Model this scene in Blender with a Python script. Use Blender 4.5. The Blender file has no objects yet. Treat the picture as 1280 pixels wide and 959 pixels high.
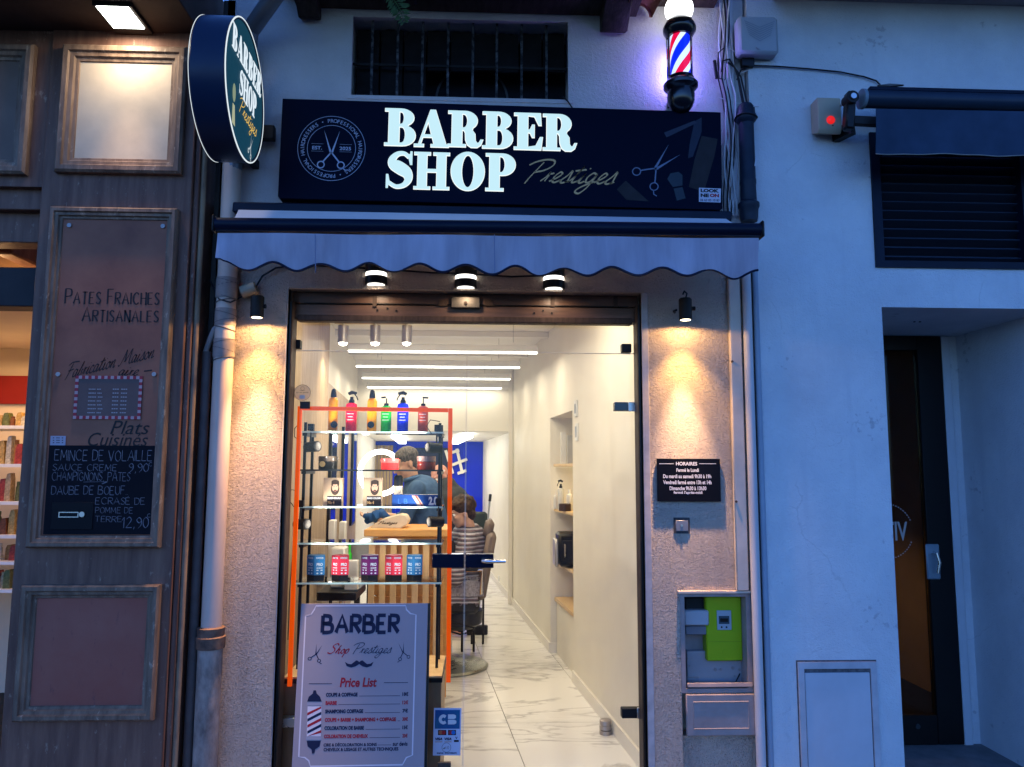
import bpy, bmesh, math, random
from mathutils import Vector, Matrix, Euler
random.seed(7)
R = math.radians
sc = bpy.context.scene
# ------------------------------------------------------------------ camera
CAM = Vector((0.0, -3.7, 1.55))
F = 961.0
cam = bpy.data.cameras.new('camera'); camo = bpy.data.objects.new('camera', cam)
sc.collection.objects.link(camo); sc.camera = camo
cam.sensor_width = 36; cam.lens = 36 * F / 1280; cam.clip_start = .05; cam.clip_end = 300
CM = (Matrix.Rotation(R(-2.3), 3, 'Z') @ Matrix.Rotation(R(90 + 6.38), 3, 'X') @ Matrix.Rotation(R(.2), 3, 'Z'))
camo.matrix_world = Matrix.Translation(CAM) @ CM.to_4x4()
# ------------------------------------------------------------------ dusk sky
w = bpy.data.worlds.new('World'); sc.world = w; w.use_nodes = True
nt = w.node_tree; nt.nodes.clear()
sky = nt.nodes.new('ShaderNodeTexSky'); sky.sky_type = 'NISHITA'; sky.sun_disc = False
sky.sun_elevation = R(11.0); sky.sun_rotation = R(20); sky.dust_density = .6; sky.ozone_density = 3.0
tint = nt.nodes.new('ShaderNodeMix'); tint.data_type = 'RGBA'; tint.blend_type = 'MULTIPLY'
tint.inputs[0].default_value = 1; tint.inputs[7].default_value = (.385, .60, 1.13, 1)   # camera set to a lamp-light white balance
bg = nt.nodes.new('ShaderNodeBackground'); bg.inputs[1].default_value = .15
wo = nt.nodes.new('ShaderNodeOutputWorld')
nt.links.new(sky.outputs[0], tint.inputs[6]); nt.links.new(tint.outputs[2], bg.inputs[0]); nt.links.new(bg.outputs[0], wo.inputs[0])
sc.view_settings.view_transform = 'Standard'; sc.view_settings.look = 'None'
sc.view_settings.exposure = 1.58   # exposed for the dusk
EK = 2 ** -1.5
sc.view_settings.use_curve_mapping = False; sc.view_settings.gamma = 1
sc.render.engine = 'CYCLES'
sc.cycles.max_bounces = 7; sc.cycles.diffuse_bounces = 4; sc.cycles.glossy_bounces = 3
sc.cycles.transparent_max_bounces = 24; sc.cycles.sample_clamp_indirect = 4
sc.cycles.caustics_reflective = False; sc.cycles.caustics_refractive = False
sc.cycles.use_denoising = True

# ------------------------------------------------------------------ placing
def ray(px, py):
    return (CM @ Vector(((px - 640) / F, -(py - 479.5) / F, -1)))
def P(px, py, Y):
    d = ray(px, py); t = (Y - CAM.y) / d.y
    return CAM + d * t
def PZ(px, py, z):
    d = ray(px, py); t = (z - CAM.z) / d.z
    return CAM + d * t
def RC(x0, y0, x1, y1, Y):                       # photo box on the plane Y -> x0, x1, z0, z1
    ym, xm = (y0 + y1) / 2, (x0 + x1) / 2
    return P(x0, ym, Y).x, P(x1, ym, Y).x, P(xm, y1, Y).z, P(xm, y0, Y).z
class Surf:
    def __init__(s, o, u, v):
        s.o = Vector(o); s.u = Vector(u).normalized(); s.v = Vector(v).normalized(); s.n = s.u.cross(s.v)
    def at(s, a, b, h=0): return s.o + s.u * a + s.v * b + s.n * h
    def uv(s, px, py):
        d = ray(px, py); t = (s.o - CAM).dot(s.n) / d.dot(s.n); q = CAM + d * t - s.o
        return q.dot(s.u), q.dot(s.v)
    def box(s, x0, y0, x1, y1):
        ym, xm = (y0 + y1) / 2, (x0 + x1) / 2
        return s.uv(x0, ym)[0], s.uv(x1, ym)[0], s.uv(xm, y1)[1], s.uv(xm, y0)[1]
def front(Y, tilt=0.0):
    return Surf((0, Y, 0), (math.cos(tilt), 0, math.sin(tilt)), (-math.sin(tilt), 0, math.cos(tilt)))

# ------------------------------------------------------------------ materials
MATS = {}
def mat(name, col, rough=.6, metal=0, var=.15, vs=6, bump=0, bs=60, bd=.003, stretch=(1, 1, 1), col2=None,
        emis=None, es=0, spec=.2, coat=0, detail=4, edge=.5, chips=None):
    if name in MATS: return MATS[name]
    m = bpy.data.materials.new(name); m.use_nodes = True; n = m.node_tree.nodes; L = m.node_tree.links
    b = n['Principled BSDF']
    b.inputs['Roughness'].default_value = rough; b.inputs['Metallic'].default_value = metal
    b.inputs['Specular IOR Level'].default_value = spec
    if coat: b.inputs['Coat Weight'].default_value = coat
    c = (*col, 1)
    tc = n.new('ShaderNodeTexCoord'); mp = n.new('ShaderNodeMapping'); mp.inputs['Scale'].default_value = stretch
    L.new(tc.outputs['Object'], mp.inputs[0])
    if var or col2:
        no = n.new('ShaderNodeTexNoise'); no.inputs['Scale'].default_value = vs; no.inputs['Detail'].default_value = detail
        no.inputs['Roughness'].default_value = .62
        L.new(mp.outputs[0], no.inputs[0])
        cr = n.new('ShaderNodeValToRGB'); cr.color_ramp.elements[0].position = edge - .2; cr.color_ramp.elements[1].position = edge + .2
        c2 = (*col2, 1) if col2 else tuple(x * (1 - var) for x in col) + (1,)
        cr.color_ramp.elements[0].color = c2; cr.color_ramp.elements[1].color = c
        L.new(no.outputs[0], cr.inputs[0]); cout = cr.outputs[0]
        if chips:
            cn = n.new('ShaderNodeTexNoise'); cn.inputs['Scale'].default_value = 34; cn.inputs['Detail'].default_value = 6; cn.inputs['Roughness'].default_value = .7
            cm = n.new('ShaderNodeMapping'); cm.inputs['Scale'].default_value = (1, 1, .45); L.new(tc.outputs['Object'], cm.inputs[0]); L.new(cm.outputs[0], cn.inputs[0])
            ck = n.new('ShaderNodeMapRange'); ck.inputs[1].default_value = .60; ck.inputs[2].default_value = .68; ck.inputs[4].default_value = .8; L.new(cn.outputs[0], ck.inputs[0])
            cx_ = n.new('ShaderNodeMix'); cx_.data_type = 'RGBA'; L.new(ck.outputs[0], cx_.inputs[0]); L.new(cout, cx_.inputs[6]); cx_.inputs[7].default_value = (*chips, 1); cout = cx_.outputs[2]
        L.new(cout, b.inputs['Base Color'])
        mr = n.new('ShaderNodeMapRange'); mr.inputs[3].default_value = min(1, rough + .12); mr.inputs[4].default_value = max(.02, rough - .1)
        L.new(no.outputs[0], mr.inputs[0]); L.new(mr.outputs[0], b.inputs['Roughness'])
    else: b.inputs['Base Color'].default_value = c
    if bump:
        no2 = n.new('ShaderNodeTexNoise'); no2.inputs['Scale'].default_value = bs; no2.inputs['Detail'].default_value = 3
        L.new(mp.outputs[0], no2.inputs[0])
        bp = n.new('ShaderNodeBump'); bp.inputs['Strength'].default_value = bump; bp.inputs['Distance'].default_value = bd
        L.new(no2.outputs[0], bp.inputs['Height']); L.new(bp.outputs[0], b.inputs['Normal'])
    if emis:
        b.inputs['Emission Color'].default_value = (*emis, 1); b.inputs['Emission Strength'].default_value = es * EK
    MATS[name] = m; return m
def emit(name, col, s):
    return mat(name, (.04, .04, .04), emis=col, es=s, var=0)
def plaster(name, col, col2, s1, s2, d1, d2, rough=.85, stain=None, spots=None):
    """render coat: colour patches, coarse trowel relief plus grain"""
    if name in MATS: return MATS[name]
    m = bpy.data.materials.new(name); m.use_nodes = True; n = m.node_tree.nodes; L = m.node_tree.links
    b = n['Principled BSDF']; b.inputs['Roughness'].default_value = rough; b.inputs['Specular IOR Level'].default_value = .25
    tc = n.new('ShaderNodeTexCoord')
    a = n.new('ShaderNodeTexNoise'); a.inputs['Scale'].default_value = 2.2; a.inputs['Detail'].default_value = 7; a.inputs['Roughness'].default_value = .65
    L.new(tc.outputs['Object'], a.inputs[0])
    cr = n.new('ShaderNodeValToRGB'); cr.color_ramp.elements[0].position = .33; cr.color_ramp.elements[1].position = .66
    cr.color_ramp.elements[0].color = (*col2, 1); cr.color_ramp.elements[1].color = (*col, 1)
    L.new(a.outputs[0], cr.inputs[0])
    out = cr.outputs[0]
    if stain:
        mp = n.new('ShaderNodeMapping'); mp.inputs['Scale'].default_value = (9, 9, .8)
        L.new(tc.outputs['Object'], mp.inputs[0])
        s = n.new('ShaderNodeTexNoise'); s.inputs['Scale'].default_value = 1.0; s.inputs['Detail'].default_value = 6
        L.new(mp.outputs[0], s.inputs[0])
        sr = n.new('ShaderNodeValToRGB'); sr.color_ramp.elements[0].position = .56; sr.color_ramp.elements[1].position = .72
        L.new(s.outputs[0], sr.inputs[0])
        mx = n.new('ShaderNodeMix'); mx.data_type = 'RGBA'; L.new(sr.outputs[0], mx.inputs[0])
        L.new(out, mx.inputs[6]); mx.inputs[7].default_value = (*stain, 1); out = mx.outputs[2]
    if spots:
        sn = n.new('ShaderNodeTexNoise'); sn.inputs['Scale'].default_value = 26; sn.inputs['Detail'].default_value = 4; L.new(tc.outputs['Object'], sn.inputs[0])
        sq = n.new('ShaderNodeTexNoise'); sq.inputs['Scale'].default_value = 3.1; sq.inputs['Detail'].default_value = 5; L.new(tc.outputs['Object'], sq.inputs[0])
        mu = n.new('ShaderNodeMath'); mu.operation = 'MULTIPLY'; L.new(sn.outputs[0], mu.inputs[0]); L.new(sq.outputs[0], mu.inputs[1])
        sr2 = n.new('ShaderNodeValToRGB'); sr2.color_ramp.elements[0].position = .385; sr2.color_ramp.elements[1].position = .43; L.new(mu.outputs[0], sr2.inputs[0])
        m2 = n.new('ShaderNodeMix'); m2.data_type = 'RGBA'; L.new(sr2.outputs[0], m2.inputs[0]); L.new(out, m2.inputs[6]); m2.inputs[7].default_value = (*spots, 1); out = m2.outputs[2]
    if spots:
        vd = n.new('ShaderNodeTexNoise'); vd.inputs['Scale'].default_value = 5; vd.inputs['Detail'].default_value = 5; L.new(tc.outputs['Object'], vd.inputs[0])
        vm = n.new('ShaderNodeMix'); vm.data_type = 'RGBA'; vm.blend_type = 'LINEAR_LIGHT'; vm.inputs[0].default_value = .10; L.new(tc.outputs['Object'], vm.inputs[6]); L.new(vd.outputs['Color'], vm.inputs[7])
        vo = n.new('ShaderNodeTexVoronoi'); vo.feature = 'DISTANCE_TO_EDGE'; vo.inputs['Scale'].default_value = 1.1; L.new(vm.outputs[2], vo.inputs[0])
        vr = n.new('ShaderNodeMapRange'); vr.inputs[1].default_value = 0; vr.inputs[2].default_value = .0045; vr.inputs[3].default_value = 1; vr.inputs[4].default_value = 0; L.new(vo.outputs['Distance'], vr.inputs[0])
        mk = n.new('ShaderNodeMapRange'); mk.inputs[1].default_value = .54; mk.inputs[2].default_value = .60; mk.inputs[4].default_value = .25; L.new(a.outputs[0], mk.inputs[0])
        vx = n.new('ShaderNodeMath'); vx.operation = 'MULTIPLY'; L.new(vr.outputs[0], vx.inputs[0]); L.new(mk.outputs[0], vx.inputs[1])
        m4 = n.new('ShaderNodeMix'); m4.data_type = 'RGBA'; L.new(vx.outputs[0], m4.inputs[0]); L.new(out, m4.inputs[6]); m4.inputs[7].default_value = (.22, .22, .24, 1); out = m4.outputs[2]
    L.new(out, b.inputs['Base Color'])
    g1 = n.new('ShaderNodeTexNoise'); g1.inputs['Scale'].default_value = s1; g1.inputs['Detail'].default_value = 3; g1.inputs['Distortion'].default_value = .15
    g2 = n.new('ShaderNodeTexNoise'); g2.inputs['Scale'].default_value = s2; g2.inputs['Detail'].default_value = 2
    for g in (g1, g2): L.new(tc.outputs['Object'], g.inputs[0])
    b1 = n.new('ShaderNodeBump'); b1.inputs['Distance'].default_value = d1; b1.inputs['Strength'].default_value = 1
    b2 = n.new('ShaderNodeBump'); b2.inputs['Distance'].default_value = d2; b2.inputs['Strength'].default_value = 1
    L.new(g1.outputs[0], b1.inputs['Height']); L.new(g2.outputs[0], b2.inputs['Height'])
    L.new(b1.outputs[0], b2.inputs['Normal']); L.new(b2.outputs[0], b.inputs['Normal'])
    MATS[name] = m; return m
def glass_mat(name, tintc=(1, 1, 1), refl=1.0, smear=0):
    if name in MATS: return MATS[name]
    m = bpy.data.materials.new(name); m.use_nodes = True; n = m.node_tree.nodes; L = m.node_tree.links; n.clear()
    o = n.new('ShaderNodeOutputMaterial'); t = n.new('ShaderNodeBsdfTransparent'); t.inputs[0].default_value = (*tintc, 1)
    g = n.new('ShaderNodeBsdfGlossy'); g.inputs['Roughness'].default_value = .02
    fr = n.new('ShaderNodeFresnel'); fr.inputs[0].default_value = 1.45
    mu = n.new('ShaderNodeMath'); mu.operation = 'MULTIPLY'; mu.inputs[1].default_value = refl
    mx = n.new('ShaderNodeMixShader'); L.new(fr.outputs[0], mu.inputs[0]); L.new(mu.outputs[0], mx.inputs[0])
    L.new(t.outputs[0], mx.inputs[1]); L.new(g.outputs[0], mx.inputs[2]); out = mx.outputs[0]
    if smear:
        tc = n.new('ShaderNodeTexCoord'); no = n.new('ShaderNodeTexNoise'); no.inputs['Scale'].default_value = 2.6; no.inputs['Detail'].default_value = 6; no.inputs['Distortion'].default_value = 1.5; L.new(tc.outputs['Object'], no.inputs[0])
        mr = n.new('ShaderNodeMapRange'); mr.inputs[1].default_value = .45; mr.inputs[2].default_value = .75; mr.inputs[3].default_value = 0; mr.inputs[4].default_value = smear; L.new(no.outputs[0], mr.inputs[0])
        df = n.new('ShaderNodeBsdfDiffuse'); m3 = n.new('ShaderNodeMixShader'); L.new(mr.outputs[0], m3.inputs[0]); L.new(out, m3.inputs[1]); L.new(df.outputs[0], m3.inputs[2]); out = m3.outputs[0]
    L.new(out, o.inputs[0])
    MATS[name] = m; return m
def backlit_mat(name, col):
    m = bpy.data.materials.new(name); m.use_nodes = True; n = m.node_tree.nodes; L = m.node_tree.links; n.clear()
    o = n.new('ShaderNodeOutputMaterial'); a = n.new('ShaderNodeBsdfDiffuse'); b = n.new('ShaderNodeBsdfTranslucent'); x = n.new('ShaderNodeMixShader')
    for q in (a, b): q.inputs[0].default_value = (*col, 1)
    x.inputs[0].default_value = .6; L.new(a.outputs[0], x.inputs[1]); L.new(b.outputs[0], x.inputs[2]); L.new(x.outputs[0], o.inputs[0]); return m
def marble_mat():
    m = bpy.data.materials.new('marble'); m.use_nodes = True; n = m.node_tree.nodes; L = m.node_tree.links
    b = n['Principled BSDF']; b.inputs['Roughness'].default_value = .16; b.inputs['Specular IOR Level'].default_value = .5
    g = n.new('ShaderNodeNewGeometry'); oi = n.new('ShaderNodeObjectInfo')
    add = n.new('ShaderNodeVectorMath'); add.operation = 'MULTIPLY_ADD'; add.inputs[1].default_value = (1, 1, 1)
    L.new(g.outputs['Position'], add.inputs[0]); L.new(oi.outputs['Random'], add.inputs[2])
    mp = n.new('ShaderNodeMapping'); mp.inputs['Rotation'].default_value = (0, 0, R(-24)); mp.inputs['Scale'].default_value = (.55, 1.9, 1)
    L.new(add.outputs[0], mp.inputs[0])
    no = n.new('ShaderNodeTexNoise'); no.inputs['Scale'].default_value = 1.15; no.inputs['Detail'].default_value = 6; no.inputs['Roughness'].default_value = .55
    no.inputs['Distortion'].default_value = .7
    L.new(mp.outputs[0], no.inputs[0])
    cr = n.new('ShaderNodeValToRGB'); e = cr.color_ramp.elements
    e[0].position = .0; e[0].color = (.86, .84, .80, 1); e[1].position = 1; e[1].color = (.88, .86, .82, 1)
    for p_, c in ((.478, (.86, .84, .80, 1)), (.499, (.50, .485, .465, 1)), (.506, (.70, .68, .65, 1)), (.53, (.88, .86, .82, 1)), (.6, (.80, .78, .74, 1)), (.612, (.62, .60, .57, 1)), (.63, (.86, .84, .80, 1))):
        q = e.new(p_); q.color = c
    L.new(no.outputs[0], cr.inputs[0]); L.new(cr.outputs[0], b.inputs['Base Color'])
    return m
def stripe_mat(name, cols, axis=2, freq=10, emis=0, spiral=0, rough=.6, off=0.0, dim=1.0):
    """cols: list of (position, colour); bands along an axis, turned round the axis when spiral is set"""
    m = bpy.data.materials.new(name); m.use_nodes = True; n = m.node_tree.nodes; L = m.node_tree.links
    b = n['Principled BSDF']; b.inputs['Roughness'].default_value = rough
    tc = n.new('ShaderNodeTexCoord'); sp = n.new('ShaderNodeSeparateXYZ'); L.new(tc.outputs['Object'], sp.inputs[0])
    mu = n.new('ShaderNodeMath'); mu.operation = 'MULTIPLY_ADD'; mu.inputs[1].default_value = freq; mu.inputs[2].default_value = off
    L.new(sp.outputs[axis], mu.inputs[0]); val = mu.outputs[0]
    if spiral:
        at = n.new('ShaderNodeMath'); at.operation = 'ARCTAN2'; L.new(sp.outputs[1], at.inputs[0]); L.new(sp.outputs[0], at.inputs[1])
        ma = n.new('ShaderNodeMath'); ma.operation = 'MULTIPLY_ADD'; ma.inputs[1].default_value = spiral / (2 * math.pi)
        L.new(at.outputs[0], ma.inputs[0]); L.new(val, ma.inputs[2]); val = ma.outputs[0]
    fr = n.new('ShaderNodeMath'); fr.operation = 'FRACT'; L.new(val, fr.inputs[0])
    cr = n.new('ShaderNodeValToRGB'); cr.color_ramp.interpolation = 'CONSTANT'; e = cr.color_ramp.elements
    e[0].position = 0; e[0].color = (*cols[0][1], 1); e[1].position = cols[1][0]; e[1].color = (*cols[1][1], 1)
    for p_, c in cols[2:]:
        q = e.new(p_); q.color = (*c, 1)
    L.new(fr.outputs[0], cr.inputs[0]); L.new(cr.outputs[0], b.inputs['Base Color'])
    if emis: L.new(cr.outputs[0], b.inputs['Emission Color']); b.inputs['Emission Strength'].default_value = emis * EK
    MATS[name] = m; return m

# ------------------------------------------------------------------ mesh builder
WORLD = {}
class MB:
    def __init__(s): s.v = []; s.f = []
    def add(s, vs, fs):
        k = len(s.v); s.v += [Vector(q) for q in vs]; s.f += [tuple(i + k for i in f) for f in fs]; return s
    def box(s, x0, x1, y0, y1, z0, z1):
        return s.add([(x, y, z) for z in (z0, z1) for y in (y0, y1) for x in (x0, x1)],
                     [(0, 2, 3, 1), (4, 5, 7, 6), (0, 1, 5, 4), (2, 6, 7, 3), (0, 4, 6, 2), (1, 3, 7, 5)])
    def obox(s, c, size, rot=(0, 0, 0)):
        M = Euler(rot).to_matrix(); c = Vector(c); h = [q / 2 for q in size]
        return s.add([c + M @ Vector((x, y, z)) for z in (-h[2], h[2]) for y in (-h[1], h[1]) for x in (-h[0], h[0])],
                     [(0, 2, 3, 1), (4, 5, 7, 6), (0, 1, 5, 4), (2, 6, 7, 3), (0, 4, 6, 2), (1, 3, 7, 5)])
    def bar(s, p0, p1, w_, h_, up=(0, 0, 1)):
        p0 = Vector(p0); p1 = Vector(p1); d = (p1 - p0).normalized(); u = Vector(up)
        if abs(d.dot(u)) > .95: u = Vector((0, 1, 0))
        a = d.cross(u).normalized(); b = a.cross(d)
        q = [p + a * sx * w_ / 2 + b * sy * h_ / 2 for p in (p0, p1) for sx, sy in ((-1, -1), (1, -1), (1, 1), (-1, 1))]
        return s.add(q, [(3, 2, 1, 0), (4, 5, 6, 7), (0, 1, 5, 4), (1, 2, 6, 5), (2, 3, 7, 6), (3, 0, 4, 7)])
    def tube(s, pts, r, n=8, caps=True):
        pts = [Vector(q) for q in pts]; N = len(pts); rr = r if isinstance(r, (list, tuple)) else [r] * N
        d = (pts[1] - pts[0]).normalized(); u = Vector((0, 0, 1)) if abs(d.z) < .9 else Vector((1, 0, 0))
        a = d.cross(u).normalized(); rings = []
        for i, q in enumerate(pts):
            t = (pts[min(i + 1, N - 1)] - pts[max(i - 1, 0)]).normalized()
            a = (a - t * a.dot(t)).normalized(); b = t.cross(a)
            rings.append([q + (a * math.cos(2 * math.pi * k / n) + b * math.sin(2 * math.pi * k / n)) * rr[i] for k in range(n)])
        vs = [q for g in rings for q in g]; fs = []
        for i in range(N - 1):
            for k in range(n):
                k2 = (k + 1) % n; fs.append((i * n + k, i * n + k2, (i + 1) * n + k2, (i + 1) * n + k))
        if caps: fs += [tuple(reversed(range(n))), tuple(range((N - 1) * n, N * n))]
        return s.add(vs, fs)
    def lathe(s, prof, c=(0, 0, 0), axis=(0, 0, 1), n=24, a0=0, a1=None):
        """prof: (radius, height) from bottom to top"""
        c = Vector(c); ax = Vector(axis).normalized(); u = Vector((1, 0, 0)) if abs(ax.x) < .9 else Vector((0, 1, 0))
        u = (u - ax * u.dot(ax)).normalized(); v = ax.cross(u); full = a1 is None
        m = n if full else n + 1; A1 = a0 + 2 * math.pi if full else a1
        vs = []
        for r, h in prof:
            for k in range(m):
                a = a0 + (A1 - a0) * k / n
                vs.append(c + ax * h + (u * math.cos(a) + v * math.sin(a)) * max(r, 1e-5))
        fs = []
        for i in range(len(prof) - 1):
            for k in range(n):
                k2 = (k + 1) % m; fs.append((i * m + k, i * m + k2, (i + 1) * m + k2, (i + 1) * m + k))
        return s.add(vs, fs)
    def cyl(s, p0, p1, r0, r1=None, n=16):
        p0 = Vector(p0); p1 = Vector(p1); h = (p1 - p0).length; r1 = r0 if r1 is None else r1
        return s.lathe([(0, 0), (r0, 0), (r1, h), (0, h)], p0, p1 - p0, n)
    def ball(s, c, r, n=16, m=10, sx=(1, 1, 1), rot=None):
        c = Vector(c); vs = []; fs = []; M = rot or Matrix.Identity(3)
        for i in range(m + 1):
            t = math.pi * i / m
            for k in range(n):
                a = 2 * math.pi * k / n
                vs.append(c + M @ Vector((r * sx[0] * math.sin(t) * math.cos(a), r * sx[1] * math.sin(t) * math.sin(a), -r * sx[2] * math.cos(t))))
        for i in range(m):
            for k in range(n):
                k2 = (k + 1) % n; fs.append((i * n + k, i * n + k2, (i + 1) * n + k2, (i + 1) * n + k))
        return s.add(vs, fs)
    def prism(s, poly, S, h0, h1):
        """polygon in the plane of S, from height h0 to h1 along its normal"""
        k = len(poly); vs = [S.at(a, b, h0) for a, b in poly] + [S.at(a, b, h1) for a, b in poly]
        fs = [tuple(reversed(range(k))), tuple(range(k, 2 * k))] + [(i, (i + 1) % k, k + (i + 1) % k, k + i) for i in range(k)]
        return s.add(vs, fs)
    def flat(s, vf, S, h): return s.add([S.at(a, b, h) for a, b in vf[0]], vf[1])
    def frame(s, x0, x1, z0, z1, Y, prof):
        """mitred picture-frame moulding facing -Y; prof: (inset, proud)"""
        k = len(prof); vs = []
        for (cx, cz, sx, sz) in ((x0, z0, 1, 1), (x1, z0, -1, 1), (x1, z1, -1, -1), (x0, z1, 1, -1)):
            for i, p_ in prof: vs.append((cx + sx * i, Y - p_, cz + sz * i))
        fs = []
        for c in range(4):
            d = (c + 1) % 4
            for i in range(k - 1): fs.append((c * k + i, d * k + i, d * k + i + 1, c * k + i + 1))
        return s.add(vs, fs)
    def holed(s, x0, x1, z0, z1, y0, y1, holes):
        """wall slab with rectangular openings cut through"""
        xs = sorted({x0, x1, *[q for h in holes for q in h[:2] if x0 < q < x1]}); zs = sorted({z0, z1, *[q for h in holes for q in h[2:] if z0 < q < z1]})
        def solid(i, j):
            if i < 0 or j < 0 or i >= len(xs) - 1 or j >= len(zs) - 1: return False
            cx = (xs[i] + xs[i + 1]) / 2; cz = (zs[j] + zs[j + 1]) / 2
            return not any(h[0] < cx < h[1] and h[2] < cz < h[3] for h in holes)
        for i in range(len(xs) - 1):
            for j in range(len(zs) - 1):
                if not solid(i, j): continue
                a, b, c, d = xs[i], xs[i + 1], zs[j], zs[j + 1]
                s.add([(a, y0, c), (b, y0, c), (b, y0, d), (a, y0, d)], [(0, 1, 2, 3)])
                s.add([(a, y1, c), (b, y1, c), (b, y1, d), (a, y1, d)], [(3, 2, 1, 0)])
                if not solid(i - 1, j): s.add([(a, y0, c), (a, y1, c), (a, y1, d), (a, y0, d)], [(3, 2, 1, 0)])
                if not solid(i + 1, j): s.add([(b, y0, c), (b, y1, c), (b, y1, d), (b, y0, d)], [(0, 1, 2, 3)])
                if not solid(i, j - 1): s.add([(a, y0, c), (b, y0, c), (b, y1, c), (a, y1, c)], [(3, 2, 1, 0)])
                if not solid(i, j + 1): s.add([(a, y0, d), (b, y0, d), (b, y1, d), (a, y1, d)], [(0, 1, 2, 3)])
        return s
    def build(s, name, m, parent=None, origin=None, bevel=0, fix=True, weld=False):
        o0 = WORLD[parent.name] if parent is not None else Vector(origin if origin is not None else (0, 0, 0))
        me = bpy.data.meshes.new(name); me.from_pydata([q - o0 for q in s.v], [], s.f)
        bm = bmesh.new(); bm.from_mesh(me)
        if weld or bevel: bmesh.ops.remove_doubles(bm, verts=bm.verts, dist=1e-5)
        if fix: bmesh.ops.recalc_face_normals(bm, faces=bm.faces)
        if bevel:
            es = [e for e in bm.edges if len(e.link_faces) == 2 and e.calc_face_angle(0) > .6]
            bmesh.ops.bevel(bm, geom=es, offset=bevel, segments=1, affect='EDGES', clamp_overlap=True)
        for f in bm.faces: f.smooth = True
        for e in bm.edges: e.smooth = len(e.link_faces) == 2 and e.calc_face_angle(0) < .62
        bm.to_mesh(me); bm.free()
        if isinstance(m, (list, tuple)):
            for q in m: me.materials.append(q)
        else: me.materials.append(m)
        o = bpy.data.objects.new(name, me); sc.collection.objects.link(o)
        if parent is not None: o.parent = parent
        else: o.location = o0
        WORLD[o.name] = o0
        return o
def tag(o, label=None, cat=None, group=None, kind=None):
    if label: o['label'] = label
    if cat: o['category'] = cat
    if group: o['group'] = group
    if kind: o['kind'] = kind
    return o
def T(name, label, cat, loc=(0, 0, 0), group=None):
    o = bpy.data.objects.new(name, None); sc.collection.objects.link(o); o.location = loc; o.empty_display_size = .1
    WORLD[o.name] = Vector(loc); return tag(o, label, cat, group)
def struct(o): return tag(o, kind='structure')
def copy_thing(root, loc, label=None):
    r = root.copy(); sc.collection.objects.link(r); r.location = loc; WORLD[r.name] = Vector(loc)
    if label: r['label'] = label
    for ch in list(root.children):
        c = ch.copy(); sc.collection.objects.link(c); c.parent = r; WORLD[c.name] = Vector(loc)
        for g in list(ch.children):
            d = g.copy(); sc.collection.objects.link(d); d.parent = c
    return r
def lamp(kind, name, loc, energy, col, parent=None, size=.1, size_y=None, aim=None, angle=60, blend=.4, radius=.02):
    l = bpy.data.lights.new(name, kind); l.energy = energy * EK; l.color = col
    if kind == 'AREA':
        l.size = size
        if size_y: l.shape = 'RECTANGLE'; l.size_y = size_y
    elif kind == 'SPOT': l.spot_size = R(angle); l.spot_blend = blend; l.shadow_soft_size = radius
    elif kind == 'POINT': l.shadow_soft_size = radius
    o = bpy.data.objects.new(name, l); sc.collection.objects.link(o)
    base = WORLD[parent.name] if parent is not None else Vector((0, 0, 0))
    if parent is not None: o.parent = parent
    o.location = Vector(loc) - base
    if aim is not None: o.rotation_euler = Vector(aim).to_track_quat('-Z', 'Y').to_euler()
    return o

# ------------------------------------------------------------------ lettering
def text2(body, shear=0, bold=0, space=1.0):
    cu = bpy.data.curves.new('t', 'FONT'); cu.body = body; cu.resolution_u = 3; cu.shear = shear; cu.offset = bold; cu.space_character = space
    ob = bpy.data.objects.new('t', cu); me = bpy.data.meshes.new_from_object(ob)
    vf = [(v.co.x, v.co.y) for v in me.vertices], [tuple(p.vertices) for p in me.polygons]
    bpy.data.objects.remove(ob); bpy.data.meshes.remove(me); bpy.data.curves.remove(cu); return vf
def fit(vf, box, shape=None):
    """scale flat geometry into the box (u0, u1, v0, v1)"""
    xs = [q[0] for q in vf[0]]; ys = [q[1] for q in vf[0]]
    if not xs: return vf
    a, b, c, d = min(xs), max(xs), min(ys), max(ys); u0, u1, v0, v1 = box
    kx = (u1 - u0) / max(b - a, 1e-6); ky = (v1 - v0) / max(d - c, 1e-6)
    if shape == 'h': kx = ky
    return [((x - a) * kx + u0, (y - c) * ky + v0) for x, y in vf[0]], vf[1]
def merge(*vfs):
    V = []; Fc = []
    for v, f in vfs:
        k = len(V); V += v; Fc += [tuple(i + k for i in q) for q in f]
    return V, Fc
def catmull(pts, k=6):
    if len(pts) < 3: return [tuple(q) for q in pts]
    out = []; Q = [pts[0]] + list(pts) + [pts[-1]]
    for i in range(1, len(Q) - 2):
        p0, p1, p2, p3 = (Q[j] for j in (i - 1, i, i + 1, i + 2))
        for j in range(k):
            t = j / k
            out.append(tuple(.5 * (2 * p1[c] + (p2[c] - p0[c]) * t + (2 * p0[c] - 5 * p1[c] + 4 * p2[c] - p3[c]) * t * t + (3 * p1[c] - p0[c] - 3 * p2[c] + p3[c]) * t ** 3) for c in (0, 1)))
    out.append(tuple(pts[-1])); return out
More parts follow.
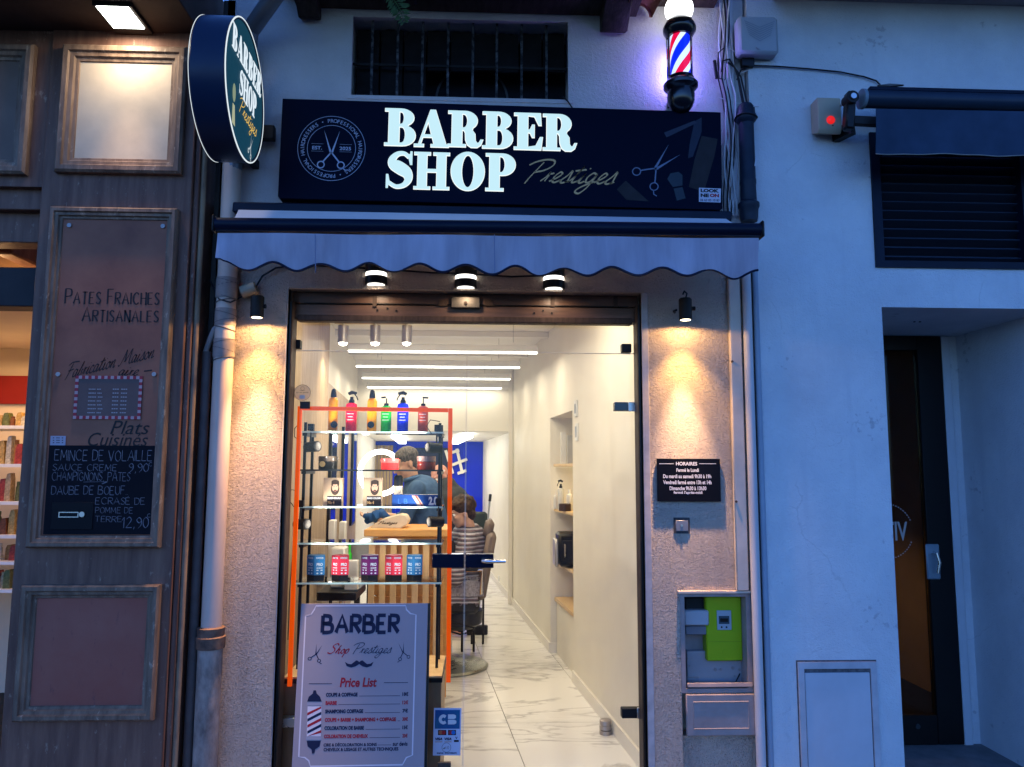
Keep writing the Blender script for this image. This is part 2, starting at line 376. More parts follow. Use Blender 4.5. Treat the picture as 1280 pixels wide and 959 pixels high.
def ribbon(pts, w0, w1=None, nib=None, taper=False):
    """stroke of width w0; with a nib angle the width runs from w0 (along the nib) to w1 (across)"""
    V = []; Fc = []; n = len(pts)
    for i, (x, y) in enumerate(pts):
        ax, ay = pts[min(i + 1, n - 1)]; bx, by = pts[max(i - 1, 0)]; dx, dy = ax - bx, ay - by
        l = math.hypot(dx, dy) or 1; dx /= l; dy /= l; wd = w0
        if w1 is not None: wd = w0 + (w1 - w0) * abs(math.sin(math.atan2(dy, dx) - nib))
        if taper: wd *= .35 + .65 * math.sin(math.pi * i / (n - 1)) ** .6
        V += [(x - dy * wd / 2, y + dx * wd / 2), (x + dy * wd / 2, y - dx * wd / 2)]
        if i: k = 2 * i; Fc.append((k - 2, k - 1, k + 1, k))
    return V, Fc
CAPS = {'A': [[(0, 0), (.45, 1), (.9, 0)], [(.18, .36), (.72, .36)]], 'B': [[(0, 0), (0, 1)], [(0, 1), (.55, .93), (.55, .6), (0, .53)], [(0, .53), (.7, .45), (.68, .06), (0, 0)]],
 'C': [[(.8, .85), (.45, 1), (.08, .72), (.08, .28), (.45, 0), (.82, .14)]], 'D': [[(0, 0), (0, 1)], [(0, 1), (.6, .88), (.72, .45), (.5, .08), (0, 0)]],
 'E': [[(0, 0), (0, 1)], [(0, 1), (.62, 1)], [(0, .52), (.5, .52)], [(0, 0), (.65, 0)]], 'F': [[(0, 0), (0, 1)], [(0, 1), (.62, 1)], [(0, .52), (.5, .52)]],
 'G': [[(.8, .85), (.45, 1), (.08, .72), (.08, .28), (.45, 0), (.8, .15), (.8, .45), (.5, .45)]], 'H': [[(0, 0), (0, 1)], [(.7, 0), (.7, 1)], [(0, .52), (.7, .52)]],
 'I': [[(0, 0), (0, 1)]], 'L': [[(0, 1), (0, 0)], [(0, 0), (.6, 0)]], 'M': [[(0, 0), (.08, 1)], [(.08, 1), (.45, .25)], [(.45, .25), (.82, 1)], [(.82, 1), (.9, 0)]],
 'N': [[(0, 0), (0, 1)], [(0, 1), (.7, 0)], [(.7, 0), (.7, 1)]], 'O': [[(.4, 1), (.06, .75), (.06, .25), (.4, 0), (.75, .25), (.75, .75), (.4, 1)]],
 'P': [[(0, 0), (0, 1)], [(0, 1), (.6, .94), (.62, .56), (0, .46)]], 'R': [[(0, 0), (0, 1)], [(0, 1), (.6, .94), (.6, .58), (0, .5)], [(.25, .5), (.7, 0)]],
 'S': [[(.6, .88), (.3, 1), (.04, .78), (.3, .52), (.6, .28), (.35, 0), (0, .12)]], 'T': [[(.35, 0), (.35, 1)], [(0, 1), (.72, 1)]],
 'U': [[(0, 1), (.02, .3), (.33, 0), (.66, .3), (.68, 1)]], 'V': [[(0, 1), (.38, 0)], [(.38, 0), (.76, 1)]],
 '1': [[(0, .7), (.25, 1)], [(.25, 1), (.2, 0)]], '2': [[(.05, .8), (.3, 1), (.55, .75), (.3, .35), (0, 0)], [(0, 0), (.62, .02)]],
 '9': [[(.55, .7), (.3, .5), (.05, .75), (.3, 1), (.55, .75), (.5, .3), (.2, 0)]], '0': [[(.3, 1), (.04, .7), (.04, .25), (.3, 0), (.56, .3), (.56, .75), (.3, 1)]],
 ',': [[(.08, .08), (0, -.15)]], '.': [[(0, 0), (.06, .03)]], '-': [[(0, .5), (.5, .5)]], "'": [[(.05, 1), (0, .8)]]}
def strokes(body, w0, w1=None, nib=0, jit=0, small=1.0, gap=.25, serif=0, table=CAPS):
    parts = []; x = 0; first = True
    for ch in body:
        if ch == ' ': x += .55; first = True; continue
        acc = {'É': 'E', 'Â': 'A'}.get(ch, ch); G = table.get(acc)
        if not G: continue
        k = 1 if (first or small == 1) else small
        dx, dy = random.uniform(-jit, jit), random.uniform(-jit, jit); mxx = 0; an = random.uniform(-jit, jit)
        GG = list(G)
        if ch == 'É': GG.append([(.3, 1.12), (.45, 1.25)])
        if ch == 'Â': GG.append([(.3, 1.1), (.45, 1.22), (.6, 1.1)])
        for st in GG:
            q = catmull(st, 5) if len(st) > 2 and not (ch == 'A' and len(st) == 3) else st
            q = [(x + (px + py * an) * k + dx, py * k + dy) for px, py in q]; mxx = max(mxx, *[a for a, b in q])
            parts.append(ribbon(q, w0, w1, nib))
            if serif and len(st) == 2 and st[0][0] != st[1][0] * 9:
                for e in (q[0], q[-1]):
                    if abs(st[0][1] - st[1][1]) > .6: parts.append(ribbon([(e[0] - serif, e[1]), (e[0] + serif, e[1])], w1 * .5 if w1 else w0))
        x = mxx + gap; first = False
    return merge(*parts)
# joined hand lettering: every glyph starts at its left foot, (width, strokes)
HAND = {'P': (.95, [[(.28, -.12), (.34, .3), (.46, .8), (.56, 1.2)], [(-.05, 1.0), (.2, 1.22), (.62, 1.36), (1.0, 1.3), (1.08, 1.02), (.82, .72), (.42, .58)]]),
 'S': (.95, [[(.98, 1.1), (.8, 1.35), (.45, 1.2), (.4, .92), (.7, .62), (.72, .25), (.4, -.02), (.02, .12)]]),
 'F': (.8, [[(.15, -.1), (.3, .4), (.5, 1.2)], [(.05, 1.1), (.4, 1.3), (1.1, 1.25)], [(.2, .62), (.75, .7)]]),
 'M': (1.25, [[(-.05, .05), (.1, .0), (.3, .6), (.42, 1.25)], [(.42, 1.25), (.55, .2)], [(.55, .2), (.98, 1.25)], [(.98, 1.25), (1.0, .2), (1.2, 0), (1.35, .25)]]),
 'r': (.42, [[(0, .05), (.16, .35), (.22, .62), (.24, .5), (.42, .56)], [(.24, .5), (.2, .05)]]),
 'e': (.46, [[(0, .05), (.28, .3), (.4, .52), (.26, .62), (.12, .35), (.16, .06), (.3, .0), (.48, .14)]]),
 's': (.46, [[(0, .05), (.22, .4), (.34, .72), (.38, .4), (.38, .1), (.16, -.02), (.06, .12)], [(.3, .02), (.48, .12)]]),
 't': (.4, [[(0, .05), (.2, .5), (.32, 1.05)], [(.32, 1.05), (.16, .3), (.2, .02), (.42, .12)], [(.02, .72), (.5, .82)]]),
 'i': (.32, [[(0, .05), (.12, .35), (.18, .6)], [(.18, .6), (.1, .12), (.18, 0), (.34, .12)], [(.24, .86), (.27, .92)]]),
 'g': (.52, [[(.42, .52), (.22, .62), (.06, .35), (.12, .06), (.3, .12), (.44, .56)], [(.44, .56), (.34, -.2), (.12, -.62), (-.12, -.5), (.05, -.22), (.52, .12)]]),
 'o': (.5, [[(.3, .6), (.1, .4), (.1, .1), (.28, 0), (.42, .25), (.3, .6), (.38, .5), (.52, .48)]]),
 'a': (.52, [[(.4, .52), (.2, .62), (.05, .35), (.1, .04), (.28, .1), (.42, .58)], [(.42, .58), (.36, .12), (.42, 0), (.54, .1)]]),
 'b': (.46, [[(0, .1), (.2, .6), (.32, 1.15)], [(.32, 1.15), (.1, .3), (.16, 0), (.36, .12), (.36, .45), (.48, .46)]]),
 'c': (.42, [[(.36, .5), (.22, .62), (.06, .35), (.1, .04), (.26, 0), (.44, .12)]]),
 'n': (.55, [[(0, .05), (.14, .58)], [(.14, .58), (.06, 0)], [(.08, .2), (.3, .6), (.38, .5), (.34, .1), (.42, 0), (.56, .12)]]),
 'h': (.55, [[(0, .1), (.2, .7), (.32, 1.15)], [(.32, 1.15), (.06, 0)], [(.1, .25), (.3, .58), (.38, .5), (.34, .1), (.42, 0), (.56, .12)]]),
 'p': (.5, [[(0, .1), (.16, .6)], [(.16, .6), (-.04, -.55)], [(.1, .3), (.3, .62), (.42, .4), (.3, .04), (.1, .06)]])}
def hand(body, w0=.05, w1=.11, nib=.8, slant=.35, skew=0):
    x = 0; parts = []
    for ch in body:
        if ch == ' ': x += .4; continue
        wd, G = HAND[ch]
        for st in G:
            q = catmull(st, 6)
            parts.append(ribbon([(x + a + b * slant, b) for a, b in q], w0, w1, nib))
        x += wd
    return merge(*parts)
def arc(cx, cy, rx, ry, a0, a1, n=12):
    return [(cx + rx * math.cos(R(a0 + (a1 - a0) * k / n)), cy + ry * math.sin(R(a0 + (a1 - a0) * k / n))) for k in range(n + 1)]
def outline(splines, ext=0.0, bev=0.0, off=0.0):
    """filled shape with holes -> (verts3, faces)"""
    cu = bpy.data.curves.new('o', 'CURVE'); cu.dimensions = '2D'; cu.fill_mode = 'BOTH'; cu.extrude = ext; cu.bevel_depth = bev; cu.bevel_resolution = 1; cu.offset = off
    for sp in splines:
        s = cu.splines.new('POLY'); s.points.add(len(sp) - 1); s.use_cyclic_u = True
        for q, (a, b) in zip(s.points, sp): q.co = (a, b, 0, 1)
    ob = bpy.data.objects.new('o', cu); me = bpy.data.meshes.new_from_object(ob)
    r = [tuple(v.co) for v in me.vertices], [tuple(p.vertices) for p in me.polygons]
    bpy.data.objects.remove(ob); bpy.data.meshes.remove(me); bpy.data.curves.remove(cu); return r
def bowl(x0, y0, x1, y1, sharp=.5):          # right half of a bowl from (x0,y1) down to (x0,y0), bulging to x1
    return arc(x0, (y0 + y1) / 2, x1 - x0, (y1 - y0) / 2, 90, -90, 12)
def sspine():
    return catmull([(.62, .86), (.5, .95), (.33, .93), (.2, .8), (.22, .66), (.4, .55), (.58, .42), (.62, .24), (.5, .09), (.3, .05), (.13, .14)], 5)
def s_outline():
    p = sspine(); n = len(p); L_, R_ = [], []
    for i, (x, y) in enumerate(p):
        ax, ay = p[min(i + 1, n - 1)]; bx, by = p[max(i - 1, 0)]; dx, dy = ax - bx, ay - by; l = math.hypot(dx, dy); dx /= l; dy /= l
        t = i / (n - 1); w_ = .075 + .235 * math.exp(-((t - .5) / .21) ** 2)
        L_.append((x - dy * w_ / 2, y + dx * w_ / 2)); R_.append((x + dy * w_ / 2, y - dx * w_ / 2))
    return [(.68, 1.0), (.73, 1.0), (.73, .66), (.68, .66)] + R_[1:-1][::1][:0] + [], L_, R_
def glyph(c):
    if c == 'B': return [[(0, 0)] + arc(.46, .275, .34, .275, -90, 68, 10) + arc(.42, .765, .33, .235, -55, 90, 10) + [(0, 1), (0, .94), (.1, .94), (.1, .06), (0, .06)],
                         [(.37, .93)] + arc(.42, .755, .08, .175, 90, -90, 8) + [(.37, .58)], [(.37, .515)] + arc(.44, .29, .1, .225, 90, -90, 8) + [(.37, .065)]]
    if c == 'A': return [[(0, 0), (.27, 0), (.27, .06), (.175, .06), (.245, .26), (.52, .26), (.58, .06), (.49, .06), (.49, 0), (1, 0), (1, .06), (.93, .06), (.6, 1), (.46, 1), (.12, .06), (0, .06)],
                         [(.265, .32), (.5, .32), (.395, .69)]]
    if c == 'R': return [[(0, 0), (.47, 0), (.47, .06), (.37, .06), (.37, .47), (.42, .47), (.46, .4), (.47, .2), (.52, .06), (.62, -.01), (.78, -.01), (.88, .06), (.93, .2), (.88, .2), (.84, .12), (.78, .1), (.73, .18), (.72, .36), (.64, .47)]
                         + arc(.45, .74, .33, .26, -50, 90, 10) + [(0, 1), (0, .94), (.1, .94), (.1, .06), (0, .06)], [(.37, .93)] + arc(.42, .73, .1, .2, 90, -90, 8) + [(.37, .53)]]
    if c == 'E': return [[(0, 0), (.74, 0), (.78, .34), (.72, .34), (.6, .1), (.37, .06), (.37, .47), (.44, .46), (.5, .34), (.55, .34), (.55, .68), (.5, .68), (.44, .55), (.37, .53), (.37, .94), (.56, .92), (.68, .68), (.74, .68), (.72, 1), (0, 1), (0, .94), (.1, .94), (.1, .06), (0, .06)]]
    if c == 'S':
        _, L_, R_ = s_outline()
        return [[(.70, .66)] + [(.76, .66), (.76, 1.0), (.70, 1.0), (.66, .93)] + R_[1:-1] + [(.13, .08), (.1, .0), (.04, .0), (.04, .38), (.1, .38)] + list(reversed(L_[1:-1]))[0:] + []]
    if c == 'H':
        o = []
        for x in (0, .56):
            o.append((x, x + .46))
        return [[(0, 0), (.46, 0), (.46, .06), (.36, .06), (.36, .47), (.66, .47), (.66, .06), (.56, .06), (.56, 0), (1.02, 0), (1.02, .06), (.92, .06), (.92, .94), (1.02, .94), (1.02, 1), (.56, 1), (.56, .94), (.66, .94), (.66, .54), (.36, .54), (.36, .94), (.46, .94), (.46, 1), (0, 1), (0, .94), (.1, .94), (.1, .06), (0, .06)]]
    if c == 'O': return [arc(.45, .5, .45, .52, 0, 352, 40), arc(.45, .5, .17, .45, 0, 348, 28)]
    if c == 'P': return [[(0, 0), (.48, 0), (.48, .06), (.37, .06), (.37, .42), (.44, .42)] + arc(.46, .71, .35, .29, -90, 90, 14) + [(0, 1), (0, .94), (.1, .94), (.1, .06), (0, .06)], [(.37, .93)] + arc(.42, .71, .11, .22, 90, -90, 10) + [(.37, .49)]]
def put_text(S, vf, pxbox, h, m, parent, name='lettering', shape=None):
    o = MB().flat(fit(vf, S.box(*pxbox), shape), S, h).build(name, m, parent, fix=False)
    return o
def line2(a, b, w_): return ribbon([a, b], w_)
def ring2(cx, cy, r, w_, n=48):
    V = []; Fc = []
    for k in range(n):
        a = 2 * math.pi * k / n
        V += [(cx + (r - w_ / 2) * math.cos(a), cy + (r - w_ / 2) * math.sin(a)), (cx + (r + w_ / 2) * math.cos(a), cy + (r + w_ / 2) * math.sin(a))]
        k2 = (k + 1) % n; Fc.append((2 * k, 2 * k + 1, 2 * k2 + 1, 2 * k2))
    return V, Fc
def poly2(pts): return list(pts), [tuple(range(len(pts)))]
def disc2(cx, cy, r, n=24): return poly2([(cx + r * math.cos(2 * math.pi * k / n), cy + r * math.sin(2 * math.pi * k / n)) for k in range(n)])
def xf(vf, sx=1, sy=1, ang=0, dx=0, dy=0):
    c, s = math.cos(ang), math.sin(ang); return [(x * sx * c - y * sy * s + dx, x * sx * s + y * sy * c + dy) for x, y in vf[0]], vf[1]
def scissors2(open_=.2, w_=.03):
    """upright open scissors in a unit-high drawing: blades up, rings down"""
    out = []
    for s in (-1, 1):
        t = (s * open_, 1.0); pv = (0, .42)
        out.append(poly2([t, (pv[0] + .045, pv[1]), (pv[0] - .03 * s, pv[1] - .06)] if s > 0 else [t, (pv[0] + .03, pv[1] - .06), (pv[0] - .045, pv[1])]))
        out.append(ribbon([(0, .42), (-s * .13, .26), (-s * .2, .17)], w_ * 1.3)); out.append(ring2(-s * .25, .09, .085, w_, 20))
    out.append(ribbon([(.3, .02), (.36, -.04), (.44, -.03)], w_))
    return merge(*out)
def glyph_groups(c):
    if c != 'S': return [glyph(c)]
    _, L_, R_ = s_outline()
    return [[L_ + list(reversed(R_))], [[(.56, .90), (.66, .93), (.665, 1.0), (.72, 1.0), (.72, .64), (.66, .64), (.62, .8)]], [[(.19, .12), (.1, .08), (.09, .0), (.035, .0), (.035, .37), (.095, .37), (.13, .2)]]]
# ------------------------------------------------------------------ colours of things
m_upper = plaster('facade_render', (.58, .55, .55), (.46, .44, .44), 60, 190, .004, .0025)
m_rough = plaster('rough_render', (.72, .59, .48), (.60, .48, .40), 98, 240, .022, .012, stain=(.56, .45, .38))
m_white = plaster('white_render', (.64, .66, .68), (.52, .54, .57), 50, 180, .003, .004, stain=(.56, .58, .61), spots=(.44, .45, .48))
m_reveal = plaster('reveal_render', (.60, .60, .60), (.5, .5, .5), 30, 120, .003, .001)
m_timber = mat('old_painted_timber', (.24, .125, .085), .55, var=.5, vs=3.0, stretch=(7, 7, .7), bump=.5, bs=22, bd=.002, col2=(.11, .052, .04), detail=8, chips=(.36, .25, .18))
m_timber2 = mat('moulding_paint', (.27, .18, .125), .45, vs=5, stretch=(5, 5, 1), col2=(.09, .055, .04), bump=.6, bs=30, bd=.0015, detail=8, chips=(.42, .32, .24))
m_panelA = mat('blank_panel_board', (.60, .50, .38), .6, vs=5, col2=(.46, .38, .29), bump=.3, bs=40, bd=.001, detail=7)
m_panelB = mat('printed_brown_board', (.34, .125, .07), .5, vs=3.4, col2=(.20, .07, .045), detail=7, bump=.15, bs=60, bd=.0006)
m_panelC = mat('lower_panel_paint', (.34, .12, .085), .5, chips=(.20, .07, .06), vs=3, col2=(.30, .08, .055), detail=8, bump=.3, bs=40, bd=.001)
m_dark = mat('dark_metal', (.014, .012, .012), .5, metal=.0, var=.3, vs=20, spec=.22)
m_black = mat('black_plastic', (.007, .006, .006), .35, var=.2, vs=30, spec=.25)
m_rail = mat('shutter_rail_steel', (.09, .055, .04), .55, spec=.2, metal=.0, var=.5, vs=9, stretch=(6, 6, 1), bump=.4, bs=40, bd=.001)
m_housing = mat('shutter_housing_steel', (.16, .085, .055), .36, metal=.0, spec=.4, var=.45, vs=5, stretch=(1, 1, 8), bump=.2, bs=30, bd=.001)
m_navy = mat('navy_enamel', (.004, .009, .024), .35, var=.2, vs=8, spec=.12)
m_pvc = mat('beige_pvc', (.62, .47, .38), .45, vs=3, stretch=(3, 3, .7), col2=(.5, .37, .30), bump=.1, bs=30, bd=.001)
m_cast = mat('stained_cast_iron', (.46, .36, .30), .8, vs=13, col2=(.10, .07, .06), bump=.7, bs=40, bd=.003, detail=8, stretch=(1, 1, .5))
m_rust = mat('rusty_collar', (.22, .12, .08), .8, vs=22, col2=(.08, .05, .04), bump=.8, bs=60, bd=.003)
m_fabric = mat('grey_awning_fabric', (.48, .42, .48), .85, col2=(.33, .29, .34), vs=2.6, stretch=(5, 5, .5), bump=.25, bs=260, bd=.0008, detail=7)
m_navyfab = mat('navy_awning_fabric', (.03, .055, .10), .8, var=.3, vs=5, bump=.25, bs=240, bd=.0008)
m_trim = mat('navy_binding', (.01, .012, .03), .6, var=0)
m_steel = mat('brushed_steel', (.55, .53, .50), .28, metal=1, var=.1, vs=30)
m_chrome = mat('chrome', (.75, .75, .76), .1, metal=1, var=0)
m_greyplastic = mat('grey_plastic', (.34, .37, .41), .4, var=.08, vs=12)
m_whiteplastic = mat('white_plastic', (.72, .72, .70), .35, var=.05, vs=12)
m_beige = mat('beige_plastic', (.40, .34, .24), .4, var=.08, vs=12)
m_cable = mat('black_cable', (.015, .015, .02), .5, var=0)
m_cablew = mat('white_cable', (.6, .6, .62), .5, var=0)
m_ink = mat('black_ink', (.018, .014, .014), .5, var=0)
m_gold = mat('gold_print', (.62, .36, .15), .5, var=0)
m_cream = mat('pale_print', (.62, .62, .62), .5, var=0)
m_silver = mat('silver_print', (.42, .44, .55), .45, var=0)
m_dimprint = mat('dim_print', (.018, .013, .015), .5, var=.4, vs=20)
m_chalk = mat('chalk', (.30, .28, .31), .9, var=.6, vs=60)
m_eave = mat('dark_eave_timber', (.055, .035, .03), .7, vs=6, stretch=(6, 1, 6), col2=(.02, .014, .012), bump=.6, bs=30, bd=.004, detail=7)
m_terra = mat('terracotta', (.42, .16, .08), .8, vs=12, col2=(.3, .12, .07), bump=.5, bs=60, bd=.002)
m_red = mat('red_print', (.32, .012, .025), .5, var=0)
m_navyprint = mat('navy_print', (.008, .012, .045), .5, var=0)
YN = -.16                                                 # face of the neighbouring shopfront
# ------------------------------------------------------------------ ground
g = MB(); g.box(-40, 40, -40, 12, -.12, -.006)
struct(g.build('ground', mat('asphalt', (.055, .055, .06), .9, vs=60, var=.4, bump=.5, bs=300, bd=.004)))
pv = MB(); pv.box(-12, 12, -1.35, -.005, -.1, .004)
struct(pv.build('pavement', mat('pavement_concrete', (.20, .19, .18), .85, vs=5, var=.3, bump=.4, bs=160, bd=.002)))
# ------------------------------------------------------------------ barber's building
XL = P(262, 500, 0).x; XR = P(948, 640, 0).x
D0, D1, DZ0, DZ1 = RC(361, 362, 801, 362, 0)[0], RC(361, 362, 801, 362, 0)[1], 0, P(585, 363, 0).z
WIN = RC(437, 22, 713, 124, 0)
MET = RC(851, 741, 940, 868, 0); FL = RC(857, 868, 945, 922, 0); LOWN = RC(857, 922, 945, 1010, 0)
bld = T('barber_building', 'pale rendered building with small barred window over the barber shop door', 'building', ((XL + XR) / 2, .2, 0))
ZS = P(600, 300, 0).z
hl = [(WIN[0], WIN[1], WIN[2], WIN[3])]
MB().holed(XL, XR, ZS, 4.6, 0, .42, hl).build('wall', m_upper, bld)
dh = (D0, D1, -1, DZ1); mh = (MET[0], MET[1], LOWN[2] - .5, MET[3])
lw = MB().holed(XL, XR, -.1, ZS, .0, .16, [dh, mh]).build('wall', m_rough, bld); lw['label'] = 'rough render round the doorway'
MB().box(MET[0] - .02, MET[1] + .02, .162, .25, 0, MET[3] + .03).build('niche_back', m_reveal, bld)
MB().box(MET[0] - .0005, MET[1] + .0005, .035, .12, -.05, LOWN[3] - .002).build('niche_infill', m_rough, bld)
# smooth margin strips at the opening
for (a, b, nm) in ((P(349, 660, 0).x, D0, 0), (D1, P(814, 660, 0).x, 1)):
    MB().box(a, b, -.006, .05, 0, DZ1 - .002).build('corner_strip', mat('corner_bead', (.50, .44, .42), .7, var=.25, vs=20, bump=.4, bs=60, bd=.002), bld, bevel=.002)
# deep window: reveals, bars, boards
fr = MB().holed(WIN[0] - .012, WIN[1] + .012, WIN[2] - .012, WIN[3] + .02, -.004, .02, [(WIN[0] + .012, WIN[1] - .012, WIN[2] + .008, WIN[3] - .012)])
wf = fr.build('window', m_upper, bld)
MB().box(WIN[0], WIN[1], .23, .25, WIN[2], WIN[3]).build('glass', mat('dark_window_glass', (.012, .016, .022), .12, var=.3), wf)
for i in range(9):
    xa = WIN[0] + .02 + i * (WIN[1] - WIN[0] - .03) / 9; wd = (WIN[1] - WIN[0]) / 9 - .012
    zb = WIN[2] + .005 if i < 3 else WIN[2] + .21 + random.uniform(-.006, .01)
    top = WIN[3] - .010 - random.uniform(0, .016)
    b = MB(); k = 6; pts = [(xa, zb), (xa + wd, zb)] + [(xa + wd - wd * j / k, top + random.uniform(-.004, .004)) for j in range(k + 1)]
    b.prism(pts, front(.13), -.0, .02); b.build('board', mat('black_shutter_board', (.010, .009, .011), .8, var=.4, vs=14), wf)
m_bar = mat('flaking_white_bar', (.16, .17, .19), .7, vs=30, col2=(.012, .012, .015), edge=.60, bump=.4, bs=80, bd=.001)
for px in (465, 497, 528, 560, 591, 621, 652, 683):
    x = P(px, 75, .05).x; MB().box(x - .006, x + .006, .045, .057, WIN[2], WIN[3]).build('bar', m_bar, wf)
for zz in (WIN[2] + .2,):
    MB().box(WIN[0], WIN[1], .058, .064, zz, zz + .012).build('cross_bar', m_dark, wf)
ar = ring2(0, 0, .19, .012, 40); pa = P(590, 118, .22)
MB().flat(([(x, y) for x, y in ar[0]], ar[1]), Surf((pa.x, .222, pa.z - .03), (1, 0, 0), (0, 0, 1)), .0).build('arched_glazing_bar', mat('faded_bar', (.06, .07, .09), .6, var=.3), wf)
# lower eaves seen at the top; upper slab extended unseen to shade the wall
ev = MB(); z = P(600, 9, -.05).z; ev.box(P(340, 5, -.1).x, P(900, 5, -.1).x, -1.1, -.003, z + .06, z + .3); ev.box(P(365, 5, -.1).x, P(800, 5, -.1).x, -.42, -.003, z, z + .059)
for k in range(26):
    x = P(380, 5, -.1).x + k * .063; ev.box(x, x + random.uniform(.03, .055), -.43, -.41, z - random.uniform(.0, .018), z + .02)
ev.build('eave', m_eave, bld)
for bx in ((356, 384, 26), (762, 797, 43)):
    a = P(bx[0], 10, -.3); b = P(bx[1], 10, -.3); zb = P(bx[0], bx[2], -.02).z
    q = MB(); q.prism([(-.0, zb + .4), (-.0, zb + .02), (.05, zb), (.20, zb + .09), (.38, zb + .30), (.40, zb + .4)], Surf((a.x, 0, 0), (0, -1, 0), (0, 0, 1)), 0, -(b.x - a.x))
    q.build('rafter_end', m_eave, bld, bevel=.004)
q = MB(); pt = P(812, 4, -.3)
q.lathe([(.06, 0), (.075, 0), (.075, .34), (.06, .34)], (pt.x, -.36, pt.z + .05), (0, 1, .15), 14, R(180), R(360)); q.build('roof_tile', m_terra, bld)
# ------------------------------------------------------------------ fern growing over the eave
fern = T('fern', 'small green fern frond hanging from the dark eave', 'plant', P(497, 0, -.44))
m_fern = mat('fern_green', (.05, .10, .03), .6, var=.4, vs=30)
pth = [P(480, -12, -.44), P(492, -1, -.45), P(500, 12, -.45), P(506, 30, -.44)]
MB().tube(pth, [.003, .003, .002, .001], 5).build('stem', m_fern, fern)
lf = MB()
for i in range(14):
    t = .08 + i / 15; k = min(int(t * 3), 2); a = pth[k].lerp(pth[k + 1], t * 3 - k); d = (pth[k + 1] - pth[k]).normalized()
    for s in (-1, 1):
        o = Vector((-d.z, 0, d.x)) * s; L_ = .052 * math.sin(.5 + t * 2.3); e = a + o * L_ + d * L_ * .45 + Vector((0, random.uniform(-.01, .01), 0)); mid = a.lerp(e, .5)
        lf.add([a, mid + d * .007, e, mid - d * .007 + Vector((0, -.002, 0))], [(0, 1, 2, 3)])
lf.build('leaves', m_fern, fern)['kind'] = 'stuff'
# ------------------------------------------------------------------ left neighbour: timber shopfront
pil = T('timber_shopfront', 'old brown panelled timber shopfront of the fresh pasta shop', 'shopfront', (-2.1, YN, 0))
a0 = P(45, 480, YN).x; 
xL2, xR2 = P(8, 700, YN).x, P(222, 480, YN).x
xl = P(32, 500, YN).x
soff = PZ(150, 40, 3.55); 
ZC = P(160, 40, YN).z
xr3 = P(227, 480, YN).x
MB().box(xl, xr3, YN, .35, -.05, ZC + .1).build('pilaster', m_timber, pil, bevel=.004)
# edge post at the right, set back a little, with lit beaded edge
xp1 = P(236, 480, YN + .02).x; MB().box(xr3 + .002, xp1, YN + .02, .3, -.05, ZC).build('edge_post', m_timber, pil, bevel=.004)
MB().cyl((xp1 + .012, YN + .045, -.05), (xp1 + .012, YN + .045, ZC), .013, n=10).build('beading', mat('worn_beading', (.33, .22, .13), .6, vs=6, stretch=(3, 3, 1), col2=(.13, .09, .07), bump=.4, bs=40, bd=.001), pil)
xp2 = P(262, 480, 0).x; MB().box(xp1 + .026, xp2 + .04, .0, .3, -.05, 3.9).build('back_board', mat('mossy_dark_board', (.10, .085, .07), .8, vs=5, stretch=(4, 4, .8), col2=(.03, .03, .03), bump=.5, bs=40, bd=.003, detail=8), pil)
# upper wall of the shopfront running left, and the cornice soffit
zt = P(20, 232, YN).z
MB().box(-4.5, xl - .001, YN + .012, .3, zt, ZC + .05).build('fascia', m_timber, pil)
co = MB(); co.box(-4.6, P(252, 30, YN).x, YN - .62, .2, ZC, ZC + .35); co.build('cornice', mat('cornice_paint', (.075, .052, .045), .6, vs=4, var=.4, bump=.3, bs=30, bd=.002, detail=7), pil, bevel=.004)
prof = [(0, 0), (0, .022), (.010, .030), (.030, .030), (.036, .022), (.052, .020), (.058, .012), (.070, .010), (.076, 0)]
pr2 = [(a * 1.05, b * 1.35) for a, b in prof]
def panel(px, inner_mat, nm='panel', dy=0, k=1.0):
    x0, x1, z0, z1 = RC(*px, YN); o = MB().frame(x0, x1, z0, z1, YN + dy, [(a * k, b) for a, b in pr2]).build('moulding', m_timber2, pil)
    MB().box(x0 + .06 * k, x1 - .06 * k, YN + dy - .007, YN + dy + .01, z0 + .06 * k, z1 - .06 * k).build(nm, inner_mat, pil)
    return x0, x1, z0, z1
panel((77, 61, 233, 219), m_panelA)
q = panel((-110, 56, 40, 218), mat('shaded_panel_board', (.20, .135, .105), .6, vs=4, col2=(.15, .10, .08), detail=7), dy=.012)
panel((52, 262, 214, 684), m_panelB, 'printed_panel', k=.68)
panel((26, 730, 199, 899), m_panelC, k=.78)
sF = front(YN - .008)
# lower beams over the neighbour's window
for (ya, yb, yy, mm) in ((232, 262, YN + .05, m_timber), (262, 303, YN + .10, m_timber), (334, 383, YN + .04, mat('black_beam', (.02, .016, .018), .5, var=.3))):
    za, zb = P(20, yb, yy).z, P(20, ya, yy).z; MB().box(-4.5, xl - .002, yy, yy + .12, za, zb).build('beam', mm, pil, bevel=.004)
# print on the middle panel
S = front(YN - .0085)
PT = lambda body, w1: strokes(body, .06, w1 * 1.45, nib=0, small=.78, gap=.24, serif=.10)
put_text(S, PT('PATES FRAICHES', .13), (80.7, 361, 200, 381), 0, m_ink, pil)
put_text(S, PT('ARTISANALES', .13), (102, 384, 199, 403), 0, m_ink, pil)
fab = hand('Fabrication Maison', .05, .13)
fab = fit(fab, (0, 1, 0, .2)); fab = ([(x, y + x * .27) for x, y in fab[0]], fab[1])
put_text(S, fab, (82, 435, 192, 476), 0, m_ink, pil)
put_text(S, hand('aire', .06, .14), (148, 459, 174, 470), 0, m_ink, pil)
put_text(S, line2((0, 0), (1, .06), .08), (180, 462, 190, 465), 0, m_ink, pil)
put_text(S, text2('Plats', .3), (138, 526, 187, 543), 0, m_ink, pil)
put_text(S, text2('Cuisinés', .3), (110, 541, 185, 558), 0, m_ink, pil)
